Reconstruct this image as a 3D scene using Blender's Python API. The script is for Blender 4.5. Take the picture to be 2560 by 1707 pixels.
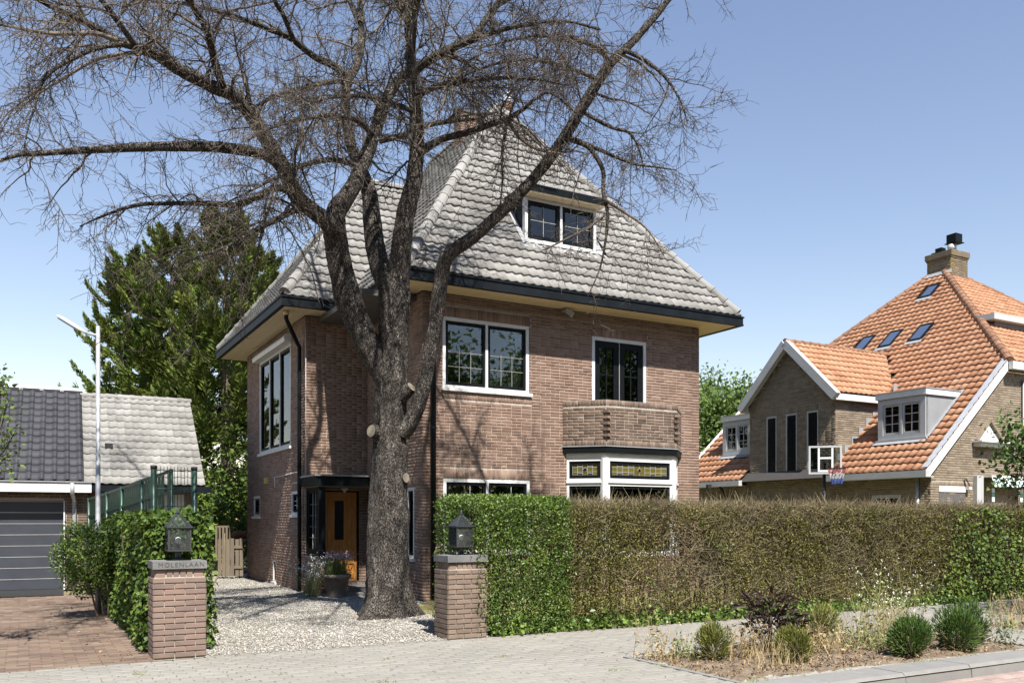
import bpy, math, random
import numpy as np
from mathutils import Vector, Matrix

random.seed(7)
rng = np.random.default_rng(7)
PI = math.pi
for o in list(bpy.data.objects):
    bpy.data.objects.remove(o)
SC = bpy.context.scene
COL = SC.collection

# ------------------------------------------------------------------ camera, sky, sun, exposure
FPX, EYE, HORZ = 2200.0, 1.45, 1300.0          # focal length and horizon in the 2560 px wide photograph
cam = bpy.data.cameras.new('camera')
cam.sensor_width = 36.0
cam.lens = FPX / 2560 * 36
cam.shift_y = (HORZ - 853.5) / 2560
cam.clip_end = 3000
camo = bpy.data.objects.new('camera', cam)
camo.location = (0, 0, EYE)
camo.rotation_euler = (PI / 2, 0, 0)
COL.objects.link(camo)
SC.camera = camo

TH = math.radians(29)
CT, ST = math.cos(TH), math.sin(TH)
AX, AY = -1.609, 15.87                          # front left corner of the brick house


def W(u, v, z=0.0):
    """house axes (u along the front, v to the back) -> world"""
    return Vector((AX + u * CT - v * ST, AY + u * ST + v * CT, z))


def at(x, y, Y):
    """the point that the photograph shows at x, y when it stands Y metres away"""
    return Vector(((x - 1280) / FPX * Y, Y, EYE + (HORZ - y) / FPX * Y))


lu, lv, lz = 0.13, 1.0, -1.43                   # direction in which the sunlight travels, house axes
LD = Vector((lu * CT - lv * ST, lu * ST + lv * CT, lz)).normalized()
sun = bpy.data.lights.new('sun', 'SUN')
sun.energy = 5.0
sun.angle = math.radians(0.53)
sun.color = (1.0, 0.955, 0.89)
suno = bpy.data.objects.new('sun', sun)
suno.rotation_euler = LD.to_track_quat('-Z', 'Y').to_euler()
suno.location = (5, -10, 30)
COL.objects.link(suno)
world = bpy.data.worlds.new('World')
SC.world = world
world.use_nodes = True
wn = world.node_tree.nodes
bg = wn['Background']
sky = wn.new('ShaderNodeTexSky')
sky.sky_type = 'NISHITA'
sky.sun_disc = False
sky.sun_elevation = math.asin(-LD.z)
sky.sun_rotation = math.atan2(-LD.x, -LD.y)
sky.altitude = 0
sky.air_density = 1.35
sky.dust_density = 0.0
sky.ozone_density = 1.0
tint = wn.new('ShaderNodeMix')                  # white balance of the photograph
tint.data_type = 'RGBA'; tint.blend_type = 'MULTIPLY'; tint.inputs[0].default_value = 1.0
tint.inputs[7].default_value = (1.07, 0.965, 1.0, 1)
world.node_tree.links.new(sky.outputs[0], tint.inputs[6])
world.node_tree.links.new(tint.outputs[2], bg.inputs[0])
bg.inputs[1].default_value = 0.078
SC.view_settings.view_transform = 'Standard'
SC.view_settings.look = 'None'
SC.view_settings.exposure = 1.1
SC.view_settings.gamma = 1.0
SC.view_settings.use_curve_mapping = False
SC.cycles.max_bounces = 6
SC.cycles.diffuse_bounces = 1
SC.cycles.transparent_max_bounces = 16
SC.cycles.caustics_reflective = False
SC.cycles.caustics_refractive = False
SC.cycles.use_denoising = True

# ------------------------------------------------------------------ materials


def mat(name, ramp, rough=0.85, mix=0.5, nscale=3.0, ndetail=4.0, bump=0.0, bscale=60.0, spec=0.3,
        transl=0.0, metal=0.0, stain=None, stretch=None, coat=0.0):
    """ramp: colours chosen by a random value per piece blended (mix) with world-space noise"""
    m = bpy.data.materials.new(name)
    m.use_nodes = True
    nt = m.node_tree
    n, l = nt.nodes, nt.links
    p = n['Principled BSDF']
    geo = n.new('ShaderNodeNewGeometry')
    oi = n.new('ShaderNodeObjectInfo')
    add = n.new('ShaderNodeMath'); add.operation = 'ADD'
    l.new(geo.outputs['Random Per Island'], add.inputs[0]); l.new(oi.outputs['Random'], add.inputs[1])
    fr = n.new('ShaderNodeMath'); fr.operation = 'FRACT'
    l.new(add.outputs[0], fr.inputs[0])
    src = geo.outputs['Position']
    if stretch:
        mp = n.new('ShaderNodeMapping'); mp.inputs['Scale'].default_value = stretch
        l.new(src, mp.inputs[0]); src = mp.outputs[0]
    nz = n.new('ShaderNodeTexNoise')
    nz.inputs['Scale'].default_value = nscale; nz.inputs['Detail'].default_value = ndetail
    nz.inputs['Roughness'].default_value = 0.62
    l.new(src, nz.inputs['Vector'])
    mr = n.new('ShaderNodeMapRange')
    mr.inputs[1].default_value = 0.28; mr.inputs[2].default_value = 0.72
    l.new(nz.outputs[0], mr.inputs[0])
    mx = n.new('ShaderNodeMix'); mx.data_type = 'FLOAT'
    mx.inputs[0].default_value = mix
    l.new(fr.outputs[0], mx.inputs[2]); l.new(mr.outputs[0], mx.inputs[3])
    cr = n.new('ShaderNodeValToRGB')
    cr.color_ramp.elements[0].position = ramp[0][0]; cr.color_ramp.elements[0].color = (*ramp[0][1], 1)
    cr.color_ramp.elements[1].position = ramp[-1][0]; cr.color_ramp.elements[1].color = (*ramp[-1][1], 1)
    for q, c in ramp[1:-1]:
        cr.color_ramp.elements.new(q).color = (*c, 1)
    l.new(mx.outputs[0], cr.inputs[0])
    col = cr.outputs[0]
    if stain:                                    # (colour, scale, threshold, amount): patches of dirt, lichen or wear
        for sc_, ssc, thr, amt in (stain if isinstance(stain, list) else [stain]):
            s = n.new('ShaderNodeTexNoise'); s.inputs['Scale'].default_value = ssc; s.inputs['Detail'].default_value = 6
            s.inputs['Roughness'].default_value = 0.7
            l.new(geo.outputs['Position'], s.inputs['Vector'])
            r = n.new('ShaderNodeMapRange'); r.inputs[1].default_value = thr; r.inputs[2].default_value = thr + 0.12
            r.inputs[4].default_value = amt
            l.new(s.outputs[0], r.inputs[0])
            mm = n.new('ShaderNodeMix'); mm.data_type = 'RGBA'
            l.new(r.outputs[0], mm.inputs[0]); l.new(col, mm.inputs[6]); mm.inputs[7].default_value = (*sc_, 1)
            col = mm.outputs[2]
    l.new(col, p.inputs['Base Color'])
    p.inputs['Roughness'].default_value = rough
    p.inputs['Specular IOR Level'].default_value = spec
    p.inputs['Metallic'].default_value = metal
    p.inputs['Coat Weight'].default_value = coat
    if bump > 0:
        b = n.new('ShaderNodeTexNoise'); b.inputs['Scale'].default_value = bscale; b.inputs['Detail'].default_value = 5
        l.new(src, b.inputs['Vector'])
        bp = n.new('ShaderNodeBump'); bp.inputs['Strength'].default_value = bump; bp.inputs['Distance'].default_value = 0.01
        l.new(b.outputs[0], bp.inputs['Height']); l.new(bp.outputs[0], p.inputs['Normal'])
    if transl > 0:
        out = n['Material Output']
        t = n.new('ShaderNodeBsdfTranslucent'); l.new(col, t.inputs[0])
        ms = n.new('ShaderNodeMixShader'); ms.inputs[0].default_value = transl
        l.new(p.outputs[0], ms.inputs[1]); l.new(t.outputs[0], ms.inputs[2]); l.new(ms.outputs[0], out.inputs[0])
    return m


def plain(name, c, rough=0.5, spec=0.4, metal=0.0, var=0.10, nscale=4.0, bump=0.05):
    a = tuple(max(0, k * (1 - var)) for k in c); b = tuple(min(1, k * (1 + var)) for k in c)
    return mat(name, [(0.0, a), (1.0, b)], rough=rough, spec=spec, metal=metal, mix=0.8, nscale=nscale, bump=bump)


def glass_mat(name, tint, ior=1.9, rough=0.015, amt=1.0, wob=0.0):
    m = bpy.data.materials.new(name); m.use_nodes = True
    nt = m.node_tree; n, l = nt.nodes, nt.links
    n.remove(n['Principled BSDF']); out = n['Material Output']
    tr = n.new('ShaderNodeBsdfTransparent'); tr.inputs[0].default_value = (*tint, 1)
    gl = n.new('ShaderNodeBsdfGlossy'); gl.inputs['Roughness'].default_value = rough
    fr = n.new('ShaderNodeFresnel'); fr.inputs[0].default_value = ior
    if wob:
        nz = n.new('ShaderNodeTexNoise'); nz.inputs['Scale'].default_value = 1.6
        geo = n.new('ShaderNodeNewGeometry'); l.new(geo.outputs['Position'], nz.inputs['Vector'])
        bp = n.new('ShaderNodeBump'); bp.inputs['Strength'].default_value = wob; bp.inputs['Distance'].default_value = 0.02
        l.new(nz.outputs[0], bp.inputs['Height']); l.new(bp.outputs[0], gl.inputs['Normal'])
    mx = n.new('ShaderNodeMixShader')
    l.new(fr.outputs[0], mx.inputs[0]); l.new(tr.outputs[0], mx.inputs[1]); l.new(gl.outputs[0], mx.inputs[2])
    l.new(mx.outputs[0], out.inputs[0])
    return m


M = {}
M['brick'] = mat('house_brick', [(0.0, (0.151, 0.096, 0.072)), (0.35, (0.220, 0.145, 0.109)), (0.7, (0.264, 0.179, 0.137)), (1.0, (0.312, 0.226, 0.179))],
                 mix=0.35, nscale=2.2, bump=0.5, bscale=90, rough=0.9,
                 stain=[((0.127, 0.087, 0.069), 0.55, 0.60, 0.4), ((0.410, 0.391, 0.347), 6.0, 0.67, 0.35)])
M['brick_old'] = mat('weathered_brick', [(0.0, (0.085, 0.060, 0.046)), (0.4, (0.15, 0.108, 0.082)), (0.75, (0.21, 0.15, 0.113)), (1.0, (0.29, 0.225, 0.175))],
                     mix=0.35, nscale=3.0, bump=0.7, bscale=80, rough=0.95,
                     stain=[((0.42, 0.36, 0.29), 4.5, 0.62, 0.45), ((0.28, 0.25, 0.09), 2.2, 0.67, 0.45), ((0.06, 0.05, 0.045), 3.0, 0.62, 0.5)])
M['mortar'] = mat('mortar', [(0.0, (0.331, 0.282, 0.233)), (1.0, (0.490, 0.429, 0.355))], mix=1.0, nscale=9, bump=0.5, bscale=150, rough=0.95,
                  stain=((0.184, 0.154, 0.135), 0.9, 0.6, 0.6))
M['mortar_dark'] = mat('weathered_mortar', [(0.0, (0.323, 0.285, 0.237)), (1.0, (0.475, 0.437, 0.380))], mix=1.0, nscale=6, rough=0.95)
M['pillar_brick'] = mat('pillar_brick', [(0.0, (0.140, 0.105, 0.090)), (0.5, (0.200, 0.144, 0.118)), (0.8, (0.233, 0.163, 0.129)), (1.0, (0.260, 0.145, 0.110))],
                        mix=0.45, nscale=5, bump=0.4, bscale=110, rough=0.9, stain=((0.112, 0.087, 0.076), 3.0, 0.62, 0.5))
M['pillar_brick2'] = mat('pillar_brick_weathered', [(0.0, (0.12, 0.088, 0.068)), (0.5, (0.18, 0.134, 0.104)), (0.8, (0.225, 0.168, 0.128)), (1.0, (0.27, 0.215, 0.168))],
                         mix=0.45, nscale=5, bump=0.6, bscale=90, rough=0.95, stain=((0.085, 0.07, 0.06), 3.0, 0.62, 0.55))
M['tile_grey'] = mat('grey_pantile', [(0.0, (0.150, 0.144, 0.129)), (0.4, (0.211, 0.203, 0.188)), (0.7, (0.251, 0.243, 0.226)), (1.0, (0.306, 0.297, 0.280))],
                     mix=0.5, nscale=1.4, bump=0.35, bscale=50, rough=0.95,
                     stain=[((0.072, 0.069, 0.060), 0.75, 0.575, 0.5), ((0.039, 0.039, 0.038), 2.6, 0.62, 0.7), ((0.279, 0.254, 0.115), 7.0, 0.71, 0.5)])
M['tile_under'] = plain('roof_underlay', (0.045, 0.042, 0.04), rough=0.95)
M['tile_dark'] = mat('glazed_dark_pantile', [(0.0, (0.026, 0.026, 0.032)), (1.0, (0.045, 0.045, 0.053))], mix=0.4, rough=0.6, spec=0.2, bump=0.1)
M['tile_orange'] = mat('orange_pantile', [(0.0, (0.255, 0.118, 0.064)), (0.35, (0.335, 0.165, 0.090)), (0.7, (0.375, 0.195, 0.110)), (1.0, (0.41, 0.235, 0.145))],
                       mix=0.4, nscale=1.1, bump=0.3, bscale=60, rough=0.85,
                       stain=[((0.15, 0.08, 0.055), 3.2, 0.66, 0.5)])
M['hip_orange'] = mat('weathered_orange_hip', [(0.0, (0.13, 0.068, 0.042)), (0.5, (0.22, 0.115, 0.068)), (1.0, (0.30, 0.17, 0.105))], mix=0.6, nscale=5, rough=0.9, stain=((0.06, 0.05, 0.04), 6.0, 0.56, 0.7))
M['brick_tan'] = mat('tan_brick', [(0.0, (0.151, 0.113, 0.080)), (0.5, (0.229, 0.183, 0.132)), (1.0, (0.293, 0.243, 0.183))], mix=0.4, nscale=2.0, bump=0.5, bscale=80, rough=0.92,
                     stain=((0.135, 0.095, 0.071), 2.5, 0.63, 0.4))
M['brick_lichen'] = mat('lichened_brick', [(0.0, (0.094, 0.072, 0.050)), (0.6, (0.173, 0.137, 0.094)), (1.0, (0.238, 0.194, 0.137))], mix=0.4, nscale=3.0, bump=0.5, rough=0.95,
                        stain=((0.288, 0.216, 0.043), 3.2, 0.56, 0.75))
M['white'] = mat('white_paint', [(0.0, (0.595, 0.591, 0.570)), (1.0, (0.697, 0.693, 0.680))], mix=1.0, nscale=5, rough=0.45, spec=0.4,
                 stain=((0.425, 0.408, 0.374), 3.0, 0.68, 0.35))
M['black'] = mat('black_green_paint', [(0.0, (0.0035, 0.005, 0.0055)), (1.0, (0.007, 0.009, 0.010))], mix=1.0, rough=0.5, spec=0.12, nscale=8)
M['gutter'] = mat('dark_zinc_gutter', [(0.0, (0.004, 0.0055, 0.007)), (1.0, (0.010, 0.013, 0.016))], mix=1.0, rough=0.5, spec=0.15, nscale=3.5)
M['soffit'] = mat('cream_soffit_boards', [(0.0, (0.62, 0.50, 0.31)), (1.0, (0.72, 0.60, 0.40))], mix=0.6, rough=0.6, nscale=2)
M['zinc'] = plain('zinc', (0.42, 0.44, 0.47), rough=0.5, metal=0.35, var=0.15)
M['lead'] = mat('lead_flashing', [(0.0, (0.231, 0.235, 0.244)), (1.0, (0.311, 0.311, 0.315))], mix=1.0, nscale=7, rough=0.7, bump=0.2, bscale=20)
M['glass'] = glass_mat('window_glass', (0.72, 0.76, 0.77), ior=1.8, wob=0.06)
M['glass_clear'] = glass_mat('lantern_glass', (0.9, 0.93, 0.93), ior=1.5)
_nt = M['glass_clear'].node_tree; _o = _nt.nodes['Material Output']; _s = _o.inputs[0].links[0].from_socket
_d = _nt.nodes.new('ShaderNodeBsdfDiffuse'); _d.inputs[0].default_value = (0.34, 0.37, 0.38, 1)
_x = _nt.nodes.new('ShaderNodeMixShader'); _x.inputs[0].default_value = 0.06
_nt.links.new(_s, _x.inputs[1]); _nt.links.new(_d.outputs[0], _x.inputs[2]); _nt.links.new(_x.outputs[0], _o.inputs[0])
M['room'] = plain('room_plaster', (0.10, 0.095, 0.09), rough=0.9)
M['curtain'] = mat('white_curtain', [(0.0, (0.62, 0.62, 0.60)), (1.0, (0.75, 0.75, 0.73))], mix=1.0, rough=0.9, transl=0.3)
M['wood_door'] = mat('varnished_oak', [(0.0, (0.405, 0.158, 0.033)), (0.5, (0.600, 0.255, 0.060)), (1.0, (0.750, 0.352, 0.090))], mix=0.9, nscale=7, stretch=(6, 6, 0.6),
                     rough=0.35, spec=0.5, bump=0.1)
M['bark'] = mat('bark', [(0.0, (0.055, 0.043, 0.034)), (0.45, (0.140, 0.115, 0.092)), (0.75, (0.230, 0.195, 0.160)), (1.0, (0.360, 0.320, 0.275))], mix=1.0, nscale=9,
                ndetail=7, stretch=(1, 1, 0.33), rough=0.95, bump=1.0, bscale=26, spec=0.1,
                stain=((0.170, 0.170, 0.070), 1.7, 0.66, 0.35))
def bark_mat(name):
    m = mat(name, [(0.0, (0.050, 0.043, 0.036)), (0.45, (0.105, 0.092, 0.079)), (0.75, (0.165, 0.148, 0.128)), (1.0, (0.280, 0.256, 0.228))], mix=1.0, nscale=11, ndetail=8,
            stretch=(1, 1, 0.4), rough=0.95, spec=0.1, stain=((0.140, 0.145, 0.055), 1.7, 0.66, 0.35))
    nt = m.node_tree; n, l = nt.nodes, nt.links; p = n['Principled BSDF']
    geo = n.new('ShaderNodeNewGeometry'); mp = n.new('ShaderNodeMapping'); mp.inputs['Scale'].default_value = (1, 1, 0.42)
    nz = n.new('ShaderNodeTexNoise'); nz.inputs['Scale'].default_value = 7; nz.inputs['Detail'].default_value = 4
    l.new(geo.outputs['Position'], nz.inputs['Vector'])
    ad = n.new('ShaderNodeVectorMath'); ad.operation = 'MULTIPLY_ADD'; ad.inputs[1].default_value = (0.160, 0.160, 0.200)
    l.new(nz.outputs['Color'], ad.inputs[0]); l.new(geo.outputs['Position'], ad.inputs[2]); l.new(ad.outputs[0], mp.inputs[0])
    vo = n.new('ShaderNodeTexVoronoi'); vo.feature = 'DISTANCE_TO_EDGE'; vo.inputs['Scale'].default_value = 40
    l.new(mp.outputs[0], vo.inputs['Vector'])
    mr = n.new('ShaderNodeMapRange'); mr.inputs[1].default_value = 0.0; mr.inputs[2].default_value = 0.15
    l.new(vo.outputs['Distance'], mr.inputs[0])
    src = p.inputs['Base Color'].links[0].from_socket
    mm = n.new('ShaderNodeMix'); mm.data_type = 'RGBA'; mm.inputs[6].default_value = (0.022, 0.019, 0.017, 1)
    l.new(mr.outputs[0], mm.inputs[0]); l.new(src, mm.inputs[7]); l.new(mm.outputs[2], p.inputs['Base Color'])
    bp = n.new('ShaderNodeBump'); bp.inputs['Strength'].default_value = 1.0; bp.inputs['Distance'].default_value = 0.02
    l.new(mr.outputs[0], bp.inputs['Height']); l.new(bp.outputs[0], p.inputs['Normal'])
    return m


M['bark'] = bark_mat('bark')
M['twig'] = mat('twig_bark', [(0.0, (0.035, 0.030, 0.024)), (0.5, (0.089, 0.074, 0.061)), (1.0, (0.223, 0.186, 0.151))], mix=0.5, nscale=1.3, rough=0.9, spec=0.15,
                stain=((0.297, 0.311, 0.101), 0.55, 0.62, 0.4))
M['cut_wood'] = mat('cut_wood', [(0.0, (0.182, 0.156, 0.108)), (1.0, (0.268, 0.242, 0.182))], mix=1.0, nscale=14, rough=0.9)
M['conifer'] = mat('conifer_leaf', [(0.0, (0.039, 0.067, 0.016)), (0.4, (0.093, 0.133, 0.026)), (0.8, (0.188, 0.220, 0.046)), (1.0, (0.300, 0.275, 0.072))], mix=0.55, nscale=0.5, rough=0.75, spec=0.15, transl=0.15)
M['conifer_wood'] = plain('conifer_wood', (0.13, 0.10, 0.075), rough=0.95)
M['leaf_tree'] = mat('broad_leaf', [(0.0, (0.07, 0.12, 0.025)), (0.5, (0.13, 0.20, 0.045)), (1.0, (0.24, 0.30, 0.09))], mix=0.5, nscale=0.8, rough=0.6, transl=0.35)
M['ivy'] = mat('ivy_leaf', [(0.0, (0.024, 0.050, 0.011)), (0.4, (0.061, 0.105, 0.020)), (0.75, (0.127, 0.182, 0.029)), (1.0, (0.242, 0.275, 0.055))], mix=0.4, nscale=1.6, rough=0.5, spec=0.22, transl=0.2)
M['privet'] = mat('privet_leaf', [(0.0, (0.036, 0.069, 0.014)), (0.45, (0.091, 0.154, 0.028)), (0.8, (0.179, 0.255, 0.044)), (1.0, (0.304, 0.359, 0.076))], mix=0.45, nscale=2.2, rough=0.42, spec=0.45, transl=0.25)
M['hedge_twig'] = mat('dry_hedge_twig', [(0.0, (0.058, 0.045, 0.028)), (0.4, (0.129, 0.103, 0.058)), (0.75, (0.219, 0.178, 0.099)), (1.0, (0.350, 0.292, 0.172))], mix=0.5, nscale=1.2, rough=0.9)
M['hedge_leaf'] = mat('dull_hedge_leaf', [(0.0, (0.063, 0.071, 0.016)), (0.5, (0.149, 0.146, 0.032)), (1.0, (0.280, 0.238, 0.061))], mix=0.5, nscale=1.0, rough=0.6, transl=0.25)
M['shrub'] = mat('shrub_leaf', [(0.0, (0.030, 0.070, 0.014)), (0.5, (0.065, 0.130, 0.025)), (1.0, (0.15, 0.20, 0.05))], mix=0.4, nscale=5, rough=0.6, transl=0.25)
M['shrub_yellow'] = mat('shrub_leaf_yellowing', [(0.0, (0.07, 0.075, 0.018)), (0.5, (0.15, 0.17, 0.035)), (1.0, (0.30, 0.29, 0.08))], mix=0.4, nscale=5, rough=0.6, transl=0.25)
M['dark_leaf'] = mat('dark_purple_leaf', [(0.0, (0.018, 0.012, 0.010)), (0.6, (0.040, 0.024, 0.018)), (1.0, (0.09, 0.05, 0.035))], mix=0.3, rough=0.55, transl=0.1)
M['straw'] = mat('dry_straw', [(0.0, (0.26, 0.19, 0.085)), (0.5, (0.42, 0.33, 0.17)), (1.0, (0.58, 0.48, 0.28))], mix=0.3, rough=0.85, transl=0.2)
M['weed'] = mat('weed_leaf', [(0.0, (0.10, 0.14, 0.04)), (0.5, (0.22, 0.25, 0.09)), (1.0, (0.42, 0.40, 0.18))], mix=0.3, rough=0.7, transl=0.25)
M['petal'] = plain('white_petal', (0.75, 0.75, 0.70), rough=0.8)
M['lavender'] = plain('lavender_flower', (0.42, 0.36, 0.46), rough=0.8, var=0.3)
M['gravel'] = mat('gravel_stone', [(0.0, (0.131, 0.116, 0.097)), (0.3, (0.253, 0.238, 0.207)), (0.7, (0.365, 0.346, 0.304)), (1.0, (0.506, 0.491, 0.451))], mix=0.25, nscale=1.0, rough=0.9)
M['gravel_bed'] = mat('gravel_bed', [(0.0, (0.119, 0.106, 0.088)), (0.5, (0.246, 0.228, 0.197)), (1.0, (0.394, 0.374, 0.325))], mix=1.0, nscale=70, ndetail=3, rough=0.95, bump=1.0, bscale=80,
                      stain=((0.148, 0.119, 0.084), 0.9, 0.66, 0.35))
M['slab'] = mat('concrete_paver', [(0.0, (0.196, 0.186, 0.161)), (0.5, (0.230, 0.218, 0.191)), (1.0, (0.269, 0.255, 0.225))], mix=0.5, nscale=0.9, rough=0.92, bump=0.35, bscale=220,
                stain=[((0.140, 0.132, 0.111), 0.8, 0.60, 0.45), ((0.358, 0.343, 0.302), 45.0, 0.62, 0.4), ((0.090, 0.083, 0.069), 38.0, 0.66, 0.5)])
M['joint'] = mat('sand_joint', [(0.0, (0.218, 0.202, 0.168)), (1.0, (0.337, 0.317, 0.277))], mix=1.0, nscale=14, rough=0.95)
M['kerb'] = mat('concrete_kerb', [(0.0, (0.167, 0.163, 0.155)), (1.0, (0.226, 0.221, 0.209))], mix=0.6, nscale=6, rough=0.92, bump=0.4, bscale=120, stain=((0.101, 0.096, 0.084), 4.0, 0.62, 0.5))
M['clinker'] = mat('clinker_paver', [(0.0, (0.084, 0.060, 0.047)), (0.4, (0.138, 0.095, 0.069)), (0.75, (0.173, 0.128, 0.094)), (1.0, (0.207, 0.172, 0.128))], mix=0.4, nscale=1.2, rough=0.9, bump=0.4, bscale=90,
                   stain=((0.199, 0.199, 0.144), 2.2, 0.62, 0.45))
M['road_brick'] = mat('road_clinker', [(0.0, (0.22, 0.16, 0.14)), (1.0, (0.36, 0.27, 0.24))], mix=0.4, nscale=2, rough=0.9)
M['soil'] = mat('dry_soil', [(0.0, (0.085, 0.062, 0.042)), (0.5, (0.155, 0.12, 0.083)), (1.0, (0.25, 0.20, 0.145))], mix=1.0, nscale=5, ndetail=8, rough=0.98, bump=1.0, bscale=45)
M['ground'] = mat('garden_ground', [(0.0, (0.10, 0.095, 0.045)), (1.0, (0.22, 0.20, 0.10))], mix=1.0, nscale=1.5, rough=0.95)
M['lawn'] = mat('dry_lawn', [(0.0, (0.10, 0.095, 0.03)), (0.5, (0.19, 0.165, 0.06)), (1.0, (0.27, 0.225, 0.10))], mix=0.7, nscale=3, rough=0.95, bump=0.6, bscale=60)
M['litter'] = mat('dry_leaf_litter', [(0.0, (0.06, 0.04, 0.025)), (0.5, (0.20, 0.12, 0.06)), (1.0, (0.42, 0.29, 0.15))], mix=0.2, rough=0.9)
M['stone_cap'] = mat('bluestone_cap', [(0.0, (0.11, 0.11, 0.108)), (1.0, (0.19, 0.187, 0.18))], mix=1.0, nscale=5, rough=0.85, bump=0.3, bscale=90, stain=((0.27, 0.262, 0.25), 5.0, 0.62, 0.4))
M['lantern'] = plain('black_lantern_metal', (0.06, 0.062, 0.065), rough=0.45, metal=0.4)
M['bulb'] = plain('frosted_bulb', (0.75, 0.74, 0.70), rough=0.25)
M['galv'] = mat('galvanised_steel', [(0.0, (0.27, 0.28, 0.29)), (1.0, (0.42, 0.43, 0.44))], mix=1.0, nscale=9, rough=0.5, metal=0.25, spec=0.5)
M['green_metal'] = plain('green_fence_paint', (0.011, 0.043, 0.026), rough=0.4, spec=0.5, var=0.2)
M['slate_blue'] = plain('anthracite_door', (0.045, 0.05, 0.06), rough=0.35, spec=0.5, var=0.15)
M['chrome'] = plain('bright_metal_strip', (0.72, 0.73, 0.74), rough=0.3, metal=0.5)
M['terracotta'] = plain('terracotta', (0.24, 0.12, 0.06), rough=0.8)
M['clay_pot'] = mat('weathered_clay_pot', [(0.0, (0.19, 0.15, 0.115)), (1.0, (0.31, 0.26, 0.205))], mix=1.0, nscale=7, rough=0.9, stain=((0.12, 0.10, 0.08), 5.0, 0.6, 0.5))
M['old_wood'] = mat('weathered_wood', [(0.0, (0.121, 0.095, 0.068)), (1.0, (0.195, 0.161, 0.118))], mix=0.6, nscale=8, stretch=(5, 5, 0.5), rough=0.9)
M['yellow_glass'] = plain('yellow_leaded_glass', (0.108, 0.090, 0.020), rough=0.12, spec=0.6, var=0.25)
M['blue_glass'] = plain('dark_leaded_glass', (0.010, 0.009, 0.013), rough=0.15, spec=0.35)
M['lead_came'] = plain('lead_came', (0.300, 0.300, 0.276), rough=0.6)
M['grey_paint'] = plain('grey_white_paint', (0.408, 0.415, 0.415), rough=0.5)
M['grey_panel'] = mat('grey_dormer_cheek', [(0.0, (0.198, 0.204, 0.212)), (1.0, (0.253, 0.259, 0.264))], mix=1.0, nscale=2.2, rough=0.7)
M['awning_green'] = plain('green_awning_stripe', (0.03, 0.085, 0.06), rough=0.8)
M['acrylic'] = glass_mat('acrylic_board', (0.62, 0.66, 0.68), ior=1.6)
M['net_red'] = plain('red_net', (0.372, 0.072, 0.078), rough=0.8)
M['net_white'] = plain('white_net', (0.450, 0.450, 0.450), rough=0.8)
M['net_blue'] = plain('blue_net', (0.060, 0.096, 0.312), rough=0.8)
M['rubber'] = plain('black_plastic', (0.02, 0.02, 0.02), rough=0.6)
M['yellow_lamp'] = plain('yellow_lamp_glass', (0.62, 0.50, 0.16), rough=0.4)
M['ink'] = plain('dark_lettering', (0.055, 0.052, 0.05), rough=0.8)
M['hose'] = plain('pale_pipe', (0.5, 0.49, 0.45), rough=0.6)

# ------------------------------------------------------------------ mesh helpers


def np_mesh(name, V, F, smooth=False):
    V = np.asarray(V, dtype=np.float32).reshape(-1, 3); F = np.asarray(F, dtype=np.int32)
    me = bpy.data.meshes.new(name)
    k = F.shape[1]
    me.vertices.add(len(V)); me.vertices.foreach_set('co', V.ravel())
    me.loops.add(F.size); me.loops.foreach_set('vertex_index', F.ravel())
    me.polygons.add(len(F)); me.polygons.foreach_set('loop_start', np.arange(0, F.size, k, dtype=np.int32))
    if smooth:
        me.polygons.foreach_set('use_smooth', np.ones(len(F), dtype=bool))
    me.update(calc_edges=True)
    return me


def link(name, me, m=None, parent=None, kind=None, loc=None, rot=None):
    o = bpy.data.objects.new(name, me)
    if m is not None and me is not None and len(me.materials) == 0:
        me.materials.append(m)
    if parent is not None:
        o.parent = parent
    if loc is not None:
        o.location = loc
    if rot is not None:
        o.rotation_euler = rot
    if kind:
        o['kind'] = kind
    COL.objects.link(o)
    return o


def tag(o, label, cat, group=None):
    o['label'] = label; o['category'] = cat
    if group:
        o['group'] = group
    return o


def thing(name, label, cat, loc=(0, 0, 0), rotz=0.0, group=None):
    o = link(name, None, loc=loc, rot=(0, 0, rotz))
    o.empty_display_size = 0.2
    return tag(o, label, cat, group)


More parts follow.
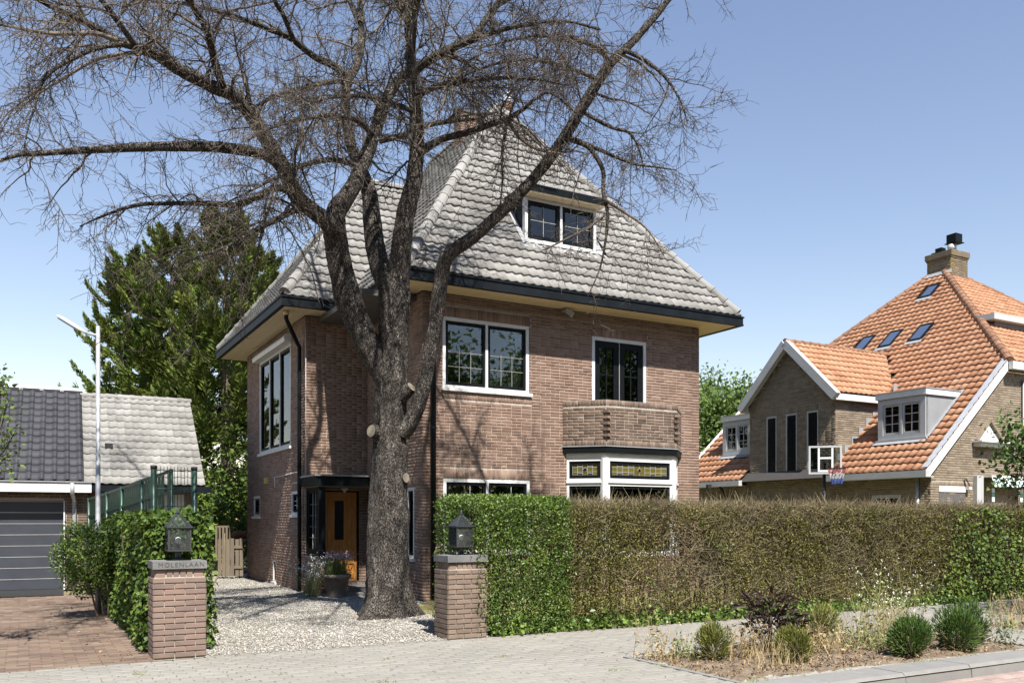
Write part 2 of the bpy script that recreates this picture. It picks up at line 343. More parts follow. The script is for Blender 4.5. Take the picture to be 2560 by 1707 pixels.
class MB:
    def __init__(s):
        s.v, s.f = [], []

    def add(s, vs, fs):
        b = len(s.v)
        s.v += [tuple(p) for p in vs]
        s.f += [tuple(i + b for i in q) for q in fs]
        return s

    def box(s, x0, x1, y0, y1, z0, z1):
        vs = [(x, y, z) for z in (z0, z1) for x, y in ((x0, y0), (x1, y0), (x1, y1), (x0, y1))]
        return s.add(vs, [(3, 2, 1, 0), (4, 5, 6, 7), (0, 1, 5, 4), (1, 2, 6, 5), (2, 3, 7, 6), (3, 0, 4, 7)])

    def beam(s, a, b, w, h, up=(0, 0, 1)):
        a, b = Vector(a), Vector(b); d = (b - a).normalized(); up = Vector(up)
        x = d.cross(up)
        if x.length < 1e-4:
            x = d.cross(Vector((1, 0, 0)))
        x.normalize(); y = x.cross(d)
        vs = [p + x * (i * w / 2) + y * (j * h / 2) for p in (a, b) for i, j in ((-1, -1), (1, -1), (1, 1), (-1, 1))]
        return s.add(vs, [(3, 2, 1, 0), (4, 5, 6, 7), (0, 1, 5, 4), (1, 2, 6, 5), (2, 3, 7, 6), (3, 0, 4, 7)])

    def prism(s, poly, off):
        n = len(poly); off = Vector(off)
        vs = [Vector(p) for p in poly] + [Vector(p) + off for p in poly]
        return s.add(vs, [tuple(range(n - 1, -1, -1)), tuple(range(n, 2 * n))] + [(i, (i + 1) % n, (i + 1) % n + n, i + n) for i in range(n)])

    def tube(s, pts, r, n=8, cap=True):
        pts = [Vector(p) for p in pts]
        rs = r if isinstance(r, (list, tuple)) else [r] * len(pts)
        b = len(s.v); x = None
        for i, p in enumerate(pts):
            t = (pts[min(i + 1, len(pts) - 1)] - pts[max(i - 1, 0)]).normalized()
            if x is None:
                x = t.cross(Vector((0.31, 0.2, 0.93)) if abs(t.z) < 0.9 else Vector((1, 0, 0))).normalized()
            x = (x - t * x.dot(t)).normalized(); y = t.cross(x)
            for k in range(n):
                a = 2 * PI * k / n
                s.v.append(tuple(p + (x * math.cos(a) + y * math.sin(a)) * rs[i]))
        for i in range(len(pts) - 1):
            for k in range(n):
                k2 = (k + 1) % n
                s.f.append((b + i * n + k, b + i * n + k2, b + (i + 1) * n + k2, b + (i + 1) * n + k))
        if cap:
            s.f.append(tuple(b + k for k in range(n - 1, -1, -1)))
            s.f.append(tuple(b + (len(pts) - 1) * n + k for k in range(n)))
        return s

    def lathe(s, prof, c=(0, 0, 0), n=16):
        b = len(s.v)
        for r, z in prof:
            for k in range(n):
                a = 2 * PI * k / n
                s.v.append((c[0] + r * math.cos(a), c[1] + r * math.sin(a), c[2] + z))
        for i in range(len(prof) - 1):
            for k in range(n):
                k2 = (k + 1) % n
                s.f.append((b + i * n + k, b + i * n + k2, b + (i + 1) * n + k2, b + (i + 1) * n + k))
        s.f.append(tuple(b + k for k in range(n - 1, -1, -1)))
        s.f.append(tuple(b + (len(prof) - 1) * n + k for k in range(n)))
        return s

    def mesh(s, name, smooth=False):
        me = bpy.data.meshes.new(name)
        me.from_pydata(s.v, [], s.f)
        if smooth:
            me.polygons.foreach_set('use_smooth', np.ones(len(me.polygons), dtype=bool))
        me.update()
        return me

    def build(s, name, m, parent=None, smooth=False, kind=None, loc=None, rot=None):
        return link(name, s.mesh(name, smooth), m, parent, kind, loc, rot)


class Fr:
    """a vertical plane in a parent's own axes: pt(along, outward, height)"""

    def __init__(s, p0, p1):
        s.o = Vector((p0[0], p0[1], 0)); d = Vector((p1[0] - p0[0], p1[1] - p0[1], 0))
        s.L = d.length; s.d = d.normalized(); s.n = Vector((s.d.y, -s.d.x, 0))

    def pt(s, a, o, z):
        return s.o + s.d * a + s.n * o + Vector((0, 0, z))

    def box(s, mb, a0, a1, o0, o1, z0, z1):
        vs = [s.pt(a, o, z) for z in (z0, z1) for a, o in ((a0, o1), (a1, o1), (a1, o0), (a0, o0))]
        mb.add(vs, [(3, 2, 1, 0), (4, 5, 6, 7), (0, 1, 5, 4), (1, 2, 6, 5), (2, 3, 7, 6), (3, 0, 4, 7)])
        return mb

    def ang(s):
        return math.atan2(s.d.y, s.d.x)


def unit(v):
    return v / np.maximum(np.linalg.norm(v, axis=-1, keepdims=True), 1e-9)


def tubes(P, R, sides=3):
    """P (n,k,3) polylines, R (n,k) radii -> V, F"""
    n, k, _ = P.shape
    T = np.empty_like(P); T[:, 1:-1] = P[:, 2:] - P[:, :-2]; T[:, 0] = P[:, 1] - P[:, 0]; T[:, -1] = P[:, -1] - P[:, -2]
    T = unit(T)
    ref = np.where(np.abs(T[:, :1, 2:3]) < 0.9, np.array([0.0, 0.0, 1.0]), np.array([1.0, 0.0, 0.0]))
    ref = np.broadcast_to(ref, P.shape)
    X = unit(np.cross(T, ref)); Y = np.cross(T, X)
    a = np.arange(sides) * 2 * PI / sides
    V = P[:, :, None] + R[:, :, None, None] * (X[:, :, None] * np.cos(a)[None, None, :, None] + Y[:, :, None] * np.sin(a)[None, None, :, None])
    base = (np.arange(n) * k * sides)[:, None, None]
    i = np.arange(k - 1)[None, :, None] * sides; j = np.arange(sides)[None, None, :]; j2 = (j + 1) % sides
    F = np.stack([base + i + j, base + i + j2, base + i + sides + j2, base + i + sides + j], -1).reshape(-1, 4)
    return V.reshape(-1, 3), F


def cat(parts):
    Vs, Fs, b = [], [], 0
    for V, F in parts:
        Vs.append(V); Fs.append(F + b); b += len(V)
    return np.concatenate(Vs), np.concatenate(Fs)


def leaves(P, size, aspect=0.6, axis=None, axis_amt=0.5, nrm=None, nrm_amt=0.6, fold=0.18):
    """rhombic folded leaves at P"""
    n = len(P)
    A = unit(rng.normal(size=(n, 3)))
    if axis is not None:
        A = unit(A * (1 - axis_amt) + axis * axis_amt)
    N = unit(rng.normal(size=(n, 3)))
    if nrm is not None:
        N = unit(N * (1 - nrm_amt) + nrm * nrm_amt)
    S = unit(np.cross(A, N)); N = np.cross(S, A)
    sz = (np.asarray(size) * (0.65 + 0.7 * rng.random(n)))[:, None]
    b = P; t = P + A * sz; m = P + A * sz * 0.42
    r = m + S * sz * aspect * 0.5 + N * sz * fold; l = m - S * sz * aspect * 0.5 + N * sz * fold
    V = np.stack([b, r, t, l], 1).reshape(-1, 3)
    i = np.arange(n)[:, None] * 4
    F = np.concatenate([i + np.array([[0, 1, 2]]), i + np.array([[0, 2, 3]])], 0)
    return V, F


def blades(P, A, length, width):
    """thin flat blades from P along A: one quad strip that tapers"""
    n = len(P); A = unit(A)
    S = unit(np.cross(A, rng.normal(size=(n, 3))))
    L = np.asarray(length).reshape(-1, 1); Wd = np.asarray(width).reshape(-1, 1)
    V = np.stack([P - S * Wd / 2, P + S * Wd / 2, P + A * L + S * Wd / 6, P + A * L - S * Wd / 6], 1).reshape(-1, 3)
    F = np.arange(n)[:, None] * 4 + np.arange(4)[None, :]
    return V, F


def grow(P, idx, t, length, k, angle, noise, grav, hflat=0.6, side=None):
    """new polylines (m,k,3) that leave parents P[idx] at parameter t"""
    m = len(idx); K = P.shape[1]
    f = t * (K - 1); i0 = np.minimum(f.astype(int), K - 2); w = (f - i0)[:, None]
    p0 = P[idx, i0] * (1 - w) + P[idx, i0 + 1] * w
    T = unit(P[idx, i0 + 1] - P[idx, i0])
    r = rng.normal(size=(m, 3)); r[:, 2] *= hflat
    if side is not None:
        r = r + side
    r = unit(r - T * np.sum(r * T, 1, keepdims=True))
    ang = (np.asarray(angle) * (0.75 + 0.5 * rng.random(m)))[:, None]
    d = unit(T * np.cos(ang) + r * np.sin(ang))
    out = np.empty((m, k, 3)); out[:, 0] = p0
    st = (np.asarray(length) / (k - 1)).reshape(-1, 1)
    for j in range(1, k):
        d = d + rng.normal(size=(m, 3)) * noise
        d[:, 2] -= grav
        d = unit(d)
        out[:, j] = out[:, j - 1] + d * st
    return out


# ------------------------------------------------------------------ bricks, tiles
BRICK_MESH = {}


def brick_mesh(L, h, dep, m):
    key = (round(L, 3), round(h, 3), round(dep, 3), m.name)
    if key not in BRICK_MESH:
        e = 0.004
        vs = [(-L / 2, 0, -h / 2), (L / 2, 0, -h / 2), (L / 2, 0, h / 2), (-L / 2, 0, h / 2),
              (-L / 2, -dep + e, -h / 2), (L / 2, -dep + e, -h / 2), (L / 2, -dep + e, h / 2), (-L / 2, -dep + e, h / 2),
              (-L / 2 + e, -dep, -h / 2 + e), (L / 2 - e, -dep, -h / 2 + e), (L / 2 - e, -dep, h / 2 - e), (-L / 2 + e, -dep, h / 2 - e)]
        fs = [(8, 9, 10, 11)] + [q for a in (0, 4) for q in [(a, a + 1, a + 5, a + 4), (a + 1, a + 2, a + 6, a + 5), (a + 2, a + 3, a + 7, a + 6), (a + 3, a, a + 4, a + 7)]]
        me = bpy.data.meshes.new('brick'); me.from_pydata(vs, [], fs); me.update(); me.materials.append(m)
        BRICK_MESH[key] = me
    return BRICK_MESH[key]


def bricks_np(fr, rec, dep0=0.02):
    """rec: array of (a0,a1,z0,z1,out) -> V,F of open-backed boxes"""
    r = np.array(rec); n = len(r)
    o = np.array(fr.o); d = np.array(fr.d); nn = np.array(fr.n)
    a = r[:, [0, 1, 1, 0]]; z = r[:, [2, 2, 3, 3]]
    e = 0.0025
    a2 = a + np.array([e, -e, -e, e]); z2 = z + np.array([e, e, -e, -e])
    def P(a, z, out):
        Q = o + a[..., None] * d + out[..., None] * nn; Q[..., 2] += z; return Q
    back = P(a, z, np.full((n, 4), -dep0)); mid = P(a, z, np.repeat((r[:, 4:5] - e), 4, 1))
    # uneven front face
    fo = np.repeat(r[:, 4:5], 4, 1) + rng.normal(size=(n, 4)) * 0.0012
    front = P(a2, z2, fo)
    V = np.concatenate([back, mid, front], 1).reshape(-1, 3)
    q = [(8, 9, 10, 11)]
    for b in (0, 4):
        q += [(b, b + 1, b + 5, b + 4), (b + 1, b + 2, b + 6, b + 5), (b + 2, b + 3, b + 7, b + 6), (b + 3, b, b + 4, b + 7)]
    F = (np.arange(n)[:, None, None] * 12 + np.array(q)[None]).reshape(-1, 4)
    return V, F


def wall(parent, fr, z0, z1, ops=(), soldiers=(), top=None, bm='brick', mm='mortar', thick=0.22, course=0.058, bl=0.205, gap=0.0125, hg=0.011,
         single=0, score=None, prot=0.010, name='wall', back=True, headers=True):
    """a mortar slab with openings and courses of real bricks on it; bricks are children of the wall part"""
    L = fr.L
    A = sorted({0, L, *[round(q, 4) for o in ops for q in o[:2] if 0 < q < L]})
    Z = sorted({z0, z1, *[round(q, 4) for o in ops for q in o[2:4] if z0 < q < z1]})
    inside = lambda a, z: any(o[0] < a < o[1] and o[2] < z < o[3] for o in ops)
    mb = MB()
    if top is None:
        for i in range(len(A) - 1):
            for j in range(len(Z) - 1):
                if inside((A[i] + A[i + 1]) / 2, (Z[j] + Z[j + 1]) / 2):
                    continue
                for o in ((0.0, -thick) if back else (0.0,)):
                    q = [fr.pt(A[i], o, Z[j]), fr.pt(A[i + 1], o, Z[j]), fr.pt(A[i + 1], o, Z[j + 1]), fr.pt(A[i], o, Z[j + 1])]
                    mb.add(q if o == 0 else q[::-1], [(0, 1, 2, 3)])
        # outer rim
        for a in (0, L):
            mb.add([fr.pt(a, 0, z0), fr.pt(a, -thick, z0), fr.pt(a, -thick, z1), fr.pt(a, 0, z1)], [(0, 1, 2, 3)])
        mb.add([fr.pt(0, 0, z1), fr.pt(L, 0, z1), fr.pt(L, -thick, z1), fr.pt(0, -thick, z1)], [(0, 1, 2, 3)])
    else:
        poly = [(0, z0), (L, z0)] + [(L - q * L / 24, top(L - q * L / 24)) for q in range(25)]
        mb.prism([fr.pt(a, 0, z) for a, z in poly], -fr.n * thick)
    for o in ops:
        a0, a1, q0, q1 = max(o[0], 0), min(o[1], L), max(o[2], z0), min(o[3], z1)
        for (p, q) in (((a0, q0), (a1, q0)), ((a1, q0), (a1, q1)), ((a1, q1), (a0, q1)), ((a0, q1), (a0, q0))):
            mb.add([fr.pt(p[0], 0, p[1]), fr.pt(q[0], 0, q[1]), fr.pt(q[0], -thick, q[1]), fr.pt(p[0], -thick, p[1])], [(0, 1, 2, 3)])
    wo = mb.build(name, M[mm], parent)
    rec, full = [], []
    bh = course - gap * 0.88
    blocks = [tuple(o) for o in ops] + [tuple(s_) for s_ in soldiers]
    nrow = int((z1 - z0) / course)
    for j in range(nrow + 1):
        q0 = z0 + j * course; q1 = min(q0 + bh, z1 - 0.001)
        if q1 - q0 < 0.012:
            continue
        lim = L
        row = j % 2
        ivs = [(0.0, L)]
        for b in blocks:
            if b[2] < q1 - 0.012 and b[3] > q0 + 0.012:
                nv = []
                for s0, s1 in ivs:
                    if b[1] <= s0 or b[0] >= s1:
                        nv.append((s0, s1))
                    else:
                        if b[0] > s0: nv.append((s0, b[0]))
                        if b[1] < s1: nv.append((b[1], s1))
                ivs = nv
        step = bl + hg
        x = -step * (0.5 if row else 0.0)
        cells = []
        while x < lim:
            if headers and random.random() < 0.07:
                w = (bl - hg) / 2
            else:
                w = bl
            cells.append((x, x + w)); x += w + hg
        for c0, c1 in cells:
            for s0, s1 in ivs:
                a0, a1 = max(c0, s0), min(c1, s1)
                if a1 - a0 < 0.03:
                    continue
                if top is not None and min(top(a0), top(a1)) < q1:
                    continue
                r = (a0, a1, q0, q1, prot + random.uniform(-0.002, 0.003))
                if a1 - a0 > bl - 1e-4 and q1 - q0 > bh - 1e-4:
                    full.append(r)
                else:
                    rec.append(r)
    for s0, s1, q0, q1 in soldiers:
        n = max(1, round((s1 - s0) / 0.062)); w = (s1 - s0) / n
        for i in range(n):
            rec.append((s0 + i * w + 0.004, s0 + (i + 1) * w - 0.004, q0 + 0.004, q1 - 0.004, prot + random.uniform(-0.001, 0.004)))
    if single and full:
        full.sort(key=lambda r: score(fr.pt((r[0] + r[1]) / 2, 0, (r[2] + r[3]) / 2)))
        one, full = full[:single], full[single:]
        for r in one:
            me = brick_mesh(bl, bh, 0.012 + prot, M[bm])
            b = link('brick', me, None, wo, loc=fr.pt((r[0] + r[1]) / 2, -0.012 + (r[4] - prot), (r[2] + r[3]) / 2), rot=(0, random.gauss(0, 0.004), fr.ang()))
    rec += full
    if rec:
        V, F = bricks_np(fr, rec)
        link('brick_courses', np_mesh('brick_courses', V, F), M[bm], wo, kind='stuff')
    return wo


def tile_profile(w, a, n=8, roll=False):
    xs = np.linspace(0, w, n)
    if roll:                                     # flat pan with a narrow round roll
        q = xs / w
        h = a * np.where(q > 0.62, np.sin((q - 0.62) / 0.38 * PI), -0.12 * np.sin(q / 0.62 * PI))
    else:
        q = xs / w
        h = a * (0.5 + 0.5 * np.cos(2 * PI * (q ** 0.88)))
    return xs, h


def roof_slope(roof, O, e, s, T, Lb, Rb, w, l, m, holes=(), amp=0.030, single=0, score=None, lift=0.040, lip=0.026, x0=None, roll=False, tname='roof_tile', jitter=0.006):
    """rows of pantiles on the plane O + x e + t s; children of the roof part"""
    O, e, s = Vector(O), Vector(e).normalized(), Vector(s).normalized(); nrm = e.cross(s)
    if nrm.z < 0:
        nrm = -nrm
    xs, hs = tile_profile(w * 1.02, amp, roll=roll)
    nx = len(xs)
    R3 = np.array([list(e), list(s), list(nrm)])
    def tv(X, t0, rnd):
        lo = np.stack([X, np.full(nx, t0), hs + lift + rnd], 1)
        hi = np.stack([X, np.full(nx, t0 + l * 1.06), hs + 0.004 + rnd], 1)
        bt = lo - np.array([0, 0, lip])
        return np.concatenate([lo, hi, bt], 0)
    fq = [(i, i + 1, nx + i + 1, nx + i) for i in range(nx - 1)] + [(2 * nx + i, 2 * nx + i + 1, i + 1, i) for i in range(nx - 1)]
    F1 = np.array(fq)
    base = tv(xs, 0.0, 0.0) @ R3
    key = None
    full, part = [], []
    j = 0
    while j * l < T - 0.02:
        t0 = j * l; tm = min(t0 + l * 0.5, T); t1 = min(t0 + l, T)
        x_l = min(Lb(t0), Lb(t1)); x_r = max(Rb(t0), Rb(t1))
        st = x0 if x0 is not None else 0.0
        i = math.floor((x_l - st) / w)
        while st + i * w < x_r:
            xa = st + i * w; xc = xa + w / 2
            i += 1
            if any(h[0] < xc < h[1] and h[2] < tm < h[3] for h in holes):
                continue
            if xa >= max(Lb(t0), Lb(t1)) - 0.01 and xa + w <= min(Rb(t0), Rb(t1)) + 0.01 and t0 + l <= T + 1e-6:
                full.append((xa, t0))
            elif xc > Lb(tm) - w * 0.45 and xc < Rb(tm) + w * 0.45:
                part.append((xa, t0))
        j += 1
    if single and full:
        full.sort(key=lambda r: score(O + e * r[0] + s * r[1]))
        one, full = full[:single], full[single:]
        me = np_mesh(tname, base, F1); me.materials.append(m)
        for xa, t0 in one:
            link(tname, me, None, roof, loc=O + e * xa + s * t0 + nrm * random.uniform(0, jitter), rot=(random.gauss(0, 0.006), random.gauss(0, 0.006), 0))
    Vs, Fs, b = [], [], 0
    for k, (xa, t0) in enumerate(full + part):
        X = xs + xa
        if k >= len(full):
            V = tv(X, t0, random.uniform(0, jitter))
            V[:, 1] = np.minimum(V[:, 1], T)
            lb = np.array([Lb(q) for q in V[:, 1]]); rb = np.array([Rb(q) for q in V[:, 1]])
            V[:, 0] = np.clip(V[:, 0], lb, np.maximum(rb, lb))
        else:
            V = tv(X, t0, random.uniform(0, jitter))
            V[:, 2] += (V[:, 0] - xa) * random.gauss(0, 0.012)
        Vs.append(V @ R3 + np.array(O)); Fs.append(F1 + b); b += len(V)
    if Vs:
        link(tname + 's', np_mesh(tname, np.concatenate(Vs), np.concatenate(Fs)), m, roof, kind='stuff')


def hip_tiles(roof, a, b, m, r=0.105, step=0.36, name='ridge_tile', drop=0.03):
    a, b = Vector(a), Vector(b); d = (b - a); L = d.length; d.normalize()
    n = max(1, int(L / step)); st = L / n
    side = d.cross(Vector((0, 0, 1))).normalized(); up = side.cross(d)
    mb = MB(); k = 9
    for i, (t, rr) in enumerate(((-0.03, r * 1.06), (0.05, r * 1.06), (0.0501, r), (st + 0.02, r * 0.9))):
        for q in range(k):
            an = PI * 1.16 * q / (k - 1) - 0.08 * PI
            mb.v.append(tuple(d * t + side * (math.cos(an) * rr) + up * (math.sin(an) * rr - drop)))
    for i in range(3):
        for q in range(k - 1):
            mb.f.append((i * k + q, i * k + q + 1, (i + 1) * k + q + 1, (i + 1) * k + q))
    mb.f.append(tuple(range(k)))
    me = mb.mesh(name); me.materials.append(m)
    for i in range(n):
        link(name, me, None, roof, loc=a + d * (i * st), rot=(random.gauss(0, 0.012), random.gauss(0, 0.012), random.gauss(0, 0.012)))


def text_mesh(body, size, extrude):
    cu = bpy.data.curves.new('lettering', 'FONT'); cu.body = body; cu.size = size; cu.extrude = extrude
    cu.align_x = 'CENTER'; cu.align_y = 'CENTER'; cu.space_character = 1.22
    o = bpy.data.objects.new('lettering_tmp', cu); COL.objects.link(o)
    bpy.context.view_layer.update()
    me = bpy.data.meshes.new_from_object(o.evaluated_get(bpy.context.evaluated_depsgraph_get()))
    bpy.data.objects.remove(o); bpy.data.curves.remove(cu)
    return me

# ------------------------------------------------------------------ the setting: ground, pavement, road, beds
CAMP = Vector((0, 0, EYE))


def seen(p, margin=40):
    p = Vector(p)
    if p.y < 2:
        return False
    x = 1280 + FPX * p.x / p.y; y = HORZ - FPX * (p.z - EYE) / p.y
    return -margin < x < 2560 + margin and -margin < y < 1707 + margin


def dist_seen(root):
    mw = Matrix.Translation(root.location) @ Matrix.Rotation(root.rotation_euler.z, 4, 'Z')
    return lambda p: ((mw @ Vector(p)) - CAMP).length + (0 if seen(mw @ Vector(p)) else 1000)


def sheet(name, pts, z, m, kind='structure', parent=None):
    me = bpy.data.meshes.new(name)
    me.from_pydata([tuple(W(u, v, z)) for u, v in pts], [], [tuple(range(len(pts)))])
    me.update()
    return link(name, me, m, parent, kind)


sheet('ground', [(-900, -900), (900, -900), (900, 900), (-900, 900)], -0.16, M['ground'])
sheet('garden_ground', [(-70, -9.0), (70, -9.0), (70, 150), (-70, 150)], -0.035, M['ground'])
road = sheet('road', [(-80, -17), (80, -17), (80, -9.2), (-80, -9.2)], -0.125, M['road_brick'])
LOC0 = W(0, 0)


def paving(parent, rects, pw, pd, gap, top, m, limit=300, stagger=0.5, name='paving_slab', thick=0.05, jit=0.0022, tilt=0.004):
    """slabs in rows along u, cut to rectangles; the largest in the photo are objects, the rest one part"""
    full, part = [], []
    for (u0, u1, v0, v1) in rects:
        j = 0; v = v1
        while v - 0.02 > v0:
            lo = max(v - pd + gap, v0)
            off = -(stagger * pw if int(round(v / pd)) % 2 else 0.0)
            u = math.floor(u0 / pw) * pw + off
            while u < u1:
                a, b = max(u, u0), min(u + pw - gap, u1)
                if b - a > 0.03 and v - lo > 0.02:
                    (full if (b - a > pw - gap - 1e-4 and v - lo > pd - gap - 1e-4) else part).append((a, b, lo, v))
                u += pw
            v -= pd
    def key(r):
        p = W((r[0] + r[1]) / 2, (r[2] + r[3]) / 2, 0)
        return p.length + (0 if seen(p, 20) else 1000)
    full.sort(key=key)
    one, rest = full[:limit], [r for r in full[limit:]] + part
    c = 0.006
    def geom(hx, hy):
        return [(-hx, -hy, -thick), (hx, -hy, -thick), (hx, hy, -thick), (-hx, hy, -thick),
                (-hx, -hy, -c), (hx, -hy, -c), (hx, hy, -c), (-hx, hy, -c),
                (-hx + c, -hy + c, 0), (hx - c, -hy + c, 0), (hx - c, hy - c, 0), (-hx + c, hy - c, 0)]
    fq = [(8, 9, 10, 11)] + [q for a in (0, 4) for q in [(a, a + 1, a + 5, a + 4), (a + 1, a + 2, a + 6, a + 5), (a + 2, a + 3, a + 7, a + 6), (a + 3, a, a + 4, a + 7)]]
    me = bpy.data.meshes.new(name); me.from_pydata(geom((pw - gap) / 2, (pd - gap) / 2), [], fq); me.update(); me.materials.append(m)
    for a, b, lo, hi in one:
        link(name, me, None, parent, loc=W((a + b) / 2, (lo + hi) / 2, top + random.uniform(-jit, jit)), rot=(random.gauss(0, tilt), random.gauss(0, tilt), TH + random.gauss(0, 0.004)))
    rest = [r for r in rest if W((r[0] + r[1]) / 2, (r[2] + r[3]) / 2).length < 45]
    V = []
    for a, b, lo, hi in rest:
        g = np.array(geom((b - a) / 2, (hi - lo) / 2)); g[:, 2] += random.uniform(-jit, jit)
        g[:, 2] += g[:, 0] * random.gauss(0, tilt) + g[:, 1] * random.gauss(0, tilt)
        g[:, 0] += (a + b) / 2; g[:, 1] += (lo + hi) / 2
        V.append(g)
    if V:
        V = np.concatenate(V)
        X = AX + V[:, 0] * CT - V[:, 1] * ST; Y = AY + V[:, 0] * ST + V[:, 1] * CT
        F = (np.arange(len(rest))[:, None, None] * 12 + np.array(fq)[None]).reshape(-1, 4)
        link(name + '_rows', np_mesh(name, np.stack([X, Y, V[:, 2] + top], 1), F), m, parent, kind='stuff')


BED0, BED1, BEDV0, BEDV1 = -0.66, 3.86, -8.75, -7.05
pavement = sheet('pavement', [(-60, -8.79), (60, -8.79), (60, -4.93), (-60, -4.93)], -0.012, M['joint'])
paving(pavement, [(-16, BED0 - 0.05, -8.78, -4.95), (BED0 - 0.05, BED1 + 0.05, BEDV1 + 0.05, -4.95), (BED1 + 0.05, 5.3, -8.78, -4.95), (5.3, 22, BEDV1 + 0.05, -4.95)],
       0.21, 0.105, 0.005, 0.0, M['slab'], name='paver')
kerb = sheet('kerb', [(-80, -9.2), (80, -9.2), (80, -8.79), (-80, -8.79)], -0.02, M['joint'])
kb = MB().box(0.003, 0.997, 0, 0.40, -0.14, 0.0)
kb = MB(); kb.prism([(0.003, 0.0, -0.14), (0.003, 0.40, -0.14), (0.003, 0.40, 0.0), (0.003, 0.045, 0.0), (0.003, 0.012, -0.035)][::-1], (0.992, 0, 0))
kme = kb.mesh('kerb_stone'); kme.materials.append(M['kerb'])
for i in range(-9, 16):
    link('kerb_stone', kme, None, kerb, loc=W(i, -9.20, 0.006 + random.uniform(-0.003, 0.003)), rot=(0, 0, TH + random.gauss(0, 0.002)))
paving(road, [(-0.5, 5.2, -10.2, -9.24)], 0.205, 0.10, 0.006, -0.105, M['road_brick'], name='road_brick', limit=200)
# bed edging strips
eme = MB().box(0.002, 0.998, 0, 0.055, -0.08, 0.004).mesh('edging_strip'); eme.materials.append(M['kerb'])
for i in range(2):
    link('edging_strip', eme, None, pavement, loc=W(BED0 - 0.052 + 0.055, -8.75 + i * 0.86, 0.0), rot=(0, 0, TH + PI / 2)).scale = (0.85, 1, 1)
for i in range(2):
    link('edging_strip', eme, None, pavement, loc=W(BED1 + 0.055, -8.75 + i * 0.86, 0.0), rot=(0, 0, TH + PI / 2)).scale = (0.85, 1, 1)


def soil(name, u0, u1, v0, v1, h=0.05):
    nu, nv = int((u1 - u0) / 0.05), int((v1 - v0) / 0.05)
    V = np.zeros((nv + 1, nu + 1, 3))
    ph = rng.random((24, 3)) * 6
    for j in range(nv + 1):
        for i in range(nu + 1):
            u = u0 + (u1 - u0) * i / nu; v = v0 + (v1 - v0) * j / nv
            e = min(i, nu - i, j, nv - j) / 5.0
            z = sum(math.sin(u * (1.5 + q * 1.3) + ph[q, 0]) * math.sin(v * (1.8 + q * 1.45) + ph[q, 1]) / (q + 1.5) for q in range(16)) * 0.018
            p = W(u, v, -0.02 + min(e, 1) * (h * 0.6 + z) + random.gauss(0, 0.0035))
            V[j, i] = p
    F = np.array([(j * (nu + 1) + i, j * (nu + 1) + i + 1, (j + 1) * (nu + 1) + i + 1, (j + 1) * (nu + 1) + i) for j in range(nv) for i in range(nu)])
    return link(name, np_mesh(name, V.reshape(-1, 3), F, True), M['soil'], None, 'structure')


soil('planting_bed', BED0, BED1, BEDV0, BEDV1)
soil('planting_bed', 5.32, 12.0, BEDV0, BEDV1)
sheet('lawn', [(-0.75, -4.2), (18, -4.2), (18, -0.02), (0.02, -0.02), (-0.75, -1.2)], -0.006, M['lawn'])
sheet('gravel_driveway', [(-4.6, -4.93), (-1.2, -4.93), (-0.78, -4.0), (-0.78, -1.2), (-0.02, -0.05), (-0.02, 2.9), (-1.3, 2.9), (-1.3, 8.3), (0.0, 13), (-4.6, 13)], -0.004, M['gravel_bed'])
neigh = sheet('brick_driveway', [(-5.1, -4.93), (-5.1, 2.0), (-6.2, 9.0), (-40, 9.0), (-40, -4.93)], -0.016, M['soil'])
paving(neigh, [(-11.5, -5.1, -4.95 + 0.0, 4.6)], 0.215, 0.105, 0.006, 0.0, M['clinker'], name='paving_brick', thick=0.03, jit=0.004, tilt=0.012)


def scatter_rect(n, u0, u1, v0, v1, z, bad=None):
    u = rng.uniform(u0, u1, n); v = rng.uniform(v0, v1, n)
    if bad is not None:
        k = ~bad(u, v); u, v = u[k], v[k]
    return np.stack([AX + u * CT - v * ST, AY + u * ST + v * CT, np.full(len(u), z)], 1), u, v


def stones(P, s):
    n = len(P)
    B = np.array([[1, 0, 0], [0, 1, 0], [-1, 0, 0], [0, -1, 0], [0, 0, 1], [0, 0, -1]], float)
    Q = B[None] * (1 + 0.35 * rng.normal(size=(n, 6, 1))) * s[:, None, None] * np.array([1, 0.8, 0.55])
    a = rng.random(n) * 2 * PI; ca, sa = np.cos(a)[:, None], np.sin(a)[:, None]
    X = Q[..., 0] * ca - Q[..., 1] * sa; Y = Q[..., 0] * sa + Q[..., 1] * ca
    V = np.stack([X, Y, Q[..., 2]], -1) + P[:, None]
    F = np.array([(0, 1, 4), (1, 2, 4), (2, 3, 4), (3, 0, 4), (1, 0, 5), (2, 1, 5), (3, 2, 5), (0, 3, 5)])
    return V.reshape(-1, 3), (np.arange(n)[:, None, None] * 6 + F[None]).reshape(-1, 3)


def gbad(u, v):
    return ((v > 2.85) & (u > -1.33)) | ((u > -0.05) & (v > -0.1)) | ((u > -0.85) & (v < -1.6 - 0 * u) & (u > -0.85) & (rng.random(len(u)) > np.clip((-0.55 - u) / 0.3, 0, 1))) | ((u > -0.8) & (v < -0.6))


P1_, u_, v_ = scatter_rect(30000, -4.55, -0.1, -4.9, 2.0, 0.003, gbad)
P2_, u2_, v2_ = scatter_rect(9000, -4.4, -1.3, 2.0, 8.5, 0.003, gbad)
Pg = np.concatenate([P1_, P2_]); sg = rng.uniform(0.008, 0.019, len(Pg)) * np.where(rng.random(len(Pg)) < 0.08, 1.5, 1.0)
V, F = stones(Pg, sg)
tag(link('gravel', np_mesh('gravel', V, F), M['gravel'], None, 'stuff'), 'loose pale gravel stones covering the driveway between the two brick pillars', 'gravel')

# ------------------------------------------------------------------ the brick house
house = thing('brick_house', 'two storey reddish brown brick house with grey tiled hip roof behind the bare tree', 'house', LOC0, TH)
hs = dist_seen(house)


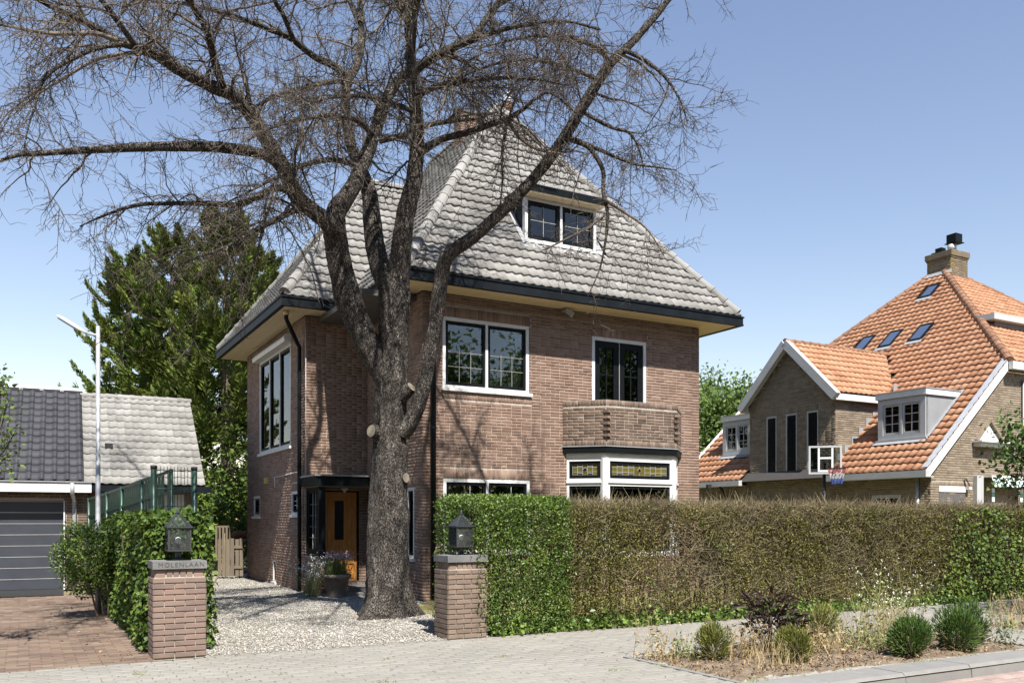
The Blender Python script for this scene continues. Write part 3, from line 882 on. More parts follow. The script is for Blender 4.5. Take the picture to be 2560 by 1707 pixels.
def fscore(p):
    return hs(p) if p.z > 1.95 and p.x > 0.25 else 500 + hs(p)


ZS = 5.58
FRONT = Fr((0, 0), (6.45, 0))
w_front = wall(house, FRONT, 0, ZS, ops=[(0.388, 2.21, 3.88, 5.17), (3.674, 5.027, 2.92, 5.14), (0.404, 2.227, 0.85, 2.215), (3.08, 5.84, 0.62, 2.72)],
               soldiers=[(0.404, 2.227, 2.22, 2.40), (0.36, 2.24, 5.175, 5.36), (3.65, 5.05, 5.145, 5.33), (0.38, 2.28, 3.68, 3.79)], single=300, score=fscore)
SIDE = Fr((0, 2.91), (0, 0))
wall(house, SIDE, 0, ZS, ops=[(2.15, 2.53, 0.75, 2.06)], soldiers=[(2.10, 2.58, 2.06, 2.24)])
WF = Fr((-1.31, 2.91), (0, 2.91))
wall(house, WF, 0, ZS, ops=[(0.30, 1.12, 0.16, 2.06)])
WS = Fr((-1.31, 8.2), (-1.31, 2.91))
wall(house, WS, 0, ZS, ops=[(1.32, 4.16, 3.04, 5.25), (0.70, 1.38, 1.55, 2.04), (4.21, 4.80, 1.57, 2.06), (2.62, 2.90, 0.06, 0.55)],
     soldiers=[(0.66, 1.42, 2.04, 2.20), (4.17, 4.84, 2.06, 2.22)])
wall(house, Fr((6.45, 0), (6.45, 8.2)), 0, ZS)
wall(house, Fr((6.45, 8.2), (-1.31, 8.2)), 0, ZS)
# floors and partition, seen dimly through the panes
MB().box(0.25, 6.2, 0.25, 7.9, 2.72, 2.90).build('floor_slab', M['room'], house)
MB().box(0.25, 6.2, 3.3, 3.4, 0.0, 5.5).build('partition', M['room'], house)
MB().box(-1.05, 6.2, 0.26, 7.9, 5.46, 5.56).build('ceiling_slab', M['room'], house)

# roof -----------------------------------------------------------
TP = 1.342
PA = math.atan(TP); CP, SP = math.cos(PA), math.sin(PA)
EZ = 5.77
A1 = Vector((3.225, 3.225, EZ + 3.845 * TP)); A2 = Vector((3.225, 7.0, EZ + 3.845 * TP))
R1 = Vector((0.70, 4.92, EZ + 2.63 * TP)); R2 = Vector((2.01, 4.92, EZ + 2.63 * TP)); EB = Vector((-0.62, 8.8, EZ))
E1, E2, E3 = Vector((-0.62, -0.62, EZ)), Vector((7.07, -0.62, EZ)), Vector((7.07, 8.8, EZ))
G1, G2, GI = Vector((-1.93, 2.29, EZ)), Vector((-1.93, 8.8, EZ)), Vector((-0.62, 2.29, EZ))
d = Vector((0, 0, -0.03))
mb = MB()
DU0, DU1, DV0, DV1 = 2.24, 3.91, 0.20, 1.0                # dormer footprint
zf = lambda v: EZ + (v + 0.62) * TP
for poly in ([E1 + d, (DU0, -0.62, EZ - .03), (DU0, DV0, zf(DV0) - .03), (DU0, DV1, zf(DV1) - .03), (DU0, DU0, zf(DU0) - .03)],
             [(DU0, -0.62, EZ - .03), (DU1, -0.62, EZ - .03), (DU1, DV0, zf(DV0) - .03), (DU0, DV0, zf(DV0) - .03)],
             [(DU0, DV1, zf(DV1) - .03), (DU1, DV1, zf(DV1) - .03), (DU1, 6.45 - DU1, zf(6.45 - DU1) - .03), A1 + d, (DU0, DU0, zf(DU0) - .03)],
             [(DU1, -0.62, EZ - .03), E2 + d, (DU1, 6.45 - DU1, zf(6.45 - DU1) - .03)],
             [E2 + d, E3 + d, A2 + d, A1 + d], [E3 + d, EB + d, A2 + d], [EB + d, G2 + d, R1 + d, R2 + d],
             [EB + d, E1 + d, A1 + d, A2 + d], [G1 + d, GI + d, R2 + d, R1 + d], [G2 + d, G1 + d, R1 + d]):
    poly = [Vector(p) for p in poly]
    mb.add(poly, [tuple(range(len(poly)))])
roof = mb.build('roof', M['tile_under'], house)
tw, tl = 0.182, 0.262
roof_slope(roof, E1, (1, 0, 0), (0, CP, SP), 3.845 / CP, lambda t: t * CP, lambda t: 7.69 - t * CP, tw, tl, M['tile_grey'],
           holes=[(DU0 + 0.62 - 0.12, DU1 + 0.62 + 0.12, (DV0 + 0.62) / CP - 0.08, (DV1 + 0.62) / CP - 0.10)], single=300, score=hs)
roof_slope(roof, E1, (0, 1, 0), (CP, 0, SP), 3.845 / CP, lambda t: t * CP, lambda t: 2.91 + t * CP if t * CP < 2.63 else 9.42 - t * CP * 1.8 / 3.845, tw, tl, M['tile_grey'])
roof_slope(roof, G1, (1, 0, 0), (0, CP, SP), 2.63 / CP, lambda t: t * CP, lambda t: 1.31 + t * CP, tw, tl, M['tile_grey'])
roof_slope(roof, G1, (0, 1, 0), (CP, 0, SP), 2.63 / CP, lambda t: t * CP, lambda t: 6.51 - t * CP * 3.88 / 2.63, tw, tl, M['tile_grey'])
roof_slope(roof, E2, (0, 1, 0), (-CP, 0, SP), 3.845 / CP, lambda t: t * CP, lambda t: 9.42 - t * CP * 1.8 / 3.845, tw, tl, M['tile_grey'])
up = Vector((0, 0, 0.05))
for a, b in ((E1, A1), (E2, A1), (G1, R1), (G2, R1), (E3, A2)):
    dd = (b - a).normalized() * 0.10
    hip_tiles(roof, a + up + dd, b + up, M['tile_grey'], r=0.11)
hip_tiles(roof, A1 + up, A2 + up, M['tile_grey']); hip_tiles(roof, R1 + up, R2 + up, M['tile_grey'])
mb = MB()                                                # lead valley
mb.add([GI + Vector((-.03, .06, .015)), GI + Vector((.09, -.05, .015)), R2 + Vector((.09, -.05, .02)), R2 + Vector((-.03, .06, .02))], [(0, 1, 2, 3)])
mb.build('valley_flashing', M['lead'], roof)
# chimney and flue pot
chim = wall(roof, Fr((2.72, 4.05), (3.20, 4.05)), 10.2, 11.08, bm='brick', thick=0.4, name='chimney')
wall(roof, Fr((2.72, 4.45), (2.72, 4.05)), 10.2, 11.08, bm='brick', thick=0.2, name='chimney')
MB().box(2.68, 3.24, 4.01, 4.50, 11.08, 11.14).build('chimney_cap', M['stone_cap'], roof)
MB().lathe([(0.075, 10.3), (0.075, 10.98), (0.12, 11.02), (0.13, 11.12), (0.10, 11.16), (0.06, 11.16)], (3.62, 3.42, 0), 14).build('flue_pot', M['terracotta'], roof, True)
MB().lathe([(0.10, 11.165), (0.10, 11.20), (0.115, 11.205), (0.115, 11.24), (0.10, 11.245), (0.085, 11.42), (0.05, 11.46)], (3.62, 3.42, 0), 14).build('flue_cowl', M['zinc'], roof, True)

# gutter ring and soffit boards
CORN = [((0, 0), (-1, -1)), ((6.45, 0), (1, -1)), ((6.45, 8.2), (1, 1)), ((-1.31, 8.2), (-1, 1)), ((-1.31, 2.91), (-1, -1)), ((0, 2.91), (-1, -1))]


def off(i, dd):
    (p, s) = CORN[i % 6]
    return (p[0] + s[0] * dd, p[1] + s[1] * dd)


def ring(i, d0, d1, z0, z1):
    a0, a1, b0, b1 = off(i, d0), off(i, d1), off(i + 1, d0), off(i + 1, d1)
    vs = [(*q, z) for z in (z0, z1) for q in (a0, b0, b1, a1)]
    return MB().add(vs, [(0, 1, 2, 3), (7, 6, 5, 4), (0, 4, 5, 1), (1, 5, 6, 2), (2, 6, 7, 3), (3, 7, 4, 0)])


for i in range(6):
    mb = ring(i, 0.575, 0.655, ZS + 0.0, ZS + 0.19)
    m2 = ring(i, 0.655, 0.675, ZS + 0.165, ZS + 0.195); mb.add(m2.v, m2.f)
    m2 = ring(i, 0.656, 0.664, ZS + 0.0, ZS + 0.035); mb.add(m2.v, m2.f)
    mb.build('gutter', M['gutter'], house)
    for k in range(8):
        ring(i, 0.012 + k * 0.0703, 0.012 + k * 0.0703 + 0.0655, ZS + 0.012, ZS + 0.03).build('soffit_board', M['soffit'], house)
MB().add([(*off(i, 0.58), ZS + 0.034) for i in range(6)], [(0, 1, 5), (1, 2, 3, 4, 5)]).build('eaves_underside', M['tile_under'], house)


# windows --------------------------------------------------------
def window(root, fr, a0, a1, z0, z1, fw=0.062, nsash=2, sw=0.05, vb=(), hb=(), sill=0.06, o_f=0.004, smat='black', fmat='white', bmat='white', bw=0.007,
           glass='glass', name='window', mull=0.05, sill_ext=0.06, gut=0.006, depth=0.10):
    mb = MB()
    fr.box(mb, a0, a0 + fw, -depth, o_f, z0, z1); fr.box(mb, a1 - fw, a1, -depth, o_f, z0, z1)
    fr.box(mb, a0 + fw, a1 - fw, -depth, o_f - 0.001, z1 - fw, z1); fr.box(mb, a0 + fw, a1 - fw, -depth, o_f - 0.001, z0, z0 + fw * 0.8)
    inner = (a1 - a0 - 2 * fw - (nsash - 1) * mull) / nsash
    for i in range(1, nsash):
        q = a0 + fw + i * inner + (i - 1) * mull
        fr.box(mb, q, q + mull, -depth, o_f - 0.002, z0 + fw * 0.8, z1 - fw)
    wo = mb.build(name, M[fmat], root)
    if sill:
        mb = MB(); fr.box(mb, a0 - sill_ext * 0.6, a1 + sill_ext, -0.06, o_f + 0.05, z0 - sill, z0 - 0.001)
        mb.build('sill', M[fmat], wo)
    for i in range(nsash):
        s0 = a0 + fw + i * (inner + mull) + gut; s1 = s0 + inner - 2 * gut; q0, q1 = z0 + fw * 0.8 + gut, z1 - fw - gut
        os_ = o_f - 0.022
        if sw > 0:
            mb = MB()
            fr.box(mb, s0, s0 + sw, os_ - 0.05, os_, q0, q1); fr.box(mb, s1 - sw, s1, os_ - 0.05, os_, q0, q1)
            fr.box(mb, s0 + sw, s1 - sw, os_ - 0.05, os_ - 0.001, q1 - sw, q1); fr.box(mb, s0 + sw, s1 - sw, os_ - 0.05, os_ - 0.001, q0, q0 + sw * 1.15)
            mb.build('sash', M[smat], wo)
        p0, p1, r0, r1 = s0 + sw, s1 - sw, q0 + sw * 1.15, q1 - sw
        mb = MB(); fr.box(mb, p0, p1, os_ - 0.034, os_ - 0.028, r0, r1); mb.build('pane', M[glass], wo)
        if vb or hb:
            for q in vb:
                x = p0 + (p1 - p0) * q[0]; lo = r0 + (r1 - r0) * q[1]; hi = r0 + (r1 - r0) * q[2]
                mb = MB(); fr.box(mb, x - bw / 2, x + bw / 2, os_ - 0.027, os_ - 0.012, lo, hi); mb.build('glazing_bar', M[bmat], wo)
            for q in hb:
                z = r0 + (r1 - r0) * q
                mb = MB(); fr.box(mb, p0, p1, os_ - 0.027, os_ - 0.013, z - bw / 2, z + bw / 2); mb.build('glazing_bar', M[bmat], wo)
    return wo


def curtain(root, fr, a0, a1, z0, z1, o, pinch=0.0, folds=9, parent=None):
    n, k = 40, 14
    V, F = [], []
    for j in range(k + 1):
        z = z0 + (z1 - z0) * j / k
        w = 1 - pinch * math.sin(min(1, max(0, (1 - j / k) / 0.6)) * PI / 2)
        for i in range(n + 1):
            q = i / n
            a = a0 + (a1 - a0) * q * w
            V.append(tuple(fr.pt(a, o + 0.03 * math.sin(q * folds * 2 * PI + j * 0.15), z)))
    for j in range(k):
        for i in range(n):
            F.append((j * (n + 1) + i, j * (n + 1) + i + 1, (j + 1) * (n + 1) + i + 1, (j + 1) * (n + 1) + i))
    return link('curtain', np_mesh('curtain', V, F, True), M['curtain'], root)


third = [(1 / 3, 0, 0.56), (2 / 3, 0, 0.56)]
w1 = window(house, FRONT, 0.388, 2.21, 3.88, 5.17, vb=third, hb=(0.27, 0.52), bmat='lead_came')
curtain(w1, FRONT, 1.92, 2.16, 3.9, 5.1, -0.22, folds=4)
wg = window(house, FRONT, 0.404, 2.227, 0.85, 2.215, vb=[(0.62, 0, 1)], bw=0.008)
curtain(wg, FRONT, 0.48, 0.95, 0.95, 2.15, -0.30, folds=5)
# french doors onto the balcony
fd = window(house, FRONT, 3.674, 5.027, 2.93, 5.14, nsash=2, sw=0.13, mull=0.004, gut=0.002, fw=0.068, sill=0,
            vb=[(0.5, 0, 1)], hb=(0.17, 0.40, 0.70), bmat='black', bw=0.028, name='french_doors')
curtain(fd, FRONT, 3.80, 4.12, 3.0, 5.02, -0.13, pinch=0.35, folds=4)
curtain(fd, FRONT, 4.42, 4.92, 3.0, 5.02, -0.13, pinch=0.5, folds=6)
# side windows
window(house, SIDE, 2.15, 2.53, 0.75, 2.06, nsash=1)
big = window(house, WS, 1.32, 4.16, 3.04, 5.25, nsash=3, fw=0.07, sw=0.05, mull=0.05)
mb = MB(); mb.prism([WS.pt(1.25, 0.006, 5.24), WS.pt(1.25, 0.16, 5.24), WS.pt(1.25, 0.17, 5.33), WS.pt(1.25, 0.10, 5.42), WS.pt(1.25, 0.006, 5.42)], WS.d * 2.98)
mb.build('roller_shutter_box', M['white'], house)
window(house, WS, 0.70, 1.38, 1.55, 2.04, nsash=1, vb=[(0.5, 0, 1)], hb=(0.5,), bmat='black', bw=0.02, fw=0.06)
window(house, WS, 4.21, 4.80, 1.57, 2.06, nsash=1, vb=[(0.5, 0, 1)], hb=(0.33, 0.66), bmat='white', bw=0.012, fw=0.06)
window(house, WS, 2.62, 2.90, 0.06, 0.55, nsash=1, fw=0.04, sw=0.03, name='cellar_vent')

# dormer ----------------------------------------------------------
DF = Fr((DU0, DV0), (DU1, DV0))
dz0, dz1 = 6.90, 7.76
dorm = MB()
for u in (DU0, DU1 - 0.05):
    dorm.prism([(u, DV0 + 0.05, zf(DV0 + .05) - .05), (u, DV0 + 0.05, dz1), (u, 0.86, dz1)], (0.05, 0, 0))
dormo = dorm.build('dormer', M['gutter'], house)
window(dormo, DF, 0.0, DU1 - DU0, dz0, dz1, nsash=2, sw=0.07, vb=[(0.5, 0, 1)], hb=(0.5,), fw=0.06, sill=0.04, bmat='lead_came', bw=0.010)
MB().box(DU0 + 0.03, DU1 - 0.03, DV0 + 0.35, DV0 + 1.2, dz0 - 0.5, dz0 - 0.4).build('window_board', M['room'], dormo)
mb = MB(); mb.box(DU0 - 0.09, DU1 + 0.09, DV0 - 0.25, 1.12, dz1 + 0.035, dz1 + 0.165)
mb.build('dormer_roof', M['black'], dormo)
MB().box(DU0 - 0.07, DU1 + 0.07, DV0 - 0.23, 0.9, dz1 + 0.005, dz1 + 0.034).build('dormer_soffit', M['soffit'], dormo)
nrm = Vector((0, -SP, CP))
mb = MB()
lo, hi = (DV0 - 0.17), 0.95
b0 = Vector((DU0 - 0.02, DV0 - 0.02, dz0 - 0.045))
mb.add([(DU0 - 0.10, lo, zf(lo) + .075), (DU1 + 0.12, lo, zf(lo) + .075), (DU1 + 0.10, DV0 - 0.005, dz0 - .04), (DU0 - .06, DV0 - 0.005, dz0 - .04)], [(0, 1, 2, 3)])
mb.add([(DU0 - 0.11, lo + .05, zf(lo + .05) + .085), (DU0 - 0.004, lo + .1, zf(lo + .1) + .085), (DU0 - 0.004, hi, zf(hi) + .085), (DU0 - 0.11, hi, zf(hi) + .085)], [(0, 1, 2, 3)])
mb.add([(DU1 + 0.004, lo + .1, zf(lo + .1) + .085), (DU1 + 0.16, lo + .05, zf(lo + .05) + .085), (DU1 + 0.16, hi, zf(hi) + .085), (DU1 + 0.004, hi, zf(hi) + .085)], [(0, 1, 2, 3)])
mb.build('lead_flashing', M['lead'], dormo)

# bay window and balcony ------------------------------------------
B0, B1, B2, B3 = (2.974, 0), (3.591, -0.617), (5.334, -0.617), (5.951, 0)
bal = MB().prism([(2.99, -.01, 2.90), (3.598, -.60, 2.90), (5.327, -.60, 2.90), (5.93, -.01, 2.90)], (0, 0, 0.05)).build('balcony', M['stone_cap'], house)
for p, q in ((B0, B1), (B1, B2), (B2, B3)):
    f = Fr(p, q)
    wall(bal, f, 2.905, 3.79, soldiers=[(0, f.L, 2.905, 3.012), (0, f.L, 3.682, 3.79)], bm='brick_old', mm='mortar_dark', thick=0.11, name='parapet', prot=0.009)
mb = MB()                                                # toothed corner bricks
tooth = MB().box(-0.055, 0.055, -0.055, 0.055, -0.024, 0.024).mesh('corner_brick'); tooth.materials.append(M['brick_old'])
for c, s in ((B1, -1), (B2, 1)):
    for k in range(5):
        link('corner_brick', tooth, None, bal, loc=(c[0] + s * -0.012, c[1] - 0.004, 3.10 + k * 0.116), rot=(0, 0, PI / 8 * (1 if s < 0 else -1)))
def off3(dd):
    return [(B0[0] - dd * 1.41, B0[1]), (B1[0] - dd * 0.414, B1[1] - dd), (B2[0] + dd * 0.414, B2[1] - dd), (B3[0] + dd * 1.41, B3[1])]
def slab3(dd, z0, z1, dd2=None):
    p = off3(dd); q = off3(dd if dd2 is None else dd2)
    return MB().add([(*a, z0) for a in p] + [(*a, z1) for a in q], [(3, 2, 1, 0), (4, 5, 6, 7), (0, 1, 5, 4), (1, 2, 6, 5), (2, 3, 7, 6), (3, 0, 4, 7)])
bay = slab3(-0.055, 2.665, 2.765).build('bay_window', M['white'], house)
slab3(0.012, 2.768, 2.90).build('bay_fascia', M['black'], bay)
slab3(0.03, 2.885, 2.903).build('bay_drip', M['lead'], bay)
ins = off3(-0.065)
frs = [Fr(ins[0], ins[1]), Fr(ins[1], ins[2]), Fr(ins[2], ins[3])]
for i, f in enumerate(frs):
    e0 = 0.045 if i else 0.0; e1 = 0.045 if i < 2 else 0.0
    wo = window(bay, f, e0, f.L - e1, 2.225, 2.664, nsash=1, fw=0.055, sw=0.055, sill=0, glass='blue_glass')
    # leaded lights
    x0, x1, z0, z1 = e0 + 0.055 + 0.063, f.L - e1 - 0.118, 2.225 + 0.113, 2.664 - 0.117
    nc = 10 if i == 1 else 5; cw = (x1 - x0) / nc; H = z1 - z0; oo = -0.044
    came = MB()
    rows = [0.0, 0.13, 0.30, 0.72, 0.87, 1.0]
    for c in range(nc):
        odd = c % 2
        mid = (nc % 2 == 1 and c == nc // 2) or (nc % 2 == 0 and c in (nc // 2 - 1, nc // 2))
        cuts = [0, 1] if mid else ([0, 0.16, 0.30, 0.72, 0.84, 1.0] if odd else [0, 0.30, 0.72, 1.0])
        for r in range(len(cuts) - 1):
            dark = (not mid) and odd and (r in (0, 4))
            mb = MB(); f.box(mb, x0 + c * cw + 0.003, x0 + (c + 1) * cw - 0.003, oo - 0.002, oo + 0.003, z0 + cuts[r] * H + 0.003, z0 + cuts[r + 1] * H - 0.003)
            mb.build('pane', M['blue_glass' if dark else 'yellow_glass'], wo)
            f.box(came, x0 + c * cw - 0.003, x0 + (c + 1) * cw + 0.003, oo + 0.003, oo + 0.008, z0 + cuts[r + 1] * H - 0.004, z0 + cuts[r + 1] * H + 0.004)
        f.box(came, x0 + c * cw - 0.004, x0 + c * cw + 0.004, oo + 0.004, oo + 0.009, z0, z1)
    f.box(came, x1 - 0.004, x1 + 0.004, oo + 0.004, oo + 0.009, z0, z1)
    f.box(came, x0, x1, oo + 0.004, oo + 0.0095, z0 - 0.004, z0 + 0.004)
    cx, cz, q = (x0 + x1) / 2, (z0 + z1) / 2, 0.055
    came.build('lead_came', M['lead_came'], wo)
    mb = MB(); mb.prism([f.pt(cx - q, oo + 0.008, cz), f.pt(cx, oo + 0.008, cz - q), f.pt(cx + q, oo + 0.008, cz), f.pt(cx, oo + 0.008, cz + q)], f.n * 0.004)
    mb.build('lead_diamond', M['lead_came'], wo)
    q = 0.042
    mb = MB(); mb.prism([f.pt(cx - q, oo + 0.013, cz), f.pt(cx, oo + 0.013, cz - q), f.pt(cx + q, oo + 0.013, cz), f.pt(cx, oo + 0.013, cz + q)], f.n * 0.003)
    mb.build('diamond_pane', M['blue_glass'], wo)
    window(bay, f, e0, f.L - e1, 0.78, 2.18, nsash=1, fw=0.055, sw=0.05, sill=0.05)
    mb = MB(); f.box(mb, 0.002 if i == 0 else 0, f.L, -0.07, 0.03, 2.181, 2.224); mb.build('transom', M['white'], bay)
for c in (ins[1], ins[2]):
    MB().lathe([(0.075, 0.75), (0.075, 2.664)], (c[0], c[1] + 0.035, 0), 12).build('bay_post', M['white'], bay)
for p, q in ((B0, B1), (B1, B2), (B2, B3)):
    wall(bay, Fr(p, q), 0, 0.74, thick=0.11, name='plinth')
MB().box(4.35, 4.47, -0.40, -0.30, 0.85, 1.05).build('window_ornament', M['white'], bay)

# porch -----------------------------------------------------------
porch = MB().box(-1.40, -0.012, 1.88, 2.902, 2.12, 2.30).build('porch_canopy', M['black'], house)
MB().box(-1.43, -0.012, 1.85, 2.902, 2.302, 2.33).build('canopy_edge', M['lead'], porch)
MB().box(-1.36, -0.014, 1.92, 2.90, 2.095, 2.118).build('canopy_ceiling', M['old_wood'], porch)
PS = Fr((-1.31, 2.90), (-1.31, 1.96))
wall(porch, PS, 0, 0.74, thick=0.2, name='porch_wall')
wall(porch, Fr((-1.31, 1.96), (-1.09, 1.96)), 0, 0.74, thick=0.2, name='porch_wall')
wp = window(porch, PS, 0.05, 0.86, 0.78, 2.09, nsash=1, fw=0.05, fmat='black', vb=[(0.33, 0, 1), (0.66, 0, 1)], hb=(0.2, 0.4, 0.6, 0.8), bmat='lead_came', bw=0.006, sill=0.04)
MB().box(-1.33, -1.20, 1.94, 2.05, 0.745, 2.094).build('porch_post', M['black'], porch)
MB().box(-1.09, -0.03, 1.99, 2.89, 0.0, 0.13).build('door_step', M['stone_cap'], porch)
MB().box(-1.30, -0.05, 1.55, 1.985, 0.0, 0.045).build('door_mat_slab', M['slab'], porch)
DR = Fr((-1.31, 2.95), (0, 2.95))
door = MB(); DR.box(door, 0.34, 1.08, -0.05, 0.0, 0.20, 2.03)
door = door.build('front_door', M['wood_door'], house)
mb = MB(); DR.box(mb, 0.30, 0.339, -0.06, 0.03, 0.16, 2.06); DR.box(mb, 1.081, 1.12, -0.06, 0.03, 0.16, 2.06); DR.box(mb, 0.34, 1.08, -0.06, 0.03, 2.032, 2.06)
mb.build('door_frame', M['black'], door)
mb = MB(); DR.box(mb, 0.31, 1.11, -0.06, 0.05, 0.135, 0.199); mb.build('threshold', M['stone_cap'], door)
for a0, a1, z0, z1 in ((0.37, 0.44, 0.9, 1.95), (0.46, 0.54, 0.9, 1.95), (0.87, 0.95, 0.9, 1.95), (0.97, 1.05, 0.9, 1.95), (0.40, 0.66, 0.55, 0.86), (0.74, 1.02, 0.55, 0.86), (0.40, 1.02, 0.26, 0.50)):
    mb = MB(); DR.box(mb, a0, a1, 0.0005, 0.016, z0, z1); mb.build('door_panel', M['wood_door'], door)
mb = MB(); DR.box(mb, 0.61, 0.80, 0.001, 0.012, 1.05, 1.85); mb.build('door_glass', M['blue_glass'], door)
mb = MB(); DR.box(mb, 0.68, 0.73, 0.0165, 0.04, 0.30, 0.42); mb.build('letter_slot', M['lantern'], door)
mb = MB().tube([DR.pt(1.03, 0.01, 1.05), DR.pt(1.03, 0.06, 1.05), DR.pt(0.95, 0.06, 1.05)], 0.011); mb.build('door_handle', M['zinc'], door)
lamp = MB().add([(-0.72, 2.42, 2.092), (-0.58, 2.42, 2.092), (-0.58, 2.50, 2.092), (-0.72, 2.50, 2.092), (-0.65, 2.46, 1.99)], [(3, 2, 1, 0), (0, 1, 4), (1, 2, 4), (2, 3, 4), (3, 0, 4)])
lamp.build('porch_lamp', M['white'], porch)

# pipes, lamps, cable
def pipe(pts, r, name, m='gutter', n=10, parent=None):
    return MB().tube(pts, r, n).build(name, M[m], parent or house, True)
dp = pipe([(-1.76, 2.72, 5.60), (-1.76, 2.72, 5.44), (-1.72, 2.76, 5.38), (-1.46, 3.02, 5.04), (-1.40, 3.06, 4.96), (-1.40, 3.06, 4.7), (-1.40, 3.06, 0.0)], 0.042, 'downpipe')
pipe([(-1.76, 2.72, 5.61), (-1.76, 2.72, 5.50)], 0.055, 'pipe_collar', 'soffit')
pipe([(0.175, -0.30, 5.60), (0.175, -0.30, 5.45), (0.175, -0.085, 5.05), (0.175, -0.085, 0.02)], 0.046, 'downpipe')
for z in (1.4, 3.1, 4.6):
    MB().lathe([(0.055, z), (0.055, z + 0.05)], (0.175, -0.085, 0), 12).build('pipe_bracket', M['gutter'], house)
pipe([(-1.325, 2.86, 5.4), (-1.325, 2.86, 2.34)], 0.008, 'cable', 'hose', 6)
pipe([(0.03, -0.014, 5.415), (6.42, -0.014, 5.415)], 0.005, 'cable', 'hose', 5)
fl = MB().box(2.92, 3.02, -0.20, -0.004, 5.53, 5.57); fl.beam((3.02, -0.10, 5.55), (3.10, -0.17, 5.47), 0.15, 0.10)
fl.build('floodlight', M['zinc'], house)
MB().box(-1.40, -1.322, 6.0, 6.09, 2.30, 2.44).build('wall_lamp', M['yellow_lamp'], house)
pipe([(-1.325, 5.55, 2.42), (-1.325, 5.0, 2.42), (-1.325, 3.2, 2.46)], 0.008, 'cable', 'white', 6)
pipe([(-1.33, 5.35, 2.42), (-1.33, 5.35, 2.2)], 0.010, 'cable', 'white', 6)

# ------------------------------------------------------------------ gate pillars with lanterns
def pillar(u, v, label, bm, text, depth=0.40, width=0.52):
    t = thing('gate_pillar', label, 'pillar', W(u, v, 0), TH, 'brick gate pillars')
    w, dp, n, co = width, depth, 14, 0.0605
    core = MB().box(0.007, w - 0.007, 0.007, dp - 0.007, -0.02, n * co + 0.004).build('mortar_core', M['mortar'], t)
    h = co - 0.009
    def lay(fr, z, a0, a1, hh, o):
        L = a1 - a0
        link('brick', brick_mesh(round(L, 3), round(hh, 3), 0.02, M[bm]), None, t, loc=fr.pt((a0 + a1) / 2, -0.012 + o, z + hh / 2), rot=(random.gauss(0, .003), random.gauss(0, .003), fr.ang()))
    faces = [Fr((0, 0), (w, 0)), Fr((w, 0), (w, dp)), Fr((w, dp), (0, dp)), Fr((0, dp), (0, 0))]
    for j in range(n):
        for k, f in enumerate(faces):
            L = f.L
            cuts = ([0, 0.2 * L, 0.6 * L, L] if j % 2 else [0, 0.4 * L, 0.8 * L, L]) if k in (0, 2) else ([0, 0.52 * L, L] if j % 2 else [0, 0.27 * L, 0.78 * L, L])
            for a, b in zip(cuts[:-1], cuts[1:]):
                lay(f, 0.004 + j * co, a + (0.004 if a > 0 else 0.001), b - (0.004 if b < L else 0.001), h, random.uniform(-0.001, 0.002))
    z = n * co + 0.002; hs_ = 0.088
    MB().box(0.03, w - 0.03, 0.03, dp - 0.03, z - 0.003, z + hs_).build('mortar_core', M['mortar'], t)
    i_ = 0.022
    f2 = [Fr((i_, i_), (w - i_, i_)), Fr((w - i_, i_), (w - i_, dp - i_)), Fr((w - i_, dp - i_), (i_, dp - i_)), Fr((i_, dp - i_), (i_, i_))]
    for k, f in enumerate(f2):
        L = f.L
        if k in (0, 2):
            for q in (0, 1):
                for e in (0, 1):
                    lay(f, z + 0.002 + q * 0.044, e * (L - 0.095) + 0.001, e * (L - 0.095) + 0.094, 0.038, 0)
            m0, m1 = 0.104, L - 0.104; nn = 4
        else:
            m0, m1, nn = 0.002, L - 0.002, 5
        for q in range(nn):
            lay(f, z + 0.002, m0 + (m1 - m0) * q / nn + 0.005, m0 + (m1 - m0) * (q + 1) / nn - 0.005, hs_ - 0.006, 0)
    zc = z + hs_
    mb = MB().box(-0.012, w + 0.012, -0.012, dp + 0.012, zc, zc + 0.082)
    cap = mb.build('cap_stone', M['stone_cap'], t)
    me = text_mesh(text[0], text[1], 0.002)
    link('lettering', me, M['ink'], cap, loc=(text[2], -0.0125, zc + 0.041), rot=(PI / 2, 0, 0))
    return t, zc + 0.082


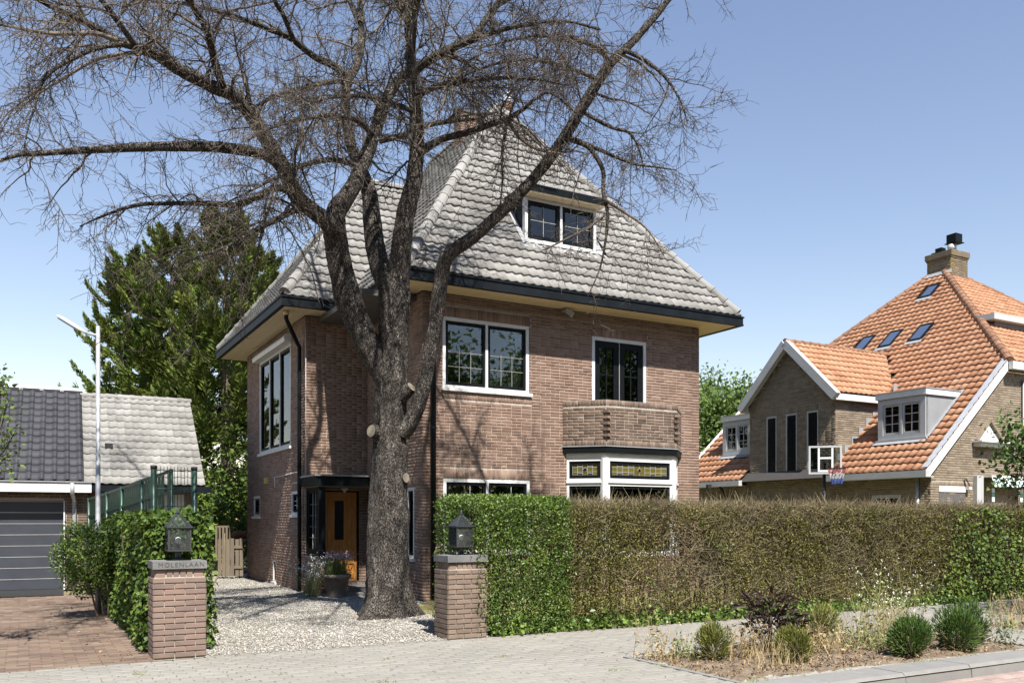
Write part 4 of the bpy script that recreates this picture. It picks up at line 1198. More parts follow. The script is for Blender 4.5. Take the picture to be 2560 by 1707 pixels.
def lantern(u, v, z, label):
    t = thing('pillar_lantern', label, 'lantern', W(u, v, z), TH, 'lanterns on the gate pillars')
    MB().lathe([(0.055, 0.0), (0.055, 0.012), (0.032, 0.02), (0.032, 0.095), (0.06, 0.10)], n=14).build('stem', M['lantern'], t, True)
    s, z0, z1 = 0.118, 0.10, 0.355
    fr = MB(); e = 0.018
    for x in (-s, s - e):
        for y in (-s, s - e):
            fr.box(x, x + e, y, y + e, z0 + 0.018, z1 - 0.0)
    for y in (-s, s - e):
        fr.box(-s + e, s - e, y, y + e, z1 - e, z1)
    for x in (-s, s - e):
        fr.box(x, x + e, -s + e, s - e, z1 - e, z1)
    fr.build('frame', M['lantern'], t)
    MB().box(-s - 0.004, s + 0.004, -s - 0.004, s + 0.004, z0, z0 + 0.017).build('base_plate', M['lantern'], t)
    for k in range(4):
        a = k * PI / 2
        mb = MB().box(-s + e, s - e, -0.002, 0.002, z0 + 0.018, z1 - e)
        mb.build('glass_pane', M['glass_clear'], t, loc=(math.sin(a) * (s - e / 2), -math.cos(a) * (s - e / 2), 0), rot=(0, 0, a))
        c, q = math.cos(a), math.sin(a)
        R = lambda x, y, z: (x * c - y * q, x * q + y * c, z)
        zt = 0.515; ss = s + 0.008
        MB().add([R(-ss, -ss, z1), R(ss, -ss, z1), R(0, 0, zt), R(-ss * .96, -ss * .96, z1), R(ss * .96, -ss * .96, z1)], [(0, 1, 2)]).build('roof_pane', M['glass_clear'], t)
        MB().beam(R(-ss, -ss, z1), R(0, 0, zt), 0.012, 0.012).build('roof_bar', M['lantern'], t)
        MB().beam(R(-ss, -ss, z1 + .002), R(ss, -ss, z1 + .002), 0.016, 0.014).build('roof_edge', M['lantern'], t)
    MB().lathe([(0.02, 0.505), (0.024, 0.52), (0.012, 0.535), (0.018, 0.545), (0.006, 0.56)], n=10).build('finial', M['lantern'], t, True)
    MB().lathe([(0.022, z0 + 0.017), (0.022, z0 + 0.075)], n=12).build('lamp_socket', M['rubber'], t)
    MB().lathe([(0.014, z0 + 0.076), (0.028, z0 + 0.10), (0.032, z0 + 0.12), (0.026, z0 + 0.142), (0.008, z0 + 0.152)], n=14).build('bulb', M['bulb'], t, True)
    return t


_, zt = pillar(-5.104, -4.805, 'brick gate pillar with MOLENLAAN lettered on its stone cap', 'pillar_brick', ('MOLENLAAN', 0.068, 0.275))
lantern(-5.104 + 0.27, -4.805 + 0.20, zt, 'square glass lantern standing on the MOLENLAAN pillar beside the ivy hedge')
_, zt2 = pillar(-1.774, -4.923, 'weathered brick gate pillar with number 7 on its cap, tucked into the privet hedge', 'pillar_brick2', ('7', 0.075, 0.30))
lantern(-1.774 + 0.27, -4.923 + 0.20, zt2, 'square glass lantern on the number 7 pillar, half buried in the privet hedge')

# ------------------------------------------------------------------ hedges


def toW(u, v, z):
    return np.stack([AX + u * CT - v * ST, AY + u * ST + v * CT, z], 1)


def lump(u, v, z, s=1.0):
    return (np.sin(u * 3.1 * s + 1) * np.sin(z * 4.3 * s + v * 2.2) + 0.6 * np.sin(u * 7.3 * s + z * 5.1 + 2) + 0.4 * np.sin(u * 13.7 * s - z * 9.0 + v * 8)) * 0.5


def shell_points(n, u0, u1, v0, v1, z0, z1, depth=0.16, amp=0.05, faces=(1, 1, 1, 1, 1), rnd=0.12):
    """points near the surface of a clipped hedge block with outward directions (house axes)"""
    Lu, Lv, Lz = u1 - u0, v1 - v0, z1 - z0
    ar = np.array([Lu * Lz, Lu * Lz, Lv * Lz, Lv * Lz, Lu * Lv]) * np.array(faces, float)
    k = rng.choice(5, n, p=ar / ar.sum())
    u = rng.uniform(u0, u1, n); v = rng.uniform(v0, v1, n); z = z0 + Lz * rng.random(n)
    dn = np.zeros((n, 3))
    dep = depth * rng.random(n) ** 1.6 - amp * lump(u, v, z)
    for q, (ax, s) in enumerate(((1, -1), (1, 1), (0, -1), (0, 1), (2, 1))):
        m_ = k == q; dn[m_, ax] = s
    v = np.where(k == 0, v0 + dep, np.where(k == 1, v1 - dep, v)); u = np.where(k == 2, u0 + dep, np.where(k == 3, u1 - dep, u)); z = np.where(k == 4, z1 - dep, z)
    # rounded shoulders
    r = rnd
    ev = np.minimum(v - v0, v1 - v); over = np.clip(z - (z1 - r), 0, None)
    pull = over ** 2 / r * 0.9
    v = np.where(k == 0, v + pull, np.where(k == 1, v - pull, v)); u = np.where(k == 2, u + pull, np.where(k == 3, u - pull, u))
    dz = np.clip(r - ev, 0, None) ** 2 / r * 0.8
    z = np.where(k == 4, z - dz, z)
    D = np.stack([dn[:, 0] * CT - dn[:, 1] * ST, dn[:, 0] * ST + dn[:, 1] * CT, dn[:, 2]], 1)
    return u, v, z, D


def hedge_stems(u0, u1, v, z1, n, r=0.010):
    P = []
    for i in range(n):
        u = random.uniform(u0, u1); vv = v + random.uniform(-0.12, 0.12); p = []
        du = 0
        for j in range(7):
            du += random.gauss(0, 0.05)
            p.append(tuple(W(u + du, vv + random.gauss(0, 0.03), z1 * j / 6)))
        P.append(p)
    P = np.array(P)
    return tubes(P, np.linspace(r, r * 0.4, 7)[None].repeat(n, 0), 4)


upv = np.array([0, 0, 1.0])
# ivy hedge along the left side of the driveway
iv = thing('ivy_hedge', 'dense glossy ivy hedge running back from the MOLENLAAN pillar', 'hedge', W(-4.8, -4.4, 0))
def local(V, root):
    return V - np.array(root.location)
u, v, z, D = shell_points(24000, -5.14, -4.42, -4.38, 2.3, 0.05, 1.50, depth=0.20, amp=0.07, faces=(1.5, 0.3, 1.2, 0.9, 1.4))
keep = ~((v < -4.40) & (u < -4.57))
z = z - np.clip(v - 0.5, 0, None) * 0.03
P = toW(u, v, z)[keep]; D = D[keep]
down = np.array([0, 0, -1.0])
V, F = leaves(P, 0.056, aspect=0.95, axis=D * 0.4 + down * 0.7, axis_amt=0.55, nrm=D + upv * 0.35, nrm_amt=0.6)
link('foliage', np_mesh('foliage', local(V, iv), F), M['ivy'], iv, 'stuff')
u, v, z, D = shell_points(2600, -5.0, -4.5, -4.35, 2.2, 0.1, 1.53, depth=0.35, amp=0.0)
V, F = leaves(toW(u, v, z), 0.10, aspect=1.0)
link('inner_foliage', np_mesh('foliage', local(V, iv), F), M['ivy'], iv, 'stuff')
V, F = hedge_stems(-5.0, -4.55, -4.2, 1.3, 8, 0.014)
V2, F2 = cat([(V, F)] + [hedge_stems(-4.95, -4.6, q, 1.3, 5, 0.014) for q in np.arange(-3.6, 2.2, 0.6)])
link('stem', np_mesh('stem', local(V2, iv), F2), M['hedge_twig'], iv, 'stuff')

# green privet beside the right pillar
pv = thing('privet_hedge', 'clipped bright green privet hedge block behind the number 7 pillar', 'hedge', W(-0.6, -4.3, 0))
u, v, z, D = shell_points(33000, -1.55, 0.02, -4.95, -4.0, 0.03, 1.75, depth=0.16, amp=0.055, faces=(1.3, 0.5, 1, 0.35, 1.2))
keep = ~((u < -1.40) & (v < -4.50) & (z < 1.66 - 0.25 * (u + 1.22))) & ~((u < -1.2) & (v < -4.50) & (v > -4.93) & (z < 1.05)) & ~((v < -4.88) & (rng.random(len(u)) < 0.25))
rag = rng.random(len(u)) < np.clip(1.3 - (u + 0.15) * 4 - 0.6 * lump(u * 2, v, z * 2), 0, 1)
k2 = keep & rag
V, F = leaves(toW(u, v, z)[k2], 0.034, aspect=0.55, axis=D[k2] * 0.7 + upv * 0.3, axis_amt=0.5, nrm=D[k2] + upv * 0.3, nrm_amt=0.35)
link('foliage', np_mesh('foliage', local(V, pv), F), M['privet'], pv, 'stuff')
u, v, z, D = shell_points(6000, -1.45, 0.1, -4.72, -4.08, 0.1, 1.68, depth=0.34, amp=0.0)
keep = ~((u < -1.22) & (v < -4.48))
V, F = leaves(toW(u, v, z)[keep], 0.048, aspect=0.6)
link('inner_foliage', np_mesh('foliage', local(V, pv), F), M['privet'], pv, 'stuff')
V, F = cat([hedge_stems(-1.2, 0.0, -4.4, 1.6, 40, 0.009)])
link('stem', np_mesh('stem', local(V, pv), F), M['hedge_twig'], pv, 'stuff')

# dry hedge
dh = thing('dry_hedge', 'long brown half dead clipped hedge of bare twigs between pavement and brick house', 'hedge', W(6, -4.4, 0))


def twig_cloud(n, u0, u1, v0, v1, z0, z1, dens):
    u = rng.uniform(u0, u1, n); v = v0 + (v1 - v0) * rng.random(n) ** 1.35; z = z0 + (z1 - z0) * rng.random(n) ** 0.85
    k = rng.random(n) < dens(u, v, z)
    return u[k], v[k], z[k]


dens = lambda u, v, z: np.clip((0.74 + 0.3 * np.clip((u - 3.2) / 2.2, 0, 1)) * (0.75 + 0.35 * lump(u * 0.8, v, z * 1.2)) + np.clip((z - 1.35) * 1.6, 0, 0.5), 0.12, 1) * np.where((u > 0.15) & (u < 1.5) & (z < 0.55), 0.35, 1)
Vs = []
for n, L, wd, rise in ((105000, 0.11, 0.0064, 0.5), (42000, 0.20, 0.0078, 0.8)):
    u, v, z = twig_cloud(n, 0.05, 13.2, -4.80, -4.12, 0.10, 1.69, dens)
    P = toW(u, v, z)
    A = rng.normal(size=P.shape) * np.array([1, 1, 0.8]); A[:, 2] += rise
    Vs.append(blades(P, A, L * (0.5 + rng.random(len(P))), wd * (0.6 + 0.8 * rng.random(len(P)))))
# clipped brush on top
u, v, z = twig_cloud(15000, 0.05, 13.2, -4.80, -4.12, 1.58, 1.70, lambda u, v, z: np.ones(len(u)))
z = z + 0.025 * lump(u * 0.9, v, u * 0.3)
A = rng.normal(size=(len(u), 3)) * 0.45; A[:, 2] += 1
Vs.append(blades(toW(u, v, z), A, 0.05 + 0.06 * rng.random(len(u)), 0.004 + 0.003 * rng.random(len(u))))
V, F = cat(Vs)
link('twigs', np_mesh('twigs', local(V, dh), F), M['hedge_twig'], dh, 'stuff')
V, F = cat([hedge_stems(0.1, 13, -4.45, 1.55, 420, 0.009)])
link('stem', np_mesh('stem', local(V, dh), F), M['hedge_twig'], dh, 'stuff')
u, v, z = twig_cloud(165000, 0.05, 13.2, -4.84, -4.05, 0.05, 1.66,
                     lambda u, v, z: np.clip(0.42 + 0.95 * lump(u * 0.55 + 3, v, z * 0.7) + 0.35 * np.clip(0.5 - z, 0, 1) + 0.35 * np.clip((u - 3.5) / 3, 0, 1) + np.clip(0.9 - u * 0.6, 0, 0.8), 0.02, 1))
nL = len(u)
V, F = leaves(toW(u, v, z), 0.034, aspect=0.55, nrm=upv[None], nrm_amt=0.25)
link('foliage', np_mesh('foliage', local(V, dh), F), M['hedge_leaf'], dh, 'stuff')
# fresh green shoots in the hedge
u, v, z = twig_cloud(38000, 0.0, 13, -4.86, -4.1, 0.05, 1.68,
                     lambda u, v, z: np.clip(1.6 * lump(u * 0.9 + 1.7, v, z * 1.3) - 0.45 + 1.1 * np.clip(0.55 - z, 0, 1) + np.clip(0.95 - u * 0.65, 0, 0.95), 0, 1))
V, F = leaves(toW(u, v, z), 0.036, aspect=0.55, nrm=upv[None], nrm_amt=0.3)
link('green_shoots', np_mesh('foliage', local(V, dh), F), M['privet'], dh, 'stuff')
# ivy climbing through the right end of the hedge
ip = thing('ivy_plant', 'dark ivy climbing the right hand end of the dry hedge', 'ivy', W(9, -4.8, 0))
u, v, z, D = shell_points(9500, 7.0, 13.2, -4.92, -4.2, 0.02, 1.70, depth=0.14, amp=0.06, faces=(1, 0, 0, 0, 0.25))
k = rng.random(len(u)) < np.clip(1.15 - z * 0.75 + 0.5 * lump(u * 0.8, v, z) + 0.7 * np.exp(-((u - 9.1) / 0.35) ** 2) + np.clip((7.9 - u) * -0.5, -0.6, 0.25) - np.clip(8.0 - u, 0, 1) * 0.9, 0, 1)
V, F = leaves(toW(u, v, z)[k], 0.055, aspect=0.9, axis=(D * 0.4 + down * 0.7)[k], axis_amt=0.5, nrm=(D + upv * 0.4)[k], nrm_amt=0.6)
link('foliage', np_mesh('foliage', local(V, ip), F), M['ivy'], ip, 'stuff')
V, F = hedge_stems(7.6, 13, -4.85, 1.0, 30, 0.007)
link('stem', np_mesh('stem', local(V, ip), F), M['hedge_twig'], ip, 'stuff')
# low weeds at the hedge foot
wf = thing('ground_cover', 'low ivy and weeds growing along the foot of the hedge', 'weeds', W(3, -4.9, 0))
u = rng.uniform(-1.2, 13, 6500); v = -4.88 + rng.normal(size=6500) * 0.09; z = np.abs(rng.normal(size=6500)) * 0.09 * (0.7 + 0.6 * lump(u * 1.5, v, u)) + 0.01
V, F = leaves(toW(u, v, z), 0.06, aspect=0.8, nrm=upv[None], nrm_amt=0.5)
link('foliage', np_mesh('foliage', local(V, wf), F), M['privet'], wf, 'stuff')
wf['kind'] = 'stuff'

# ------------------------------------------------------------------ the bare tree
BT = thing('bare_tree', 'huge nearly leafless tree with spreading limbs standing in front of the brick house', 'tree', (at(968, 1540, 13.29).x, 13.29, 0))
TO = np.array(BT.location)


def smooth_path(pts, n):
    """Catmull-Rom through (x,y,z,r) rows"""
    p = np.array(pts, float); p = np.vstack([2 * p[0] - p[1], p, 2 * p[-1] - p[-2]])
    seg = len(p) - 3; out = []
    for i in range(n):
        t = i / (n - 1) * seg; k = min(int(t), seg - 1); f = t - k
        a, b, c, d_ = p[k], p[k + 1], p[k + 2], p[k + 3]
        out.append(0.5 * (2 * b + (c - a) * f + (2 * a - 5 * b + 4 * c - d_) * f * f + (3 * b - 3 * c + d_ - a) * f ** 3))
    out = np.array(out); out[:, 3] = np.maximum(out[:, 3], 0.004)
    return out


def bark_tube(path, sides, amp, flare=None):
    n = len(path); P = path[:, :3]; T = np.gradient(P, axis=0); T = unit(T)
    ref = np.array([1.0, 0.2, 0.1]) if abs(T[0, 2]) > 0.7 else np.array([0.1, 0.2, 1.0])
    X = np.empty_like(P); x = ref
    for i in range(n):
        x = x - T[i] * np.dot(x, T[i]); x = x / np.linalg.norm(x); X[i] = x
    Y = np.cross(T, X)
    a = np.arange(sides) * 2 * PI / sides
    A, S = np.meshgrid(a, np.cumsum(np.r_[0, np.linalg.norm(np.diff(P, axis=0), axis=1)]))
    R = np.repeat(path[:, 3:4], sides, 1)
    if flare is not None:
        R = R * flare(A, S)
    big_ = 0.06 * np.sin(A * 2 + S * 1.3) + 0.05 * np.sin(A * 3 - S * 2.1 + 1)
    if amp > 0.005:                              # knots and swellings
        for _ in range(int(S.max() * 2.2) + 1):
            a0, s0, w0, h0 = rng.random() * 2 * PI, rng.random() * S.max(), rng.uniform(0.07, 0.16), rng.uniform(0.05, 0.17)
            da = np.abs((A - a0 + PI) % (2 * PI) - PI) * R
            big_ = big_ + h0 * np.exp(-(da ** 2 + (S - s0) ** 2) / w0 ** 2)
    ridge = np.abs(np.sin(A * 7 + 2.2 * np.sin(S * 2.3 + A) + S * 1.1)) + 0.5 * np.abs(np.sin(A * 13 - S * 9.0 + 3 * np.sin(S * 5 + A * 2)))
    R = R * (1 + big_) + amp * (ridge - 0.9) + amp * 0.5 * rng.normal(size=R.shape)
    V = P[:, None] + R[..., None] * (X[:, None] * np.cos(A)[..., None] + Y[:, None] * np.sin(A)[..., None])
    i = np.arange(n - 1)[:, None] * sides; j = np.arange(sides)[None]; j2 = (j + 1) % sides
    F = np.stack([i + j, i + j2, i + sides + j2, i + sides + j], -1).reshape(-1, 4)
    return V.reshape(-1, 3), F


def px_path(rows):
    """rows: (photo x, photo y, metres away, radius in photo pixels)"""
    return [tuple(at(x, y, Y)) + (r * Y / FPX,) for x, y, Y, r in rows]


trunk = smooth_path(px_path([(966, 1552, 13.29, 50), (968, 1480, 13.29, 49), (970, 1400, 13.29, 47), (971, 1250, 13.29, 44), (972, 1120, 13.29, 40), (975, 1030, 13.29, 39), (980, 960, 13.29, 39),
                             (985, 880, 13.29, 38), (987, 800, 13.29, 37), (985, 730, 13.3, 37), (983, 690, 13.3, 33)]), 90)
trunk[0, 2] = -0.08
fl = lambda A, S: 1 + np.exp(-S / 0.24) * (0.62 + 0.5 * np.sin(A * 5 + 0.7) + 0.3 * np.sin(A * 3 + 2)) + 0.05 * np.sin(A * 6 + S * 0.6)
V, F = bark_tube(trunk, 72, 0.013, fl)
trunko = link('trunk', np_mesh('trunk', V - TO, F, True), M['bark'], BT)

LIMBS = {
 'L1': [(972, 960, 13.3, 36), (930, 880, 13.25, 36), (882, 772, 13.2, 35), (850, 665, 13.15, 33), (838, 590, 13.1, 32), (832, 540, 13.1, 30)],
 'L1a': [(842, 600, 13.1, 28), (815, 552, 12.8, 25), (746, 497, 12.5, 23), (708, 421, 12.2, 22), (651, 325, 11.9, 20), (597, 249, 11.6, 19), (536, 218, 11.3, 17), (459, 180, 11, 16),
         (402, 145, 10.7, 15), (344, 119, 10.4, 13), (287, 99, 10.1, 12), (230, 65, 9.8, 10.5), (161, 31, 9.5, 9), (99, 0, 9.2, 8), (20, -50, 8.9, 6), (-70, -90, 8.6, 4)],
 'L1b': [(725, 450, 12.75, 16), (690, 405, 12.55, 16), (651, 384, 12.36, 15), (597, 374, 12.16, 15), (532, 367, 11.97, 14), (459, 367, 11.77, 13), (398, 367, 11.57, 12.5), (306, 371, 11.38, 11.5), (230, 375, 11.18, 10),
         (161, 379, 10.98, 9), (115, 383, 10.79, 8), (50, 387, 10.59, 6.5), (0, 402, 10.4, 5), (-60, 425, 10.2, 3)],
 'L1c': [(760, 505, 12.9, 12), (700, 470, 12.74, 10), (640, 492, 12.57, 9), (597, 512, 12.41, 8), (517, 509, 12.25, 7), (421, 509, 12.09, 5.5), (344, 513, 11.93, 5), (268, 536, 11.76, 3.5), (199, 566, 11.6, 1.8)],
 'L1e': [(790, 530, 13, 10), (740, 525, 12.57, 9), (690, 550, 12.13, 7.5), (630, 580, 11.7, 6), (560, 620, 11.27, 4.5), (470, 650, 10.83, 3), (400, 690, 10.4, 1.6)],
 'L1d': [(560, 225, 11.4, 12), (540, 165, 11.1, 11.5), (530, 128, 10.8, 11), (513, 69, 10.5, 10), (482, 15, 10.2, 9), (462, -50, 9.9, 7), (455, -120, 9.6, 4)],
 'L1f': [(340, 117, 9.9, 9), (310, 75, 9.68, 9), (268, 19, 9.45, 8), (240, -20, 9.22, 6), (215, -80, 9, 3)],
 'L1g': [(290, 100, 9.4, 7), (237, 84, 9.13, 6.5), (184, 84, 8.87, 6), (126, 84, 8.6, 5), (57, 73, 8.33, 4), (0, 63, 8.07, 3.2), (-60, 60, 7.8, 2)],
 'L1h': [(320, 110, 9.6, 8), (249, 119, 9.37, 7), (184, 145, 9.14, 6.5), (126, 180, 8.91, 5.5), (103, 210, 8.69, 5), (88, 260, 8.46, 3.8), (73, 310, 8.23, 2.5), (60, 370, 8, 1.5)],
 'L1i': [(375, 128, 10.2, 7), (310, 135, 10.36, 6), (240, 150, 10.52, 5), (170, 190, 10.68, 4), (90, 240, 10.84, 2.8), (30, 290, 11, 1.5)],
 'L2': [(832, 560, 13.1, 28), (845, 522, 13.15, 25), (880, 471, 13.3, 21), (907, 413, 13.5, 19), (926, 363, 13.6, 18), (945, 306, 13.7, 17), (965, 249, 13.8, 16), (991, 207, 13.85, 15), (1014, 184, 13.9, 14),
        (1068, 153, 13.9, 13), (1125, 122, 13.9, 12), (1183, 92, 13.9, 10.5), (1210, 57, 13.9, 9), (1252, 0, 13.9, 7.5), (1290, -70, 13.9, 5), (1310, -130, 13.9, 3)],
 'M1': [(985, 740, 13.3, 34), (960, 690, 13.4, 31), (940, 620, 13.55, 27), (930, 540, 13.7, 24), (922, 480, 13.8, 20), (895, 410, 13.9, 17), (873, 344, 14.0, 15), (862, 249, 14.1, 13), (876, 191, 14.15, 12),
        (892, 165, 14.2, 11), (903, 96, 14.25, 9.5), (900, 0, 14.3, 7.5), (905, -90, 14.3, 5), (900, -160, 14.3, 3)],
 'M1b': [(868, 290, 14.05, 10), (853, 184, 13.67, 10), (785, 142, 13.29, 9), (727, 96, 12.91, 8.5), (670, 73, 12.53, 8), (612, 50, 12.14, 7), (536, 27, 11.76, 6), (470, 12, 11.38, 4.5), (380, 5, 11, 3)],
 'M1c': [(735, 102, 12.6, 8), (708, 38, 12.3, 7.5), (685, 0, 12, 6.5), (665, -60, 11.7, 4), (650, -120, 11.4, 2)],
 'M2': [(990, 740, 13.3, 33), (1000, 660, 13.25, 29), (1007, 597, 13.2, 27), (1015, 536, 13.15, 25), (1033, 459, 13.1, 22), (1041, 383, 13.05, 20), (1041, 306, 13.0, 19), (1035, 230, 12.95, 17), (1030, 172, 12.9, 16),
        (1026, 115, 12.9, 14), (1020, 57, 12.85, 12), (1028, 0, 12.8, 10), (1035, -80, 12.8, 7), (1030, -150, 12.8, 4)],
 'M2a': [(1040, 390, 13.05, 12), (1068, 369, 13.0, 10.5), (1106, 348, 12.9, 9.5), (1164, 333, 12.75, 9), (1221, 314, 12.6, 8.5), (1271, 295, 12.5, 7.5), (1305, 276, 12.4, 6), (1343, 245, 12.3, 4.5), (1380, 235, 12.2, 3.5), (1450, 290, 12.1, 2)],
 'M2b': [(950, 352, 13.7, 9), (1014, 337, 13.9, 8), (1068, 314, 14.1, 7), (1133, 302, 14.3, 6), (1183, 298, 14.4, 4.5), (1240, 280, 14.5, 3)],
 'M2c': [(1265, 300, 12.5, 6.5), (1262, 335, 12.45, 5), (1255, 385, 12.4, 4), (1256, 450, 12.35, 3), (1250, 520, 12.3, 1.6)],
 'M2d': [(1270, 300, 12.5, 6), (1300, 345, 12.5, 5), (1345, 374, 12.5, 4), (1400, 385, 12.4, 2.5), (1440, 400, 12.4, 1.5)],
 'M2e': [(1030, 190, 12.9, 10), (1075, 150, 12.42, 9), (1150, 115, 11.93, 8), (1240, 80, 11.45, 7), (1330, 60, 10.97, 5.5), (1420, 55, 10.48, 4), (1500, 75, 10, 2.5)],
 'M2f': [(1035, 240, 12.95, 9), (1100, 215, 12.4, 8), (1180, 200, 11.85, 6.5), (1260, 195, 11.3, 5), (1350, 200, 10.75, 3.5), (1420, 215, 10.2, 2)],
 'R': [(1005, 1085, 13.25, 26), (1029, 1050, 13.2, 22), (1055, 985, 13.14, 21), (1077, 871, 13.09, 20), (1094, 762, 13.04, 20), (1108, 665, 12.98, 20), (1132, 628, 12.93, 19), (1197, 582, 12.88, 18), (1284, 501, 12.82, 17),
       (1361, 414, 12.77, 16), (1415, 337, 12.72, 15), (1480, 229, 12.67, 14), (1524, 163, 12.61, 12), (1589, 98, 12.56, 10), (1654, 22, 12.51, 7.5), (1700, -40, 12.45, 5), (1730, -100, 12.4, 3)],
 'Ra': [(1420, 345, 12.7, 9), (1466, 364, 12.66, 7.5), (1489, 390, 12.62, 7), (1508, 429, 12.59, 6.5), (1508, 478, 12.55, 6), (1519, 536, 12.51, 5), (1514, 600, 12.47, 4), (1500, 670, 12.44, 2.5), (1470, 740, 12.4, 1.5)],
 'Rb': [(1466, 360, 12.68, 6), (1527, 387, 12.51, 5), (1585, 410, 12.34, 4), (1642, 418, 12.17, 2.8), (1690, 425, 12, 1.5)],
 'Rc': [(1455, 280, 12.65, 6), (1527, 318, 12.69, 5), (1573, 333, 12.73, 4), (1600, 380, 12.76, 2.5), (1610, 440, 12.8, 1.4)],
 'Rd': [(1512, 500, 12.5, 5), (1560, 530, 12.4, 4.2), (1610, 565, 12.3, 3.2), (1640, 605, 12.2, 2), (1660, 640, 12.1, 1.2)],
 'Re': [(1530, 160, 12.57, 8), (1490, 120, 12.14, 7), (1430, 95, 11.7, 6), (1360, 90, 11.27, 5), (1280, 100, 10.83, 3.5), (1200, 120, 10.4, 2)],
 'Rf': [(1560, 125, 12.53, 7), (1610, 150, 12.47, 6), (1660, 190, 12.41, 4.5), (1700, 250, 12.36, 3), (1720, 310, 12.3, 1.6)],
 'Rg': [(1500, 200, 12.6, 7), (1420, 170, 12.78, 6), (1330, 150, 12.95, 5), (1240, 160, 13.12, 4), (1160, 190, 13.3, 2.4)],
 'Rh': [(1505, 545, 12.45, 4), (1460, 575, 12.33, 3.5), (1410, 600, 12.22, 3), (1360, 625, 12.1, 1.8)],
 'N1': [(935, 340, 13.65, 9), (890, 300, 12.96, 8), (820, 290, 12.27, 7), (750, 300, 11.58, 5.5), (680, 320, 10.89, 4), (620, 350, 10.2, 2.5)],
 'N2': [(905, 420, 13.5, 9), (840, 400, 12.9, 8), (770, 410, 12.3, 6.5), (700, 440, 11.7, 5), (620, 480, 11.1, 3.6), (540, 520, 10.5, 2)],
 'N3': [(870, 200, 14.1, 8), (800, 210, 13.8, 7), (720, 230, 13.5, 5.5), (650, 260, 13.2, 4), (590, 300, 13.0, 2.4)],
 'N4': [(1035, 280, 13, 8), (960, 250, 12.15, 7), (880, 240, 11.3, 5.5), (800, 250, 10.45, 4), (730, 280, 9.6, 2.4)],
}
# extra limbs that come forward, go back and close the top of the crown, as the shade on the ground shows
for nm, rows in (('K1', [(1030, 120, 12.9, 10), (1040, 20, 11.6, 9), (1080, -110, 10.4, 8), (1090, -260, 9.2, 6), (1080, -430, 8.0, 4.5), (1060, -560, 7.2, 3)]),
                 ('K5', [(1020, 57, 12.85, 10), (960, -60, 11.4, 9), (880, -200, 10.0, 7.5), (800, -330, 8.8, 6), (720, -450, 7.8, 4)]), ('K6', [(1252, 0, 13.9, 9), (1290, -120, 12.0, 8), (1330, -260, 10.4, 6.5), (1360, -420, 8.8, 5), (1370, -520, 7.8, 3)]),
                 ('K7', [(482, 15, 10.0, 8), (430, -120, 8.8, 6), (360, -260, 7.6, 4.5), (280, -360, 6.8, 3)]), ('K2', [(900, 60, 14.2, 9), (860, -20, 15.0, 7), (800, -80, 15.8, 5), (740, -120, 16.4, 3)]),
                 ('K3', [(1240, 15, 13.9, 8), (1330, -30, 14.6, 6), (1430, -60, 15.0, 4), (1520, -70, 15.2, 2.5)]), ('K4', [(470, 0, 12.6, 8), (400, -50, 13.4, 6), (320, -80, 14.2, 4), (240, -90, 14.8, 2.5)])):
    LIMBS[nm] = rows
PAR = {  # secondary branches per metre, length, droop
 'L1': (0.0, 0, 0), 'L1a': (6.0, 1.15, 0.06), 'L1b': (3.0, 0.8, 0.07), 'L1c': (7, 0.9, 0.16), 'L1e': (8, 0.9, 0.16), 'L1d': (5, 1.0, 0.05), 'L1f': (5, 0.9, 0.05), 'L1g': (6, 0.8, 0.08), 'L1h': (4, 0.6, 0.1), 'L1i': (3, 0.5, 0.1),
 'Ra': (3.2, 0.55, 0.1), 'Rb': (4, 0.5, 0.1), 'Rd': (4, 0.5, 0.1), 'Rh': (5, 0.35, 0.12), 'M2c': (4, 0.6, 0.1), 'M2d': (4, 0.6, 0.1),
 'M1': (4.5, 1.2, 0.05), 'M2': (3.6, 1.25, 0.05), 'L2': (5.5, 1.25, 0.05), 'R': (4.2, 1.05, 0.05)}
Llist = []
for nm, rows in LIMBS.items():
    path = smooth_path(px_path(rows), max(16, len(rows) * 6)); path[:, 3] *= 0.87
    base = max(path[:, 3])
    V, F = bark_tube(path, 18 if base > 0.12 else (11 if base > 0.05 else 7), 0.006 if base > 0.12 else (0.0035 if base > 0.05 else 0.0015))
    link('limb' if base > 0.1 else 'branch', np_mesh('limb', V - TO, F, True), M['bark'] if base > 0.03 else M['twig'], BT)
    Llist.append((nm, path))


def resample(path, k):
    s = np.r_[0, np.cumsum(np.linalg.norm(np.diff(path[:, :3], axis=0), axis=1))]
    q = np.linspace(0, s[-1], k)
    return np.stack([np.interp(q, s, path[:, c]) for c in range(4)], 1), s[-1]


LP, LR, idx, tt, ln, dr = [], [], [], [], [], []
for i, (nm, path) in enumerate(Llist):
    rp, L = resample(path, 24); LP.append(rp[:, :3]); LR.append(rp[:, 3])
    den, lg, g = PAR.get(nm, (6.5, 0.85, 0.09))
    n = int(den * L * 1.05)
    for q in range(n):
        t = rng.uniform(0.22 if nm in ('M1', 'M2', 'R', 'L2') else 0.12, 1.0)
        if nm == 'M1' and t < 0.38: continue
        if nm == 'M2' and t < 0.36: continue
        if nm == 'R' and t < 0.52: continue
        if nm == 'L1b' and 0.12 < t < 0.68 and rng.random() < 0.75: continue
        idx.append(i); tt.append(t); ln.append(lg * rng.uniform(0.45, 1.5) * (1.1 - 0.35 * t)); dr.append(g)
LP = np.array(LP); LR = np.array(LR)
idx = np.array(idx); tt = np.array(tt); ln = np.array(ln); dr = np.array(dr)
S2 = grow(LP, idx, tt, ln, 11, 0.95, 0.17, 0.0, 0.75)
